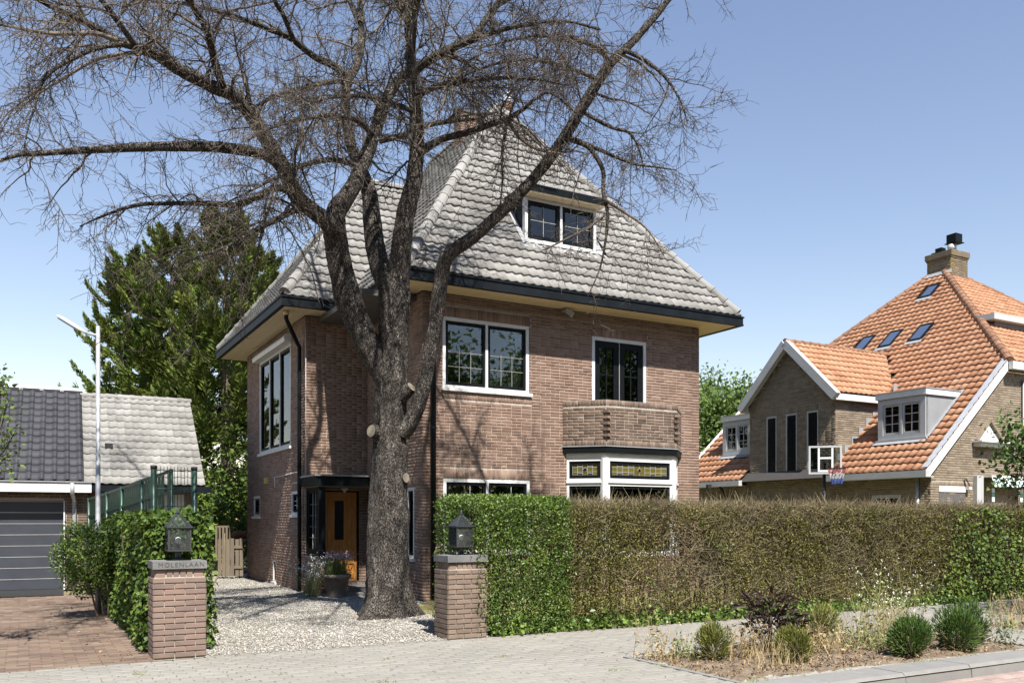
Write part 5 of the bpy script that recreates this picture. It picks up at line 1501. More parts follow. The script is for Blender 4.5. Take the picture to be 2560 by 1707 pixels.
# droop grows towards the tip
q = np.linspace(0, 1, 11)[None, :] ** 1.8
S2[:, :, 2] -= q * (dr * 3.2 * ln)[:, None]
r0 = np.clip(LR[idx, (tt * 23).astype(int)] * 0.45, 0.005, 0.018) * np.clip(ln / 1.0, 0.6, 1.2)
R2_ = r0[:, None] * np.linspace(1, 0.28, 11)[None]
B2 = tubes(S2, R2_, 5)
n2 = len(S2)
per = np.maximum(3, (ln / 0.085)).astype(int)
i3 = np.repeat(np.arange(n2), per); t3 = rng.uniform(0.08, 1.0, len(i3)); l3 = rng.uniform(0.16, 0.70, len(i3)) * (1.15 - 0.5 * t3)
S3 = grow(S2, i3, t3, l3, 6, 0.9, 0.22, 0.05, 0.7)
B3 = tubes(S3, (np.clip(R2_[i3, (t3 * 10).astype(int)] * 0.55, 0.0042, 0.008))[:, None] * np.linspace(1, 0.5, 6)[None], 3)
# twigs straight on the limbs too
nl = []
for i, (nm, path) in enumerate(Llist):
    if nm in ('L1', 'R', 'Ra', 'Rh', 'Rd') or path[0, 3] > 0.3: m_ = 12
    else: m_ = 42
    nl += [i] * m_
nl = np.array(nl); tl_ = rng.uniform(0.15, 1, len(nl))
ok = ~np.isin(nl, [k for k, (nm, _) in enumerate(Llist) if nm == 'R']) | (tl_ > 0.55)
nl, tl_ = nl[ok], tl_[ok]
S3b = grow(LP, nl, tl_, rng.uniform(0.12, 0.5, len(nl)), 6, 1.1, 0.22, 0.05, 0.9)
B3b = tubes(S3b, np.linspace(0.0042, 0.002, 6)[None].repeat(len(nl), 0), 3)
Sall = np.concatenate([S3, S3b]); l3a = np.concatenate([l3, np.full(len(nl), 0.3)])
per = np.maximum(2, (l3a / 0.08)).astype(int)
i4 = np.repeat(np.arange(len(Sall)), per); t4 = rng.uniform(0.08, 1, len(i4)); l4 = rng.uniform(0.04, 0.2, len(i4))
S4 = grow(Sall, i4, t4, l4, 3, 0.95, 0.25, 0.06, 0.8)
B4 = tubes(S4, np.linspace(0.0034, 0.0022, 3)[None].repeat(len(i4), 0), 3)
print('twigs', n2, len(S3), len(i4))
V, F = B2
link('secondary_branches', np_mesh('branches', V - TO, F), M['twig'], BT, 'stuff')
V, F = cat([B3, B3b, B4])
link('twigs', np_mesh('twigs', V - TO, F), M['twig'], BT, 'stuff')
# a little green needle growth near the stems
k = rng.choice(len(S4), 5200, replace=False)
cen = np.array(at(900, 330, 13.5))
Pn = S4[k, 2]; kk = np.exp(-((Pn[:, 0] - cen[0]) / 1.6) ** 2) > rng.random(len(Pn))
V, F = leaves(Pn[kk], 0.03, aspect=0.25)
link('needles', np_mesh('needles', V - TO, F), M['weed'], BT, 'stuff')


def stub(x, y, Y, dx, dy, dyy, r, L):
    a = at(x, y, Y); dvec = Vector((dx, dyy, dy)).normalized(); b = a + dvec * L
    path = np.array([[*(a + (b - a) * q), r * (1.25 - 0.25 * q)] for q in np.linspace(0, 1, 8)])
    V, F = bark_tube(path, 16, 0.005)
    s = link('branch_stub', np_mesh('stub', V - TO, F, True), M['bark'], BT)
    x_ = dvec.cross(Vector((0, 0, 1))).normalized(); y_ = x_.cross(dvec)
    mb = MB().add([b - Vector(TO) + dvec * 0.002 + (x_ * math.cos(q) + y_ * math.sin(q)) * r * 0.92 for q in np.arange(16) * PI / 8], [tuple(range(16))])
    mb.build('cut_face', M['cut_wood'], s)


stub(960, 1085, 13.25, -0.55, 0.1, -0.7, 0.10, 0.26)
stub(1000, 995, 13.2, 0.65, 0.55, -0.35, 0.085, 0.26)
stub(1000, 1195, 13.22, 0.75, 0.05, -0.5, 0.08, 0.12)

# ------------------------------------------------------------------ garages on the left
TG = math.radians(27)
GO = Vector((-6.82, 19.55, 0))                  # right eaves corner of the older garage
gd, gn = Vector((math.cos(TG), math.sin(TG), 0)), Vector((-math.sin(TG), math.cos(TG), 0))
pit = math.atan((4.40 - 2.205) / 2.725); gc, gs = math.cos(pit), math.sin(pit)

og = thing('garage', 'older brick garage with lichen grey pantile roof behind the green mesh fence', 'garage', GO, TG)
sg_ = dist_seen(og)
GF = Fr((-2.36, 0.45), (-0.12, 0.45))
wall(og, GF, 0, 2.18, ops=[(1.05, 1.98, 0.0, 2.02)], bl=0.205)
wall(og, Fr((-0.12, 0.45), (-0.12, 5.2)), 0, 2.18, bl=0.205)
mb = MB(); GF.box(mb, 1.05, 1.98, -0.10, 0.01, 1.62, 2.02); GF.box(mb, 1.05, 1.13, -0.10, 0.01, 0, 1.62); GF.box(mb, 1.90, 1.98, -0.10, 0.01, 0, 1.62)
dfr = mb.build('door_frame', M['white'], og)
mb = MB(); GF.box(mb, 1.135, 1.895, -0.09, -0.04, 0.0, 1.615); mb.build('garage_side_door', M['black'], dfr)
mb = MB(); mb.box(-2.36, 0.14, -0.06, 0.06, 2.06, 2.19); mb.build('gutter', M['gutter'], og)
MB().box(-2.36, 0.0, 0.06, 0.46, 2.06, 2.09).build('soffit', M['black'], og)
e0 = Vector((-2.42, 0.0, 2.205)); rdg = Vector((0, 2.725, 4.40))
mb = MB(); D_ = Vector((0, 0, -0.03))
mb.add([(-2.42, 0, 2.175), (0, 0, 2.175), (0, 2.725, 4.37), (-2.42, 2.725, 4.37)], [(0, 1, 2, 3)]); mb.add([(-2.42, 5.45, 2.175), (0, 5.45, 2.175), (0, 2.725, 4.37), (-2.42, 2.725, 4.37)], [(0, 1, 2, 3)])
mb.add([(-0.12, 0.45, 2.18), (-0.12, 5.2, 2.18), (-0.12, 2.725, 4.33)], [(0, 1, 2)])
orf = mb.build('roof', M['tile_under'], og)
roof_slope(orf, e0, (1, 0, 0), (0, gc, gs), 2.725 / gc, lambda t: 0.0, lambda t: 2.42, 0.1728, 0.27, M['tile_grey'], single=300, score=sg_, amp=0.026, lift=0.03, lip=0.02)
roof_slope(orf, (-2.42, 5.45, 2.205), (1, 0, 0), (0, -gc, gs), 2.725 / gc, lambda t: 0.0, lambda t: 2.42, 0.1728, 0.27, M['tile_grey'], amp=0.026, lift=0.03)
hip_tiles(orf, (-2.42, 2.725, 4.43), (0.02, 2.725, 4.43), M['tile_grey'], r=0.085, step=0.27)
MB().box(-1.98, -1.82, 0.98, 1.22, 3.05, 3.16).build('roof_vent', M['rubber'], orf)

ng = thing('garage', 'garage with glazed dark pantiles, white fascia and anthracite sectional door', 'garage', GO + gd * -2.44, TG)
sn_ = dist_seen(ng)
NF = Fr((-7.0, 0.18), (0.08, 0.18))
wall(ng, NF, 0, 2.05, ops=[(0.9, 6.65, 0.0, 1.88)], bm='clinker')
wall(ng, Fr((0.08, 0.18), (0.08, 0.44)), 0, 2.05, bm='clinker', thick=0.1)
MB().box(-8, 0.06, 0.19, 0.30, 1.86, 2.06).build('lintel_board', M['grey_paint'], ng)
fas = MB().box(-8, 0.16, -0.14, -0.10, 2.03, 2.235).build('fascia_board', M['white'], ng)
MB().box(-8, 0.16, -0.17, -0.02, 2.236, 2.255).build('gutter', M['galv'], ng)
MB().box(-8, 0.155, -0.10, 0.19, 2.03, 2.05).build('soffit', M['white'], ng)
dmb = MB().box(-6.1, -0.36, 0.285, 0.30, 0.0, 1.86).build('garage_door', M['rubber'], ng)
z = 0.02
for k in range(8):
    h_ = 0.222
    MB().box(-6.1, -0.36, 0.262, 0.284, z, z + h_ - 0.012).build('door_panel', M['slate_blue'], dmb)
    MB().box(-6.1, -0.36, 0.255, 0.283, z + h_ - 0.010, z + h_ - 0.001).build('panel_strip', M['chrome'], dmb)
    z += h_ + 0.007
MB().box(-0.36, -0.335, 0.15, 0.30, 0.0, 1.86).build('door_jamb', M['white'], ng)
MB().tube([(-0.20, -0.18, 2.22), (-0.20, -0.18, 2.0), (-0.16, 0.10, 1.86), (-0.16, 0.11, 1.7), (-0.16, 0.11, 0.0)], 0.042, 10).build('downpipe', M['galv'], ng, True)
mb = MB()
mb.add([(-8, -0.1, 2.23), (0.02, -0.1, 2.23), (0.02, 2.76, 4.47), (-8, 2.76, 4.47)], [(0, 1, 2, 3)]); mb.add([(-8, 5.6, 2.23), (0.02, 5.6, 2.23), (0.02, 2.76, 4.47), (-8, 2.76, 4.47)], [(0, 1, 2, 3)])
nrf = mb.build('roof', M['tile_under'], ng)
sl = math.atan((4.47 - 2.23) / 2.86)
roof_slope(nrf, (-8, -0.1, 2.26), (1, 0, 0), (0, math.cos(sl), math.sin(sl)), 2.86 / math.cos(sl), lambda t: 0.0, lambda t: 8.02, 0.235, 0.272, M['tile_dark'], single=220, score=sn_, amp=0.034, lift=0.022, lip=0.016, roll=True, jitter=0.001)
hip_tiles(nrf, (-4.2, 2.76, 4.52), (0.02, 2.76, 4.52), M['galv'], r=0.10, step=0.42)
MB().box(-8, 0.04, 2.66, 2.86, 4.44, 4.50).build('ridge_batten', M['tile_dark'], nrf)
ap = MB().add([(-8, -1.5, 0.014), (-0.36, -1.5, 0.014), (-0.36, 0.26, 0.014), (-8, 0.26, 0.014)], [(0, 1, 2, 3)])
ap.build('door_shade_sheet', M['rubber'], ng)  # added dark sheet that paints in the shade and reflection below the door

# ------------------------------------------------------------------ green fence behind the ivy hedge
fe = thing('mesh_fence', 'dark green metal fence with slatted screen behind the ivy hedge', 'fence', at(425, 1300, 14.0) * 1.0)
FO = Vector(fe.location); FO.z = 0; fe.location = FO


def bar(mb, a, b, r, n=6):
    mb.tube([Vector(a) - FO, Vector(b) - FO], r, n)


posts = [(428, 1172, 14.0), (354, 1197, 14.9), (304, 1216, 15.7), (267, 1229, 16.4), (222, 1244, 17.2)]
tops = [at(*p) for p in posts]
for p in tops:
    mb = MB(); bar(mb, (p.x, p.y, 0), p, 0.032, 8); mb.build('post', M['green_metal'], fe, True)
for a, b in zip(tops[:-1], tops[1:]):
    L = (b - a); L.z = 0
    for q in (0.03, 0.36, 0.69, 1.0):
        mb = MB(); mb.beam(a - FO - Vector((0, 0, q)), b - FO - Vector((0, 0, q)), 0.03, 0.045); mb.build('rail', M['green_metal'], fe)
    n = 9
    for k in range(n):
        t0, t1 = (k + 0.06) / n, (k + 0.94) / n
        if random.random() < 0.08: continue
        p, r = a.lerp(b, t0), a.lerp(b, t1)
        mb = MB(); mb.add([p - FO - Vector((0, 0, 0.06)), r - FO - Vector((0, 0, 0.06)), r - FO - Vector((0, 0, 1.3)), p - FO - Vector((0, 0, 1.3))], [(0, 1, 2, 3)])
        mb.build('screen_strip', M['green_metal'], fe)
fg = thing('fence_panel', 'open green wire mesh panel between two thick green posts', 'fence', (at(384, 1300, 12.6).x, 12.6, 0))
FO = Vector(fg.location)
pa, pb = at(384, 1168, 12.6), at(486, 1172, 12.9)
for p in (pa, pb):
    mb = MB(); bar(mb, (p.x, p.y, 0), p, 0.040, 12); mb.build('post', M['green_metal'], fg, True)
    mb = MB(); bar(mb, p - Vector((0, 0, 0.02)), p + Vector((0, 0, 0.03)), 0.044, 12); mb.build('post_cap', M['rubber'], fg, True)
for q in (0.04, 0.30, 0.55, 0.80, 1.05):
    mb = MB(); bar(mb, pa - Vector((0, 0, q)), pb - Vector((0, 0, q)), 0.006, 5); mb.build('wire', M['green_metal'], fg)
for k in range(1, 12):
    p = pa.lerp(pb, k / 12)
    mb = MB(); bar(mb, p - Vector((0, 0, 1.2)), p + Vector((0, 0, 0.02)), 0.0045, 5); mb.build('wire', M['green_metal'], fg)

# ------------------------------------------------------------------ street lamp
sl_ = thing('street_lamp', 'slim galvanised street lamp with flat white head rising behind the ivy hedge', 'street lamp', (at(245, 1300, 13.7).x, 13.7, 0))
hz = at(245, 815, 13.7).z
MB().lathe([(0.042, 0), (0.042, 1.4), (0.036, 1.42), (0.030, hz)], n=14).build('pole', M['galv'], sl_, True)
a = Vector((0, 0, hz - 0.10)); b = at(216, 834, 13.7) - Vector(sl_.location) ; c = at(142, 788, 13.7) - Vector(sl_.location)
dirv = (c - b).normalized()
MB().tube([Vector((0, 0, at(245, 838, 13.7).z)), b], 0.018, 8).build('arm', M['galv'], sl_, True)
upn = Vector((-dirv.z, 0, dirv.x)); upn = upn if upn.z > 0 else -upn
mb = MB()
prof = [(0.0, 0.030, 0.045), (0.12, 0.036, 0.075), (0.3, 0.040, 0.088), (0.48, 0.038, 0.085), (0.60, 0.024, 0.06), (0.635, 0.008, 0.03)]
for s_, h_, w_ in prof:
    for y_, z_ in ((-1, -0.35), (-0.8, 0.6), (0, 1), (0.8, 0.6), (1, -0.35), (0, -0.5)):
        p = b + dirv * (s_ * (c - b).length / 0.635) + upn * (z_ * h_) + Vector((0, 1, 0)) * (y_ * w_)
        mb.v.append(tuple(p))
for i in range(len(prof) - 1):
    for k in range(6):
        mb.f.append((i * 6 + k, i * 6 + (k + 1) % 6, (i + 1) * 6 + (k + 1) % 6, (i + 1) * 6 + k))
mb.f += [tuple(range(5, -1, -1)), tuple(range(30, 36))]
hd = mb.build('lamp_head', M['grey_paint'], sl_, True)
mb = MB(); L_ = (c - b).length
mb.beam(b + dirv * (0.2 * L_) - upn * 0.026, b + dirv * (0.9 * L_) - upn * 0.026, 0.11, 0.016, up=upn); mb.build('lamp_lens', M['zinc'], hd)

# ------------------------------------------------------------------ back of the drive: gate, chair, table
gt = thing('picket_gate', 'weathered picket gate standing open at the end of the gravel drive', 'gate', (at(545, 1446, 21.9).x, 21.9, 0))
x0 = 0
for k in range(6):
    p = 0.105 * k
    MB().box(p, p + 0.085, -0.012 + 0.05 * (k > 3), 0.012 + 0.05 * (k > 3), 0.06, 0.98 + 0.02 * (k % 2)).build('picket', M['old_wood'], gt)
for z_ in (0.25, 0.75):
    MB().box(0.0, 0.61, 0.0125, 0.048, z_, z_ + 0.07).build('rail', M['old_wood'], gt)
chr_ = thing('garden_chair', 'slatted wooden garden chair half hidden behind the picket gate', 'chair', (at(553, 1440, 22.9).x, 22.9, 0))
for k in range(5):
    MB().box(-0.22 + k * 0.09, -0.17 + k * 0.09, 0.20, 0.225, 0.45, 1.30).build('back_slat', M['old_wood'], chr_)
for z_ in (0.5, 1.26):
    MB().box(-0.24, 0.24, 0.226, 0.25, z_, z_ + 0.05).build('back_rail', M['old_wood'], chr_)
MB().box(-0.24, 0.24, -0.25, 0.19, 0.42, 0.45).build('seat', M['old_wood'], chr_)
for x in (-0.22, 0.18):
    for y in (-0.24, 0.15):
        MB().box(x, x + 0.04, y, y + 0.04, 0, 0.419).build('leg', M['old_wood'], chr_)
tb = thing('garden_table', 'small stone pedestal table beside the back corner of the brick house', 'table', (at(602, 1418, 24.5).x, 24.5, 0))
MB().lathe([(0.34, 0.86), (0.35, 0.90), (0.34, 0.92)], n=18).build('table_top', M['clay_pot'], tb, True)
MB().lathe([(0.22, 0.0), (0.22, 0.06), (0.08, 0.14), (0.055, 0.45), (0.09, 0.80), (0.13, 0.858)], n=14).build('pedestal', M['clay_pot'], tb, True)
tp = thing('flower_pot', 'orange terracotta pot on the pedestal table', 'flower pot', (at(600, 1418, 24.5).x, 24.5, 0.92))
MB().lathe([(0.10, 0.0), (0.19, 0.07), (0.21, 0.15), (0.18, 0.22), (0.15, 0.24)], n=16).build('pot', M['terracotta'], tp, True)
P = rng.normal(size=(160, 3)) * np.array([0.09, 0.09, 0.07]) + np.array([0, 0, 0.36])
V, F = leaves(P, 0.08, aspect=0.5); link('foliage', np_mesh('f', V, F), M['shrub'], tp, 'stuff')

# planter with flowers at the porch
pt_ = thing('planter', 'grey clay planter of tall flowering lavender in front of the wooden door', 'planter', W(-1.12, 1.50, 0.0))
MB().lathe([(0.165, 0.0), (0.175, 0.02), (0.235, 0.36), (0.27, 0.365), (0.278, 0.42), (0.262, 0.435), (0.245, 0.43), (0.235, 0.37)], n=28).build('pot', M['clay_pot'], pt_, True)
MB().lathe([(0.23, 0.36), (0.12, 0.39)], n=20).build('potting_soil', M['soil'], pt_)
n = 260
P0 = rng.normal(size=(n, 3)) * np.array([0.10, 0.10, 0]) + np.array([0, 0, 0.38]); A = rng.normal(size=(n, 3)) * np.array([0.26, 0.26, 0.05]) + np.array([0.10, -0.05, 1]); Ls = rng.uniform(0.2, 0.52, n)
V, F = blades(P0, A, Ls, np.full(n, 0.007)); link('stems', np_mesh('s', V, F), M['weed'], pt_, 'stuff')
k = rng.integers(0, n, 900); tq = rng.random(900)[:, None] ** 1.4 * 0.75
P = P0[k] + unit(A[k]) * Ls[k][:, None] * tq
V, F = leaves(P, 0.055, aspect=0.25, axis=upv[None], axis_amt=0.5); link('foliage', np_mesh('f', V, F), M['privet'], pt_, 'stuff')
P = (P0 + unit(A) * Ls[:, None])[Ls > 0.38]
P = np.repeat(P, 3, 0) + rng.normal(size=(len(P) * 3, 3)) * 0.014
V, F = leaves(P, 0.024, aspect=0.9); link('flowers', np_mesh('f', V, F), M['lavender'], pt_, 'stuff')
lv_ = thing('lavender_clump', 'pale flowering clump against the low porch wall behind the planter', 'plant', W(-1.52, 1.75, 0.0))
n = 160
P0 = rng.normal(size=(n, 3)) * np.array([0.06, 0.06, 0]) + np.array([0, 0, 0.0]); A = rng.normal(size=(n, 3)) * np.array([0.3, 0.3, 0.05]) + np.array([0, -0.05, 1]); Ls = rng.uniform(0.4, 0.85, n)
V, F = blades(P0, A, Ls, np.full(n, 0.006)); link('stems', np_mesh('s', V, F), M['weed'], lv_, 'stuff')
P = np.repeat(P0 + unit(A) * Ls[:, None], 4, 0) + rng.normal(size=(n * 4, 3)) * 0.016
V, F = leaves(P, 0.022, aspect=0.9); link('flowers', np_mesh('f', V, F), M['petal'], lv_, 'stuff')

# ------------------------------------------------------------------ trees behind


def conifer(x, Y, top, wid, label, n_br, seed, base_y=1440, lean=0.0):
    r = np.random.default_rng(seed)
    b = at(x, HORZ, Y); H = at(x, top, Y).z
    t = thing('conifer_tree', label, 'tree', (b.x, Y, 0), group='conifers behind the garages')
    MB().tube([(0, 0, 0), (0.05, 0, H * 0.4), (lean * 0.6, 0, H * 0.75), (lean, 0, H * 0.97)], [0.26, 0.2, 0.10, 0.02], 10).build('trunk', M['conifer_wood'], t, True)
    zb = H * (0.04 + 0.95 * r.random(n_br) ** 0.9); an = r.random(n_br) * 2 * PI
    R = wid * np.clip(1.06 - zb / H, 0.05, 1) ** 0.62 * (0.72 + 0.42 * r.random(n_br))
    k = 9; q = np.linspace(0, 1, k)[None]
    dirx, diry = np.cos(an)[:, None], np.sin(an)[:, None]
    rise = (0.30 + 0.35 * (zb / H) + 0.12 * r.normal(size=n_br))[:, None]
    X = dirx * R[:, None] * q; Yy = diry * R[:, None] * q
    Z = zb[:, None] + R[:, None] * (rise * q ** 2.2 - 0.34 * np.sin(q * PI * 0.8) * (1 - zb / H)[:, None])
    B = np.stack([X + lean * (zb[:, None] / H) ** 2, Yy, Z], -1)
    V, F = tubes(B, np.linspace(0.04, 0.008, k)[None] * np.clip(R / wid, 0.3, 1)[:, None], 4)
    link('branches', np_mesh('b', V, F), M['conifer_wood'], t, 'stuff')
    m = 400                                     # little flat sprays all along the outer part of each branch
    tt_ = 0.22 + 0.80 * r.random((n_br, m)) ** 0.75
    f = np.clip(tt_, 0, 0.999) * (k - 1); i0 = f.astype(int); w = (f - i0)[..., None]
    ii = np.arange(n_br)[:, None]
    C = B[ii, i0] * (1 - w) + B[ii, i0 + 1] * w
    T = unit(B[ii, i0 + 1] - B[ii, i0]); C = C + T * (np.clip(tt_ - 1, 0, 1) * R[:, None])[..., None]
    S = unit(np.cross(T, np.array([0, 0, 1.0])))
    lat = np.sin((tt_ * 9 + r.random((n_br, 1)) * 6) * 2.1) * 0.5 + r.normal(size=(n_br, m)) * 0.5   # sprays gather into fans
    wdt = 0.34 * (1.12 - tt_) * R[:, None] ** 0.6
    C = C + S * (lat * wdt)[..., None]
    C[..., 2] += r.normal(size=(n_br, m)) * 0.055 - 0.16 * np.abs(lat) * wdt
    A = T * 0.9 + S * (lat * 0.9)[..., None] + np.array([0, 0, 0.15]) + r.normal(size=C.shape) * 0.22
    V, F = leaves(C.reshape(-1, 3), 0.17, aspect=0.30, axis=unit(A).reshape(-1, 3), axis_amt=0.9, nrm=np.array([[0, -0.25, 1.0]]), nrm_amt=0.35, fold=0.05)
    link('crown', np_mesh('crown', V, F), M['conifer'], t, 'stuff')
    return t


conifer(430, 31.0, 590, 3.3, 'tall dense dark green conifer behind the street lamp', 190, 3)
conifer(565, 29.0, 560, 3.1, 'tallest conifer, yellowish green, close to the brick house gutter', 190, 4)
conifer(320, 33.0, 640, 3.0, 'leftmost conifer with ragged left edge behind the dark tiled garage', 160, 5)
conifer(660, 34.0, 640, 2.5, 'conifer partly hidden by the left eaves of the brick house', 130, 6)
bs = thing('shrub', 'dark leafy shrub in the shade between older garage and brick house', 'shrub', (at(560, 1300, 25.5).x, 25.5, 0))
P = rng.normal(size=(5200, 3)) * np.array([1.1, 0.6, 0.95]) + np.array([0, 0, 1.35]); P = P[P[:, 2] > 0.05]
V, F = leaves(P, 0.13, aspect=0.6); link('foliage', np_mesh('f', V, F), M['ivy'], bs, 'stuff')
MB().tube([(0, 0, 0), (0.1, 0, 1.2)], [0.05, 0.02], 6).build('stem', M['conifer_wood'], bs)


def broadleaf(loc, H, crown, label, n_clump, leaf, seed, m='leaf_tree', n_leaf=60, trunk_r=0.16, group=None, spread=0.42):
    r = np.random.default_rng(seed)
    t = thing('leafy_tree', label, 'tree', loc, group=group)
    c = np.array(crown[:3]); s = np.array(crown[3:])
    MB().tube([(0, 0, 0), (0.06, 0.02, H * 0.35), (c[0] * 0.7, c[1] * 0.7, c[2]), (c[0], c[1], c[2] + s[2] * 0.7)], [trunk_r, trunk_r * 0.8, trunk_r * 0.4, 0.02], 8).build('trunk', M['bark'], t, True)
    D = unit(r.normal(size=(n_clump, 3))); C = c + D * s * (0.35 + 0.65 * r.random((n_clump, 1)) ** 0.5) * (1 + 0.2 * r.normal(size=(n_clump, 1)))
    k = r.choice(n_clump, min(n_clump, 40), replace=False)
    mid = (C[k] + c) / 2 + np.array([0, 0, -0.25])
    Pb = np.stack([np.repeat(c[None] * np.array([1, 1, 0.85]), len(k), 0), mid, C[k]], 1)
    V, F = tubes(Pb, np.array([[trunk_r * 0.3, trunk_r * 0.16, 0.008]]).repeat(len(k), 0), 5)
    link('branches', np_mesh('b', V, F), M['bark'], t, 'stuff')
    P = (C[:, None] + r.normal(size=(n_clump, n_leaf, 3)) * s * spread * 0.5).reshape(-1, 3)
    V, F = leaves(P, leaf, aspect=0.6, nrm=np.array([[0, 0, 1.0]]), nrm_amt=0.3)
    link('crown', np_mesh('crown', V, F), M[m], t, 'stuff')
    return t


p = at(1830, 1300, 36); broadleaf((p.x, 36, 0), 6, (0.2, 0, 4.9, 1.5, 1.3, 1.75), 'light green leafy tree between the brick house and the orange roofed house', 260, 0.17, 11)
p = at(1760, 1300, 40); broadleaf((p.x, 40, 0), 6, (0.0, 0, 6.6, 0.9, 0.9, 1.5), 'thin topped leafy tree just right of the brick house wall', 70, 0.15, 12, n_leaf=40)
p = at(2690, 1300, 17.5)
broadleaf((p.x, 17.5, 0), 4, (-0.7, -0.2, 2.75, 0.95, 0.8, 0.72), 'dark leaved young tree at the right edge in front of the orange roofed house', 80, 0.12, 13, m='shrub', n_leaf=26, trunk_r=0.05)
p = at(-120, 1300, 9.5)
broadleaf((p.x, 9.5, 0), 4, (0.42, 0.0, 2.45, 0.40, 0.4, 0.62), 'sprig of light green leaves reaching in from the left edge', 24, 0.06, 14, n_leaf=18, trunk_r=0.03, spread=0.3)
# low bushes in the garden behind the hedge and far background so that the horizon is closed
for i, (x, Y, h, wd) in enumerate(((1000, 60, 5, 9), (1650, 62, 4.5, 8), (2150, 58, 5.0, 10), (120, 60, 3.4, 9), (2650, 55, 5, 8))):
    p = at(x, 1300, Y)
    broadleaf((p.x, Y, 0), h, (0, 0, h * 0.55, wd, 2.0, h * 0.45), ['far hedge of garden trees hidden behind the brick house', 'far garden trees seen low right of the brick house', 'far garden trees behind the orange roofed house',
              'far garden trees behind the dark tiled garage', 'far garden trees at the right edge'][i], 120, 0.35, 30 + i, n_leaf=40, group='far garden trees')

# bush at the far end of the ivy hedge, street tree past the right edge whose shade lies on the pavement
lb_ = thing('laurel_bush', 'compact yellow green bush overhanging the driveway at the far end of the ivy hedge', 'bush', (-6.35, 13.1, 0))
D = unit(rng.normal(size=(5200, 3))); P = D * (0.45 + 0.55 * rng.random((5200, 1)) ** 0.6) * np.array([0.42, 0.5, 0.56]) * (1 + 0.15 * np.sin(D[:, :1] * 6 + D[:, 2:] * 5)) + np.array([0, 0, 0.90])
V, F = leaves(P, 0.046, aspect=0.6); link('foliage', np_mesh('f', V, F), M['privet'], lb_, 'stuff')
for k in range(4):
    a_ = k * 0.9
    MB().tube([(0.10 * math.cos(a_) + 0.2, 0.12 * math.sin(a_) + 0.1, 0), (0.16 * math.cos(a_) + 0.12, 0.16 * math.sin(a_) + 0.1, 0.5), (0.2 * math.cos(a_), 0.2 * math.sin(a_), 1.0)], [0.016, 0.012, 0.006], 6).build('stem', M['hedge_twig'], lb_)
p = W(8.6, -10.4, 0)
broadleaf((p.x, p.y, 0), 6, (0, 0, 5.0, 1.9, 1.5, 1.2), 'street tree just past the right edge whose shade falls on the pavement', 150, 0.12, 77, n_leaf=60, trunk_r=0.12)
# unseen trees across the street, raised to cut sky fill, mirrored in the panes
ORD = ['first', 'second', 'third', 'fourth', 'fifth', 'sixth', 'seventh', 'eighth', 'ninth', 'tenth', 'eleventh', 'twelfth', 'thirteenth', 'fourteenth']
for i in range(14):
    p = W(-34 + i * 6.2 + random.uniform(-0.8, 0.8), -23.5 + random.uniform(-1, 1)); h = random.choice([9.4, 10.4, 11.0, 9.0, 11.6])
    broadleaf((p.x, p.y, 0), h, (0, 0, h * 0.52, 3.5, 2.2, h * 0.47), ORD[i] + ' street tree across the road counted from the garages, unseen, blocking low sky light and mirrored in the panes', 130, 0.34, 50 + i,
              n_leaf=60, group='street trees across the road')

# ------------------------------------------------------------------ orange roofed house on the right
oh = thing('tiled_house', 'tan brick house with steep orange pantile roof and big chimney', 'house', LOC0, TH)
os_ = dist_seen(oh)
U0, VN, VB = 13.87, -0.25, 9.2
ts = 0.896; UE, ZE = 13.55, 2.70
zs = lambda u: ZE + (u - UE) * ts
co_ = dict(bm='brick_tan', mm='mortar', course=0.062, bl=0.205)
LW = Fr((U0, VB), (U0, VN))                       # wall that faces the brick house
wall(oh, LW, 0, 2.68, **co_)
# wall dormer (gable) above the eaves, flush with that wall
GW = Fr((U0, 6.12), (U0, 2.75)); gm = GW.L / 2
gtop = lambda s: 5.14 + (gm - abs(s - gm)) * 0.955
wins = [(6.12 - 5.39, 6.12 - 4.98, 2.78, 4.63), (6.12 - 4.60, 6.12 - 4.17, 2.78, 4.64), (6.12 - 3.78, 6.12 - 3.36, 2.79, 4.64)]
gab = wall(oh, GW, 2.682, 6.75, ops=wins, top=gtop, soldiers=[(0.60, 2.78, 4.66, 4.84)], name='gable_wall', **co_)
for a0, a1, z0, z1 in wins:
    mb = MB(); GW.box(mb, a0 - 0.012, a1 + 0.012, -0.20, 0.0015, z0, z1); mb.build('window_recess', M['room'], gab)
    mb = MB()
    GW.box(mb, a0, a0 + 0.05, 0.0018, 0.017, z0, z1); GW.box(mb, a1 - 0.03, a1, 0.0018, 0.017, z0, z1); GW.box(mb, a0 + 0.05, a1 - 0.03, 0.0018, 0.017, z1 - 0.045, z1); GW.box(mb, a0 + 0.05, a1 - 0.03, 0.0018, 0.017, z0, z0 + 0.05)
    wo = mb.build('window', M['grey_paint'], gab)
    mb = MB(); GW.box(mb, a0 + 0.05, a1 - 0.03, 0.003, 0.008, z0 + 0.05, z1 - 0.045); mb.build('pane', M['blue_glass'], wo)
mb = MB(); GW.box(mb, 0.60, 2.80, 0.001, 0.075, 2.69, 2.745); mb.build('sill', M['brick_lichen'], gab)
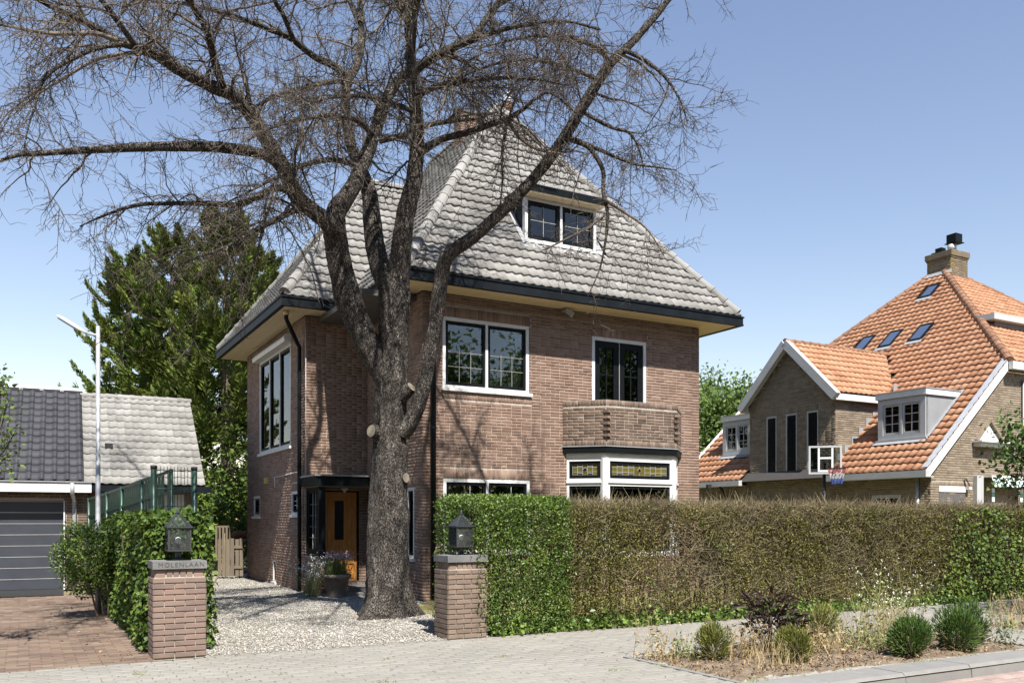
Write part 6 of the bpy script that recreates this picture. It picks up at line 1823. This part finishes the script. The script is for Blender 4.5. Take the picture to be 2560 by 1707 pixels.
# gable side walls and roof
GS = Fr((U0, 2.75), (U0 + 2.9, 2.75))
wall(oh, GS, 2.4, 5.14, name='gable_side', thick=0.15, **co_)
wall(oh, Fr((U0 + 2.9, 6.12), (U0, 6.12)), 2.4, 5.14, name='gable_side', thick=0.15, **co_)
gr = Vector((U0 - 0.20, 4.435, 6.80)); pg = math.atan(0.955); cg, sg2 = math.cos(pg), math.sin(pg)
gz = lambda v: 6.80 - abs(v - 4.435) * 0.955
ul = lambda z: UE + (z - ZE) / ts                 # where the main slope reaches height z
mb = MB(); half = 1.84
for s in (-1, 1):
    ve = 4.435 + s * half; ze = gz(ve)
    mb.add([(U0 - 0.22, 4.435, 6.78), (ul(6.78), 4.435, 6.78), (ul(ze), ve, ze - 0.02), (U0 - 0.22, ve, ze - 0.02)], [(0, 1, 2, 3)])
grf = mb.build('gable_roof', M['tile_under'], oh)
Tg = half / cg
ze = gz(4.435 - half)
ow, ol = 0.212, 0.285
roof_slope(grf, (U0 - 0.20, 4.435 - half, ze + 0.01), (1, 0, 0), (0, cg, sg2), Tg, lambda t: 0.0, lambda t: ul(ze + t * sg2) - (U0 - 0.20), ow, ol, M['tile_orange'], single=70, score=os_)
roof_slope(grf, (U0 - 0.20, 4.435 + half, ze + 0.01), (1, 0, 0), (0, -cg, sg2), Tg, lambda t: 0.0, lambda t: ul(ze + t * sg2) - (U0 - 0.20), ow, ol, M['tile_orange'])
hip_tiles(grf, gr + Vector((0, 0, 0.03)), Vector((ul(6.83), 4.435, 6.83)), M['hip_orange'], r=0.09, step=0.33)
for s in (-1, 1):                                  # barge boards and white eaves board
    MB().beam((U0 - 0.20, 4.435, 6.74), (U0 - 0.20, 4.435 + s * (half + 0.05), ze - 0.11), 0.24, 0.17, up=(1, 0, 0)).build('barge_board', M['grey_paint'], grf)
    y0 = 4.435 + s * (half + 0.04)
    MB().box(U0 - 0.19, ul(ze) - 0.1, min(y0, y0 - s * 0.12), max(y0, y0 - s * 0.12), ze - 0.19, ze - 0.02).build('eaves_board', M['white'], grf)
# main roof
UA, VA = 22.1, 5.2
APX = Vector((UA, VA, zs(UA)))
UH = 16.94; ZH = zs(UH)                           # height at which the half hips start
VF, VR = VN - 0.16, VB + 0.10
mb = MB()
o = Vector((0, 0, -0.035))
mb.add([Vector((UE, VF, ZE)) + o, Vector((UE, VR, ZE)) + o, Vector((UH, VR, ZH)) + o, APX + o, Vector((UH, VF, ZH)) + o], [(0, 1, 2, 3, 4)])
UR = 2 * UA - UE
mb.add([Vector((UR, VF, ZE)) + o, Vector((UR, VR, ZE)) + o, Vector((2 * UA - UH, VR, ZH)) + o, APX + o, Vector((2 * UA - UH, VF, ZH)) + o], [(0, 1, 2, 3, 4)])
mb.add([Vector((UH, VF, ZH)) + o, Vector((2 * UA - UH, VF, ZH)) + o, APX + o], [(0, 1, 2)]); mb.add([Vector((UH, VR, ZH)) + o, Vector((2 * UA - UH, VR, ZH)) + o, APX + o], [(0, 1, 2)])
orf2 = mb.build('roof', M['tile_under'], oh)
pm = math.atan(ts); cm, sm = math.cos(pm), math.sin(pm)
Tm = (UA - UE) / cm
tH = (UH - UE) / cm
VL = VR - VF
lb = lambda t: 0.0 if t < tH else (t - tH) / (Tm - tH) * (APX.y - VF)
rb = lambda t: VL if t < tH else VL - (t - tH) / (Tm - tH) * (VR - APX.y)
def tu(u): return (u - UE) / cm
holes = [(2.75 - VF - 0.05, 6.12 - VF + 0.05, 0, tu(U0 + 2.75)),                                    # gable body, stepped by the valleys below
         (0.38 - VF, 1.86 - VF, tu(14.45), tu(16.0)), (6.7 - VF, 8.1 - VF, tu(14.45), tu(16.0))]
for q in range(12):                                # valleys of the gable roof
    z_ = 5.1 + q * 0.15; hv = (6.80 - z_) / 0.955
    holes.append((4.435 - hv - VF, 4.435 + hv - VF, tu(ul(z_)) - 0.02, tu(ul(z_ + 0.15))))
sk = [(18.5, 19.14, 5.53, 6.05), (18.45, 19.12, 4.45, 4.95), (18.46, 19.12, 3.33, 3.84), (20.56, 21.0, 4.5, 4.95)]
for u0, u1, v0, v1 in sk[:3]:
    holes.append((v0 - VF - 0.02, v1 - VF + 0.02, tu(u0), tu(u1)))
sk[3] = (20.56, 21.12, 4.5, 4.98)
holes.append((4.5 - VF - .02, 4.98 - VF + .02, tu(20.56), tu(21.12)))
roof_slope(orf2, (UE, VF, ZE + 0.01), (0, 1, 0), (cm, 0, sm), Tm, lb, rb, ow, ol, M['tile_orange'], holes=holes, single=230, score=os_)
# street side upper slope
hh = APX.z - ZH; run = APX.y - VF; ps = math.atan(hh / run)
roof_slope(orf2, (UH, VF, ZH + 0.01), (1, 0, 0), (0, math.cos(ps), math.sin(ps)), run / math.cos(ps), lambda t: t * math.cos(ps) / run * (UA - UH), lambda t: 2 * (UA - UH) - t * math.cos(ps) / run * (UA - UH), ow, ol, M['tile_orange'])
up = Vector((0, 0, 0.05))
hip_tiles(orf2, Vector((UH, VF, ZH)) + up, APX + up, M['hip_orange'], r=0.12, step=0.33)
hip_tiles(orf2, Vector((UH, VR, ZH)) + up, APX + up, M['hip_orange'], r=0.10, step=0.36)
hip_tiles(orf2, Vector((2 * UA - UH, VF, ZH)) + up, APX + up, M['hip_orange'], r=0.10, step=0.36)
mb = MB().beam((UE - 0.0, VN - 0.13, ZE - 0.08), (UH, VN - 0.13, ZH - 0.08), 0.05, 0.20); mb.build('barge_board', M['white'], orf2)
mb = MB().beam((UE + 0.02, VN - 0.05, ZE + 0.085), (UH, VN - 0.05, ZH + 0.085), 0.16, 0.03); mb.build('verge_flashing', M['zinc'], orf2)
MB().box(UH - 0.05, 2 * UA - UH, VF - 0.14, VF - 0.02, ZH - 0.22, ZH - 0.02).build('eaves_board', M['white'], orf2)
mb = MB().beam((UE + 0.3, VR + 0.02, ZE + 0.22), (UH, VR + 0.02, ZH - 0.02), 0.10, 0.20); mb.build('barge_board', M['white'], orf2)
for v0, v1 in ((VF - 0.03, 2.72), (6.15, VR)):
    MB().box(UE - 0.13, UE + 0.02, v0, v1, ZE - 0.16, ZE + 0.01).build('gutter', M['grey_paint'], orf2)
    MB().box(UE + 0.02, U0, v0 + 0.1, v1, ZE - 0.16, ZE - 0.13).build('soffit', M['grey_paint'], orf2)
MB().box(UE - 0.13, UE + 0.02, 2.72, 2.78, ZE - 0.16, ZE + 0.01).build('gutter_end', M['grey_paint'], orf2)
# stepped flashing where the gable side meets the slope
for q in range(9):
    u_0 = U0 + 0.05 + q * 0.30
    MB().box(u_0, u_0 + 0.30, 2.725, 2.738, zs(u_0) + 0.02, zs(u_0) + 0.30).build('step_flashing', M['lead'], orf2)
# skylights
for u0, u1, v0, v1 in sk:
    e_ = Vector((0, 1, 0)); s_ = Vector((cm, 0, sm)); n_ = Vector((-sm, 0, cm)); b_ = Vector((u0, v0, zs(u0)))
    T_ = (u1 - u0) / cm; Wv = v1 - v0
    mb = MB()
    for (x0, x1, t0, t1) in ((0, Wv, 0, 0.06), (0, Wv, T_ - 0.06, T_), (0, 0.06, 0.06, T_ - 0.06), (Wv - 0.06, Wv, 0.06, T_ - 0.06)):
        vs = [b_ + e_ * x + s_ * t + n_ * h for h in (0.0, 0.10) for x, t in ((x0, t0), (x1, t0), (x1, t1), (x0, t1))]
        mb.add(vs, [(3, 2, 1, 0), (4, 5, 6, 7), (0, 1, 5, 4), (1, 2, 6, 5), (2, 3, 7, 6), (3, 0, 4, 7)])
    so = mb.build('skylight', M['gutter'], orf2)
    MB().add([b_ + e_ * x + s_ * t + n_ * 0.085 for x, t in ((0.06, 0.06), (Wv - 0.06, 0.06), (Wv - 0.06, T_ - 0.06), (0.06, T_ - 0.06))], [(0, 1, 2, 3)]).build('pane', M['glass'], so)
    MB().add([b_ + e_ * x + s_ * t + n_ * 0.02 for x, t in ((0.06, 0.06), (Wv - 0.06, 0.06), (Wv - 0.06, T_ - 0.06), (0.06, T_ - 0.06))], [(0, 1, 2, 3)]).build('blind', M['grey_paint'], so)
    MB().add([b_ + e_ * x + s_ * t + n_ * 0.07 for x, t in ((-0.05, -0.16), (Wv + 0.05, -0.16), (Wv + 0.05, 0.0), (-0.05, 0.0))], [(0, 1, 2, 3)]).build('lead_apron', M['lead'], so)
# box dormers
for v0, v1 in ((0.37, 1.85), (6.72, 8.08)):
    ud, z0, z1 = 14.53, 3.60, 4.92
    DFr = Fr((ud, v1), (ud, v0)); L_ = v1 - v0
    ub = ul(z1)
    mb = MB()
    for v in (v0, v1 - 0.06):
        mb.prism([(ud + 0.02, v, z0), (ud + 0.02, v, z1 - 0.14), (ub, v, z1 - 0.14)], (0, 0.06, 0))
    do = mb.build('dormer', M['grey_panel'], oh)
    MB().box(ud - 0.05, ub + 0.1, v0 - 0.05, v1 + 0.05, z1 - 0.14, z1 + 0.02).build('dormer_roof', M['white'], do)
    MB().box(ud - 0.07, ub + 0.1, v0 - 0.07, v1 + 0.07, z1 + 0.021, z1 + 0.04).build('roof_edge', M['zinc'], do)
    window(do, DFr, 0.0, L_, z0 + 0.06, z1 - 0.145, nsash=2, fw=0.16, sw=0.05, mull=0.06, vb=[(0.5, 0, 1)], hb=(1 / 3, 2 / 3), smat='grey_paint', fmat='grey_paint', bmat='grey_paint', bw=0.022, sill=0.05, glass='glass')
    curtain(do, DFr, 0.25, L_ - 0.25, z0 + 0.15, z1 - 0.35, -0.3, folds=6)
    MB().add([(ud - 0.04, v0 - 0.02, z0 + 0.01), (ud - 0.04, v1 + 0.02, z0 + 0.01), (ud - 0.16, v1 + 0.12, zs(ud - 0.16) + 0.09), (ud - 0.16, v0 - 0.12, zs(ud - 0.16) + 0.09)], [(0, 1, 2, 3)]).build('lead_apron', M['lead'], do)
    MB().add([(ud, v0 - 0.11, zs(ud) + 0.085), (ud, v0 - 0.005, zs(ud) + 0.085), (ub, v0 - 0.005, zs(ub) + 0.085), (ub, v0 - 0.11, zs(ub) + 0.085)], [(0, 1, 2, 3)]).build('lead_flashing', M['lead'], do)
# chimney
CU0, CU1, CV0, CV1 = 21.69, 22.6, 4.56, 5.47
CH0, CH1 = APX.z - 1.3, 10.60
chm = MB().box(CU0 + 0.1, CU1 - 0.1, CV0 + 0.1, CV1 - 0.1, CH0, CH1).build('chimney', M['mortar'], oh)
for p, q in (((CU0, CV0), (CU1, CV0)), ((CU0, CV1), (CU0, CV0)), ((CU1, CV0), (CU1, CV1)), ((CU1, CV1), (CU0, CV1))):
    wall(chm, Fr(p, q), CH0, CH1, bm='brick_lichen', mm='mortar_dark', thick=0.1, name='chimney_face', course=0.062)
MB().box(CU0 - 0.06, CU1 + 0.06, CV0 - 0.06, CV1 + 0.06, CH1, CH1 + 0.19).build('chimney_crown', M['brick_lichen'], chm)
MB().box(CU0 - 0.03, CU1 + 0.03, CV0 - 0.03, CV1 + 0.03, CH1 - 0.06, CH1 - 0.001).build('corbel', M['brick_lichen'], chm)
ct = CH1 + 0.19
MB().lathe([(0.075, ct), (0.075, ct + 0.45)], (CU0 + .55, CV0 + .25, 0), 12).build('flue_pipe', M['zinc'], chm, True)
MB().box(CU0 + .37, CU0 + .73, CV0 + .07, CV0 + .43, ct + 0.36, ct + 0.66).build('flue_cowl', M['black'], chm)
MB().box(CU0 + .32, CU0 + .78, CV0 + .02, CV0 + .48, ct + 0.34, ct + 0.358).build('cowl_plate', M['black'], chm)
MB().box(CU0 + .08, CU0 + .32, CV0 + .42, CV0 + .66, ct, ct + 0.20).build('flue_cowl', M['black'], chm)
MB().lathe([(0.10, ct + 0.001), (0.11, ct + 0.10)], (CU0 + .25, CV0 + .80, 0), 12).build('flue_cap', M['black'], chm)
MB().tube([(CU0 + .22, CV0 + .18, ct + 0.16), (CU0 + .36, CV0 + .22, ct + 0.20)], 0.10, 12).build('flue_elbow', M['chrome'], chm, True)
MB().add([(CU0 - 0.12, CV0 - 0.12, zs(CU0 - 0.12) + 0.09), (CU0 - 0.12, CV1 + 0.12, zs(CU0 - 0.12) + 0.09), (CU0 - 0.004, CV1 + 0.02, zs(CU0) + 0.14), (CU0 - 0.004, CV0 - 0.02, zs(CU0) + 0.14)], [(0, 1, 2, 3)]).build('lead_flashing', M['lead'], chm)
# street facade
SF = Fr((U0, VN), (30.2, VN))
ztop = lambda s: min(zs(U0 + s) - 0.12, zs(2 * UA - (U0 + s)) - 0.12, ZH - 0.05)
fa = wall(oh, SF, 0, 5.8, top=ztop, soldiers=[(0.03, 1.72, 2.34, 2.45)], name='street_facade', **co_)
sx = lambda u: u - U0
mb = MB(); SF.box(mb, sx(14.18), sx(15.28), -0.3, 0.012, 0.5, 2.18); mb.build('window_opening', M['room'], fa)
mb = MB(); SF.box(mb, sx(14.18), sx(15.28), -0.05, 0.03, 2.181, 2.33); mb.build('roller_blind', M['white'], fa)
mb = MB(); SF.box(mb, sx(15.60), sx(15.88), -0.02, 0.12, 0.0, 2.62); mb.build('awning_side_board', M['grey_paint'], fa)
mb = MB(); SF.box(mb, sx(15.88), sx(17.57), -0.02, 0.34, 2.585, 2.63); awn = mb.build('awning_board', M['white'], fa)
for k in range(18):
    a0 = sx(15.90) + k * 0.092
    for r_ in range(3):
        mb = MB(); o1 = 0.33 - 0.002 * r_
        mb.add([SF.pt(a0, o1 + 0.03 * r_, 2.58 - r_ * 0.085), SF.pt(a0 + 0.09, o1 + 0.03 * r_, 2.58 - r_ * 0.085), SF.pt(a0 + 0.09, o1 + 0.03 * (r_ + 1), 2.58 - (r_ + 1) * 0.085), SF.pt(a0, o1 + 0.03 * (r_ + 1), 2.58 - (r_ + 1) * 0.085)], [(0, 1, 2, 3)])
        mb.build('awning_check', M['awning_green' if (k + r_) % 2 else 'white'], awn)
mb = MB(); SF.box(mb, sx(16.05), sx(17.3), -0.3, 0.012, 0.0, 2.30); dv = mb.build('door_recess', M['clay_pot'], fa)
mb = MB(); SF.box(mb, sx(16.05), sx(17.0), 0.013, 0.05, 0.0, 1.92); mb.build('door', M['white'], dv)
for k in range(3):
    mb = MB(); SF.box(mb, sx(16.12) + k * 0.28, sx(16.34) + k * 0.28, 0.051, 0.058, 1.45, 1.70); mb.build('door_pane', M['blue_glass'], dv)
for u_0 in (15.95, 17.2):
    for k in range(9):
        mb = MB(); SF.box(mb, sx(u_0), sx(u_0) + 0.12, 0.30, 0.305, 2.30 - (k + 1) * 0.12, 2.30 - k * 0.12 - 0.002); mb.build('awning_check', M['awning_green' if k % 2 else 'white'], awn)
mb = MB().tube([SF.pt(sx(17.45), 0.33, 0), SF.pt(sx(17.45), 0.33, 2.58)], 0.035, 8); mb.build('awning_post', M['white'], fa)
mb = MB().tube([SF.pt(sx(17.78), 0.08, 2.0), SF.pt(sx(17.78), 0.08, 5.3)], 0.06, 10); mb.build('downpipe', M['white'], fa, True)
# pediment and shelf
mb = MB(); mb.prism([SF.pt(sx(15.78), 0.009, 3.555), SF.pt(sx(16.75), 0.009, 3.555), SF.pt(sx(16.25), 0.009, 4.02)], SF.n * 0.02); mb.build('pediment', M['white'], fa)
for a_, b_ in (((15.68, 3.56), (16.24, 4.13)), ((16.24, 4.13), (16.86, 3.56))):
    mb = MB().beam(SF.pt(sx(a_[0]), 0.05, a_[1]), SF.pt(sx(b_[0]), 0.05, b_[1]), 0.10, 0.075); mb.build('brick_edge', M['brick_tan'], fa)
mb = MB(); SF.box(mb, sx(15.54), sx(17.36), 0.0095, 0.30, 3.50, 3.545); SF.box(mb, sx(15.60), sx(17.30), 0.0095, 0.22, 3.40, 3.50); mb.build('cornice_shelf', M['white'], fa)
mb = MB(); SF.box(mb, sx(15.25), sx(15.36), 0.01, 0.14, 2.25, 2.32); mb.build('wall_lamp', M['white'], fa)
mb = MB().beam(SF.pt(sx(15.22), 0.05, 2.55), SF.pt(sx(15.28), 0.12, 2.36), 0.07, 0.02); mb.build('solar_panel', M['rubber'], fa)
# right hand dormer on the street slope, downpipe, door lintel and lamps on the side wall
MB().box(19.1, 22.9, 1.35, 1.85, 6.4, 7.40).build('street_dormer', M['grey_panel'], oh)
MB().box(18.75, 23.2, 1.15, 1.7, 7.401, 7.58).build('street_dormer_roof', M['grey_paint'], oh)
MB().tube([(U0 - 0.07, 0.08, 2.54), (U0 - 0.07, 0.08, 0)], 0.045, 10).build('downpipe', M['zinc'], oh, True)
MB().tube([(UE - 0.05, 7.1, 2.55), (U0 - 0.07, 7.1, 2.2), (U0 - 0.07, 7.1, 0)], 0.045, 10).build('downpipe', M['rubber'], oh, True)
mb = MB(); LW.box(mb, VB - 1.5, VB - 0.6, -0.02, 0.02, 0.0, 2.13); dd = mb.build('side_door', M['grey_paint'], oh)
mb = MB(); LW.box(mb, VB - 1.42, VB - 0.68, 0.021, 0.03, 1.2, 2.03); mb.build('pane', M['blue_glass'], dd)
MB().box(UE - 0.28, UE - 0.135, 7.4, 7.5, 2.50, 2.62).build('floodlight', M['rubber'], oh)

# ------------------------------------------------------------------ basketball hoop
hp = thing('basketball_hoop', 'basketball hoop with clear backboard and tricolour net rising behind the dry hedge', 'basketball hoop', (at(2063, 1300, 24).x, 24.0, 0), math.radians(-14))
MB().tube([(0, 0.25, 0), (0, 0.25, 2.75)], 0.045, 10).build('pole', M['rubber'], hp, True)
MB().beam((0, 0.25, 2.7), (0.0, 0.04, 3.0), 0.05, 0.05).build('arm', M['rubber'], hp)
MB().box(-0.40, 0.40, 0.0, 0.012, 2.74, 3.46).build('backboard', M['acrylic'], hp)
mb = MB()
for (x0, x1, z0, z1) in ((-0.43, 0.43, 3.43, 3.48), (-0.43, 0.43, 2.71, 2.76), (-0.43, -0.38, 2.76, 3.43), (0.38, 0.43, 2.76, 3.43)):
    mb.box(x0, x1, -0.012, 0.022, z0, z1)
mb.build('board_frame', M['grey_paint'], hp)
mb = MB()
for (x0, x1, z0, z1) in ((-0.19, -0.14, 2.77, 3.42), (0.16, 0.21, 2.77, 3.42), (-0.14, 0.16, 3.12, 3.17), (-0.14, 0.16, 2.77, 2.82)):
    mb.box(x0, x1, -0.008, -0.001, z0, z1)
mb.build('target_square', M['white'], hp)
cx, cy, cz, rr = 0.26, -0.33, 2.84, 0.225
MB().tube([(cx + rr * math.cos(q), cy + rr * math.sin(q), cz) for q in np.linspace(0, 2 * PI, 25)], 0.011, 6).build('rim', M['rubber'], hp)
MB().beam((cx, -0.01, cz), (cx, cy + rr, cz), 0.09, 0.02).build('rim_bracket', M['rubber'], hp)
nz = [(rr, 0.0), (rr * 0.86, -0.13), (rr * 0.70, -0.27), (rr * 0.62, -0.42)]
for k in range(12):
    for s in (-1, 1):
        for lv in range(3):
            a0 = 2 * PI * (k + 0.5 * lv * 1) / 12; a1 = a0 + s * PI / 12
            (r0_, z0), (r1_, z1) = nz[lv], nz[lv + 1]
            MB().tube([(cx + r0_ * math.cos(a0), cy + r0_ * math.sin(a0), cz + z0), (cx + r1_ * math.cos(a1), cy + r1_ * math.sin(a1), cz + z1)], 0.008, 4, False).build('net_cord', M[('net_red', 'net_white', 'net_blue')[lv]], hp)

# ------------------------------------------------------------------ planting bed


def round_shrub(u, v, r, h, m, label, n=1500, low=0.0):
    t = thing('round_shrub', label, 'shrub', W(u, v, 0), random.random() * 6, 'clipped round shrubs in the planting bed')
    nb = 5; cb = rng.normal(size=(nb, 3)) * np.array([r, r, h]) * np.array([0.30, 0.30, 0.14]) + np.array([0, 0, h * 0.5]); rb_ = 0.62 + 0.3 * rng.random(nb)
    kb_ = rng.integers(0, nb, n)
    D = unit(rng.normal(size=(n, 3))); R = (0.5 + 0.55 * rng.random(n) ** 0.5)[:, None]
    P = cb[kb_] + D * R * rb_[kb_][:, None] * np.array([r, r, h * 0.48])
    P = P[P[:, 2] > 0.02]
    A = unit(P - np.array([0, 0, h * 0.35])) + np.array([0, 0, 0.5])
    V, F = leaves(P, 0.055, aspect=0.22, axis=unit(A), axis_amt=0.75, fold=0.08)
    link('foliage', np_mesh('f', V, F), M[m], t, 'stuff')
    n2_ = 40
    A = unit(rng.normal(size=(n2_, 3)) * np.array([1, 1, 0.3]) + np.array([0, 0, 1.1])); Pb = np.stack([np.zeros((n2_, 3)), A * h * 0.45, A * h * 0.8], 1)
    V, F = tubes(Pb, np.array([[0.008, 0.005, 0.002]]).repeat(n2_, 0), 3); link('stems', np_mesh('s', V, F), M['hedge_twig'], t, 'stuff')
    return t


round_shrub(-0.05, -7.70, 0.16, 0.33, 'shrub_yellow', 'small yellowing round shrub at the left end of the planting bed')
round_shrub(0.66, -8.18, 0.17, 0.36, 'shrub_yellow', 'yellow green round shrub in front of the dark leaved plant', 1700)
round_shrub(2.02, -7.20, 0.20, 0.38, 'shrub_yellow', 'round shrub with dry stems at the back of the bed right of the dark plant', 1700)
round_shrub(1.72, -7.12, 0.16, 0.34, 'shrub', 'small green shrub touching the dry stemmed round shrub', 1200)
round_shrub(1.95, -8.55, 0.205, 0.42, 'shrub', 'dark green round shrub nearest the kerb', 3000)
round_shrub(2.80, -8.50, 0.23, 0.46, 'shrub', 'largest green round shrub right of the tall straw grass', 3000)
round_shrub(3.45, -8.25, 0.17, 0.40, 'shrub', 'rightmost round shrub, half hidden by its larger neighbour', 1800)
dk = thing('dark_leaved_plant', 'dark purple leaved bushy plant in the planting bed', 'plant', W(0.98, -7.50, 0))
P = rng.normal(size=(420, 3)) * np.array([0.15, 0.15, 0.13]) + np.array([0, 0, 0.38]); P = P[P[:, 2] > 0.05]
V, F = leaves(P, 0.10, aspect=0.3, axis=unit(P * np.array([1, 1, 0.2]) + np.array([0, 0, -0.06])), axis_amt=0.6); link('foliage', np_mesh('f', V, F), M['dark_leaf'], dk, 'stuff')
A = unit(rng.normal(size=(18, 3)) * np.array([1, 1, 0.2]) + np.array([0, 0, 1.8])); Pb = np.stack([np.zeros((18, 3)), A * 0.3, A * 0.5], 1)
V, F = tubes(Pb, np.array([[0.009, 0.006, 0.002]]).repeat(18, 0), 4); link('stems', np_mesh('s', V, F), M['dark_leaf'], dk, 'stuff')


def stalks(u, v, r, h, n, m, label, name='dry_grass', leafn=0, flower=None, lean=0.2, leafm='weed', lw=0.005, fsize=0.022, catg='grass', rotseed=0):
    t = thing(name, label, catg, W(u, v, 0), group='dry weeds in the planting beds')
    P0 = rng.normal(size=(n, 3)) * np.array([r, r, 0]); A = rng.normal(size=(n, 3)) * np.array([lean, lean, 0]) + np.array([0, 0, 1]); L_ = h * (0.45 + 0.6 * rng.random(n))
    V1 = blades(P0, A, L_ * 0.55, np.full(n, lw * 1.4)); mid = P0 + unit(A) * (L_ * 0.53)[:, None]
    A2 = A + rng.normal(size=(n, 3)) * np.array([lean, lean, 0]) * 1.2
    V2 = blades(mid, A2, L_ * 0.5, np.full(n, lw))
    V, F = cat([V1, V2]); link('stalks', np_mesh('s', V, F), M[m], t, 'stuff')
    tip = mid + unit(A2) * (L_ * 0.5)[:, None]
    if leafn:
        k = rng.integers(0, n, leafn); q = rng.random(leafn)[:, None]
        P = P0[k] * (1 - q) + mid[k] * q
        k2 = rng.random(leafn) < 0.45; P[k2] = (mid[k] * (1 - q) + tip[k] * q)[k2]
        V, F = leaves(P, 0.05, aspect=0.4, axis=upv[None], axis_amt=0.2); link('foliage', np_mesh('f', V, F), M[leafm], t, 'stuff')
    if flower:
        P = np.repeat(tip, 3, 0) + rng.normal(size=(n * 3, 3)) * fsize * 0.5
        V, F = leaves(P, fsize, aspect=0.9); link('flowers', np_mesh('f', V, F), M[flower], t, 'stuff')
    return t


stalks(-0.42, -7.32, 0.14, 0.52, 42, 'straw', 'pale dry weed with sparse leaves at the bed corner', leafn=150, leafm='straw', name='dry_weed', catg='weed')
stalks(-0.22, -7.45, 0.08, 0.30, 45, 'weed', 'green low weed between the bed corner and the small yellowing shrub', leafn=120, name='weed_clump', catg='weed')
stalks(0.25, -7.75, 0.12, 0.45, 90, 'straw', 'dry brown weed left of the dark leaved plant', leafn=160, leafm='litter', name='dry_weed', catg='weed')
stalks(0.22, -8.30, 0.12, 0.34, 80, 'straw', 'straw coloured grass tuft near the front edge of the bed', lean=0.32)
stalks(0.80, -7.60, 0.10, 0.38, 90, 'straw', 'dry stems at the foot of the dark leaved plant', lean=0.35, leafn=80, leafm='litter')
stalks(1.38, -7.85, 0.13, 0.40, 110, 'straw', 'dry yellow weed clump in front of the dry stemmed shrub', leafn=260, leafm='straw', name='dry_weed', catg='weed', lean=0.3)
stalks(2.0, -7.30, 0.12, 0.50, 60, 'straw', 'thin straw stalks behind the dry stemmed round shrub', lean=0.22)
stalks(2.5, -7.75, 0.20, 0.66, 170, 'straw', 'tall straw coloured grass clump in the middle of the bed', leafn=200, leafm='weed', lean=0.16)
stalks(2.85, -7.50, 0.22, 0.95, 80, 'weed', 'tall pale weeds with white flower heads in front of the dry hedge', leafn=420, leafm='weed', flower='petal', name='flowering_weed', catg='weed', lean=0.18, fsize=0.013)
stalks(2.05, -8.00, 0.16, 0.32, 90, 'weed', 'low greyish weed at the foot of the tall straw grass', leafn=300, leafm='weed', name='weed_clump', catg='weed', lean=0.4)
stalks(3.25, -7.25, 0.18, 0.55, 50, 'straw', 'thin dry stalks with white flowers behind the largest round shrub', flower='petal', name='flowering_weed', catg='weed')
stalks(3.62, -8.50, 0.08, 0.45, 26, 'weed', 'spiky green weed at the right corner of the bed', leafn=90, leafm='shrub', name='weed_clump', catg='weed', lean=0.5)
stalks(5.6, -7.45, 0.22, 0.45, 110, 'straw', 'dry weeds at the left end of the second bed', leafn=120, leafm='weed', name='dry_weed', catg='weed')
stalks(6.3, -7.35, 0.3, 0.5, 120, 'straw', 'dry weeds farther along the second bed at the right edge', leafn=160, leafm='litter', name='dry_weed', catg='weed')
stalks(5.45, -7.2, 0.06, 0.40, 16, 'weed', 'lone yellow green weed beside the second bed', leafn=80, leafm='weed', name='weed_clump', catg='weed')

# litter, tufts in the joints
P, u, v = scatter_rect(3600, -8, 9, -8.75, -4.95, 0.004)
k = (rng.random(len(P)) < 0.13 + 0.9 * np.exp(-((v + 5.0) / 0.16) ** 2)); P = P[k]
V1 = leaves(P, 0.024, aspect=0.5, nrm=upv[None], nrm_amt=0.85)
P, u, v = scatter_rect(2600, BED0, BED1, BEDV0 + 0.05, BEDV1 - 0.05, 0.025)
V2 = leaves(P, 0.04, aspect=0.4, nrm=upv[None], nrm_amt=0.7)
P, u, v = scatter_rect(420, -4.4, -0.9, -4.8, 2.0, 0.012)
V3 = leaves(P, 0.035, aspect=0.5, nrm=upv[None], nrm_amt=0.8)
P, u, v = scatter_rect(600, -9.5, -5.2, -4.9, 3.0, 0.004)
V4 = leaves(P[u + 5.2 > -rng.exponential(0.6, len(u))], 0.05, aspect=0.6, nrm=upv[None], nrm_amt=0.85)
V, F = cat([V1, V2, V3, V4])
tag(link('leaf_litter', np_mesh('litter', V, F), M['litter'], None, 'stuff'), 'scattered dry leaves and bits on pavement, gravel and soil', 'leaf litter')
T_ = []
for k in range(46):
    u_, v_ = random.uniform(-7, 5.2), random.choice([random.uniform(-8.75, -5.2), random.uniform(-8.8, -7.6)])
    if BED0 < u_ < BED1 and v_ < BEDV1: v_ = -8.80
    n = random.randint(10, 34); c_ = np.array(W(u_, v_, 0.0))
    P0 = c_ + rng.normal(size=(n, 3)) * np.array([0.05, 0.025, 0]); A = rng.normal(size=(n, 3)) * 0.6 + np.array([0, 0, 1.0])
    T_.append(blades(P0, A, rng.uniform(0.015, 0.05, n), np.full(n, 0.005)))
V, F = cat(T_)
tag(link('grass_tufts', np_mesh('tufts', V, F), M['weed'], None, 'stuff'), 'little grass tufts growing in the joints of the pavement', 'grass')
n = 9000
u = rng.uniform(-0.85, 3.0, n); v = rng.uniform(-4.0, -0.1, n); k = ~((u < 0) & (v > -1.3 + 0 * u)); u, v = u[k], v[k]
P0 = toW(u, v, np.full(len(u), -0.006)); A = rng.normal(size=P0.shape) * 0.5 + np.array([0, 0, 1.0])
V, F = blades(P0, A, rng.uniform(0.02, 0.06, len(u)), np.full(len(u), 0.006))
tag(link('dry_grass', np_mesh('grass', V, F), M['weed'], None, 'stuff'), 'short dry yellow lawn grass behind the number 7 pillar', 'grass')
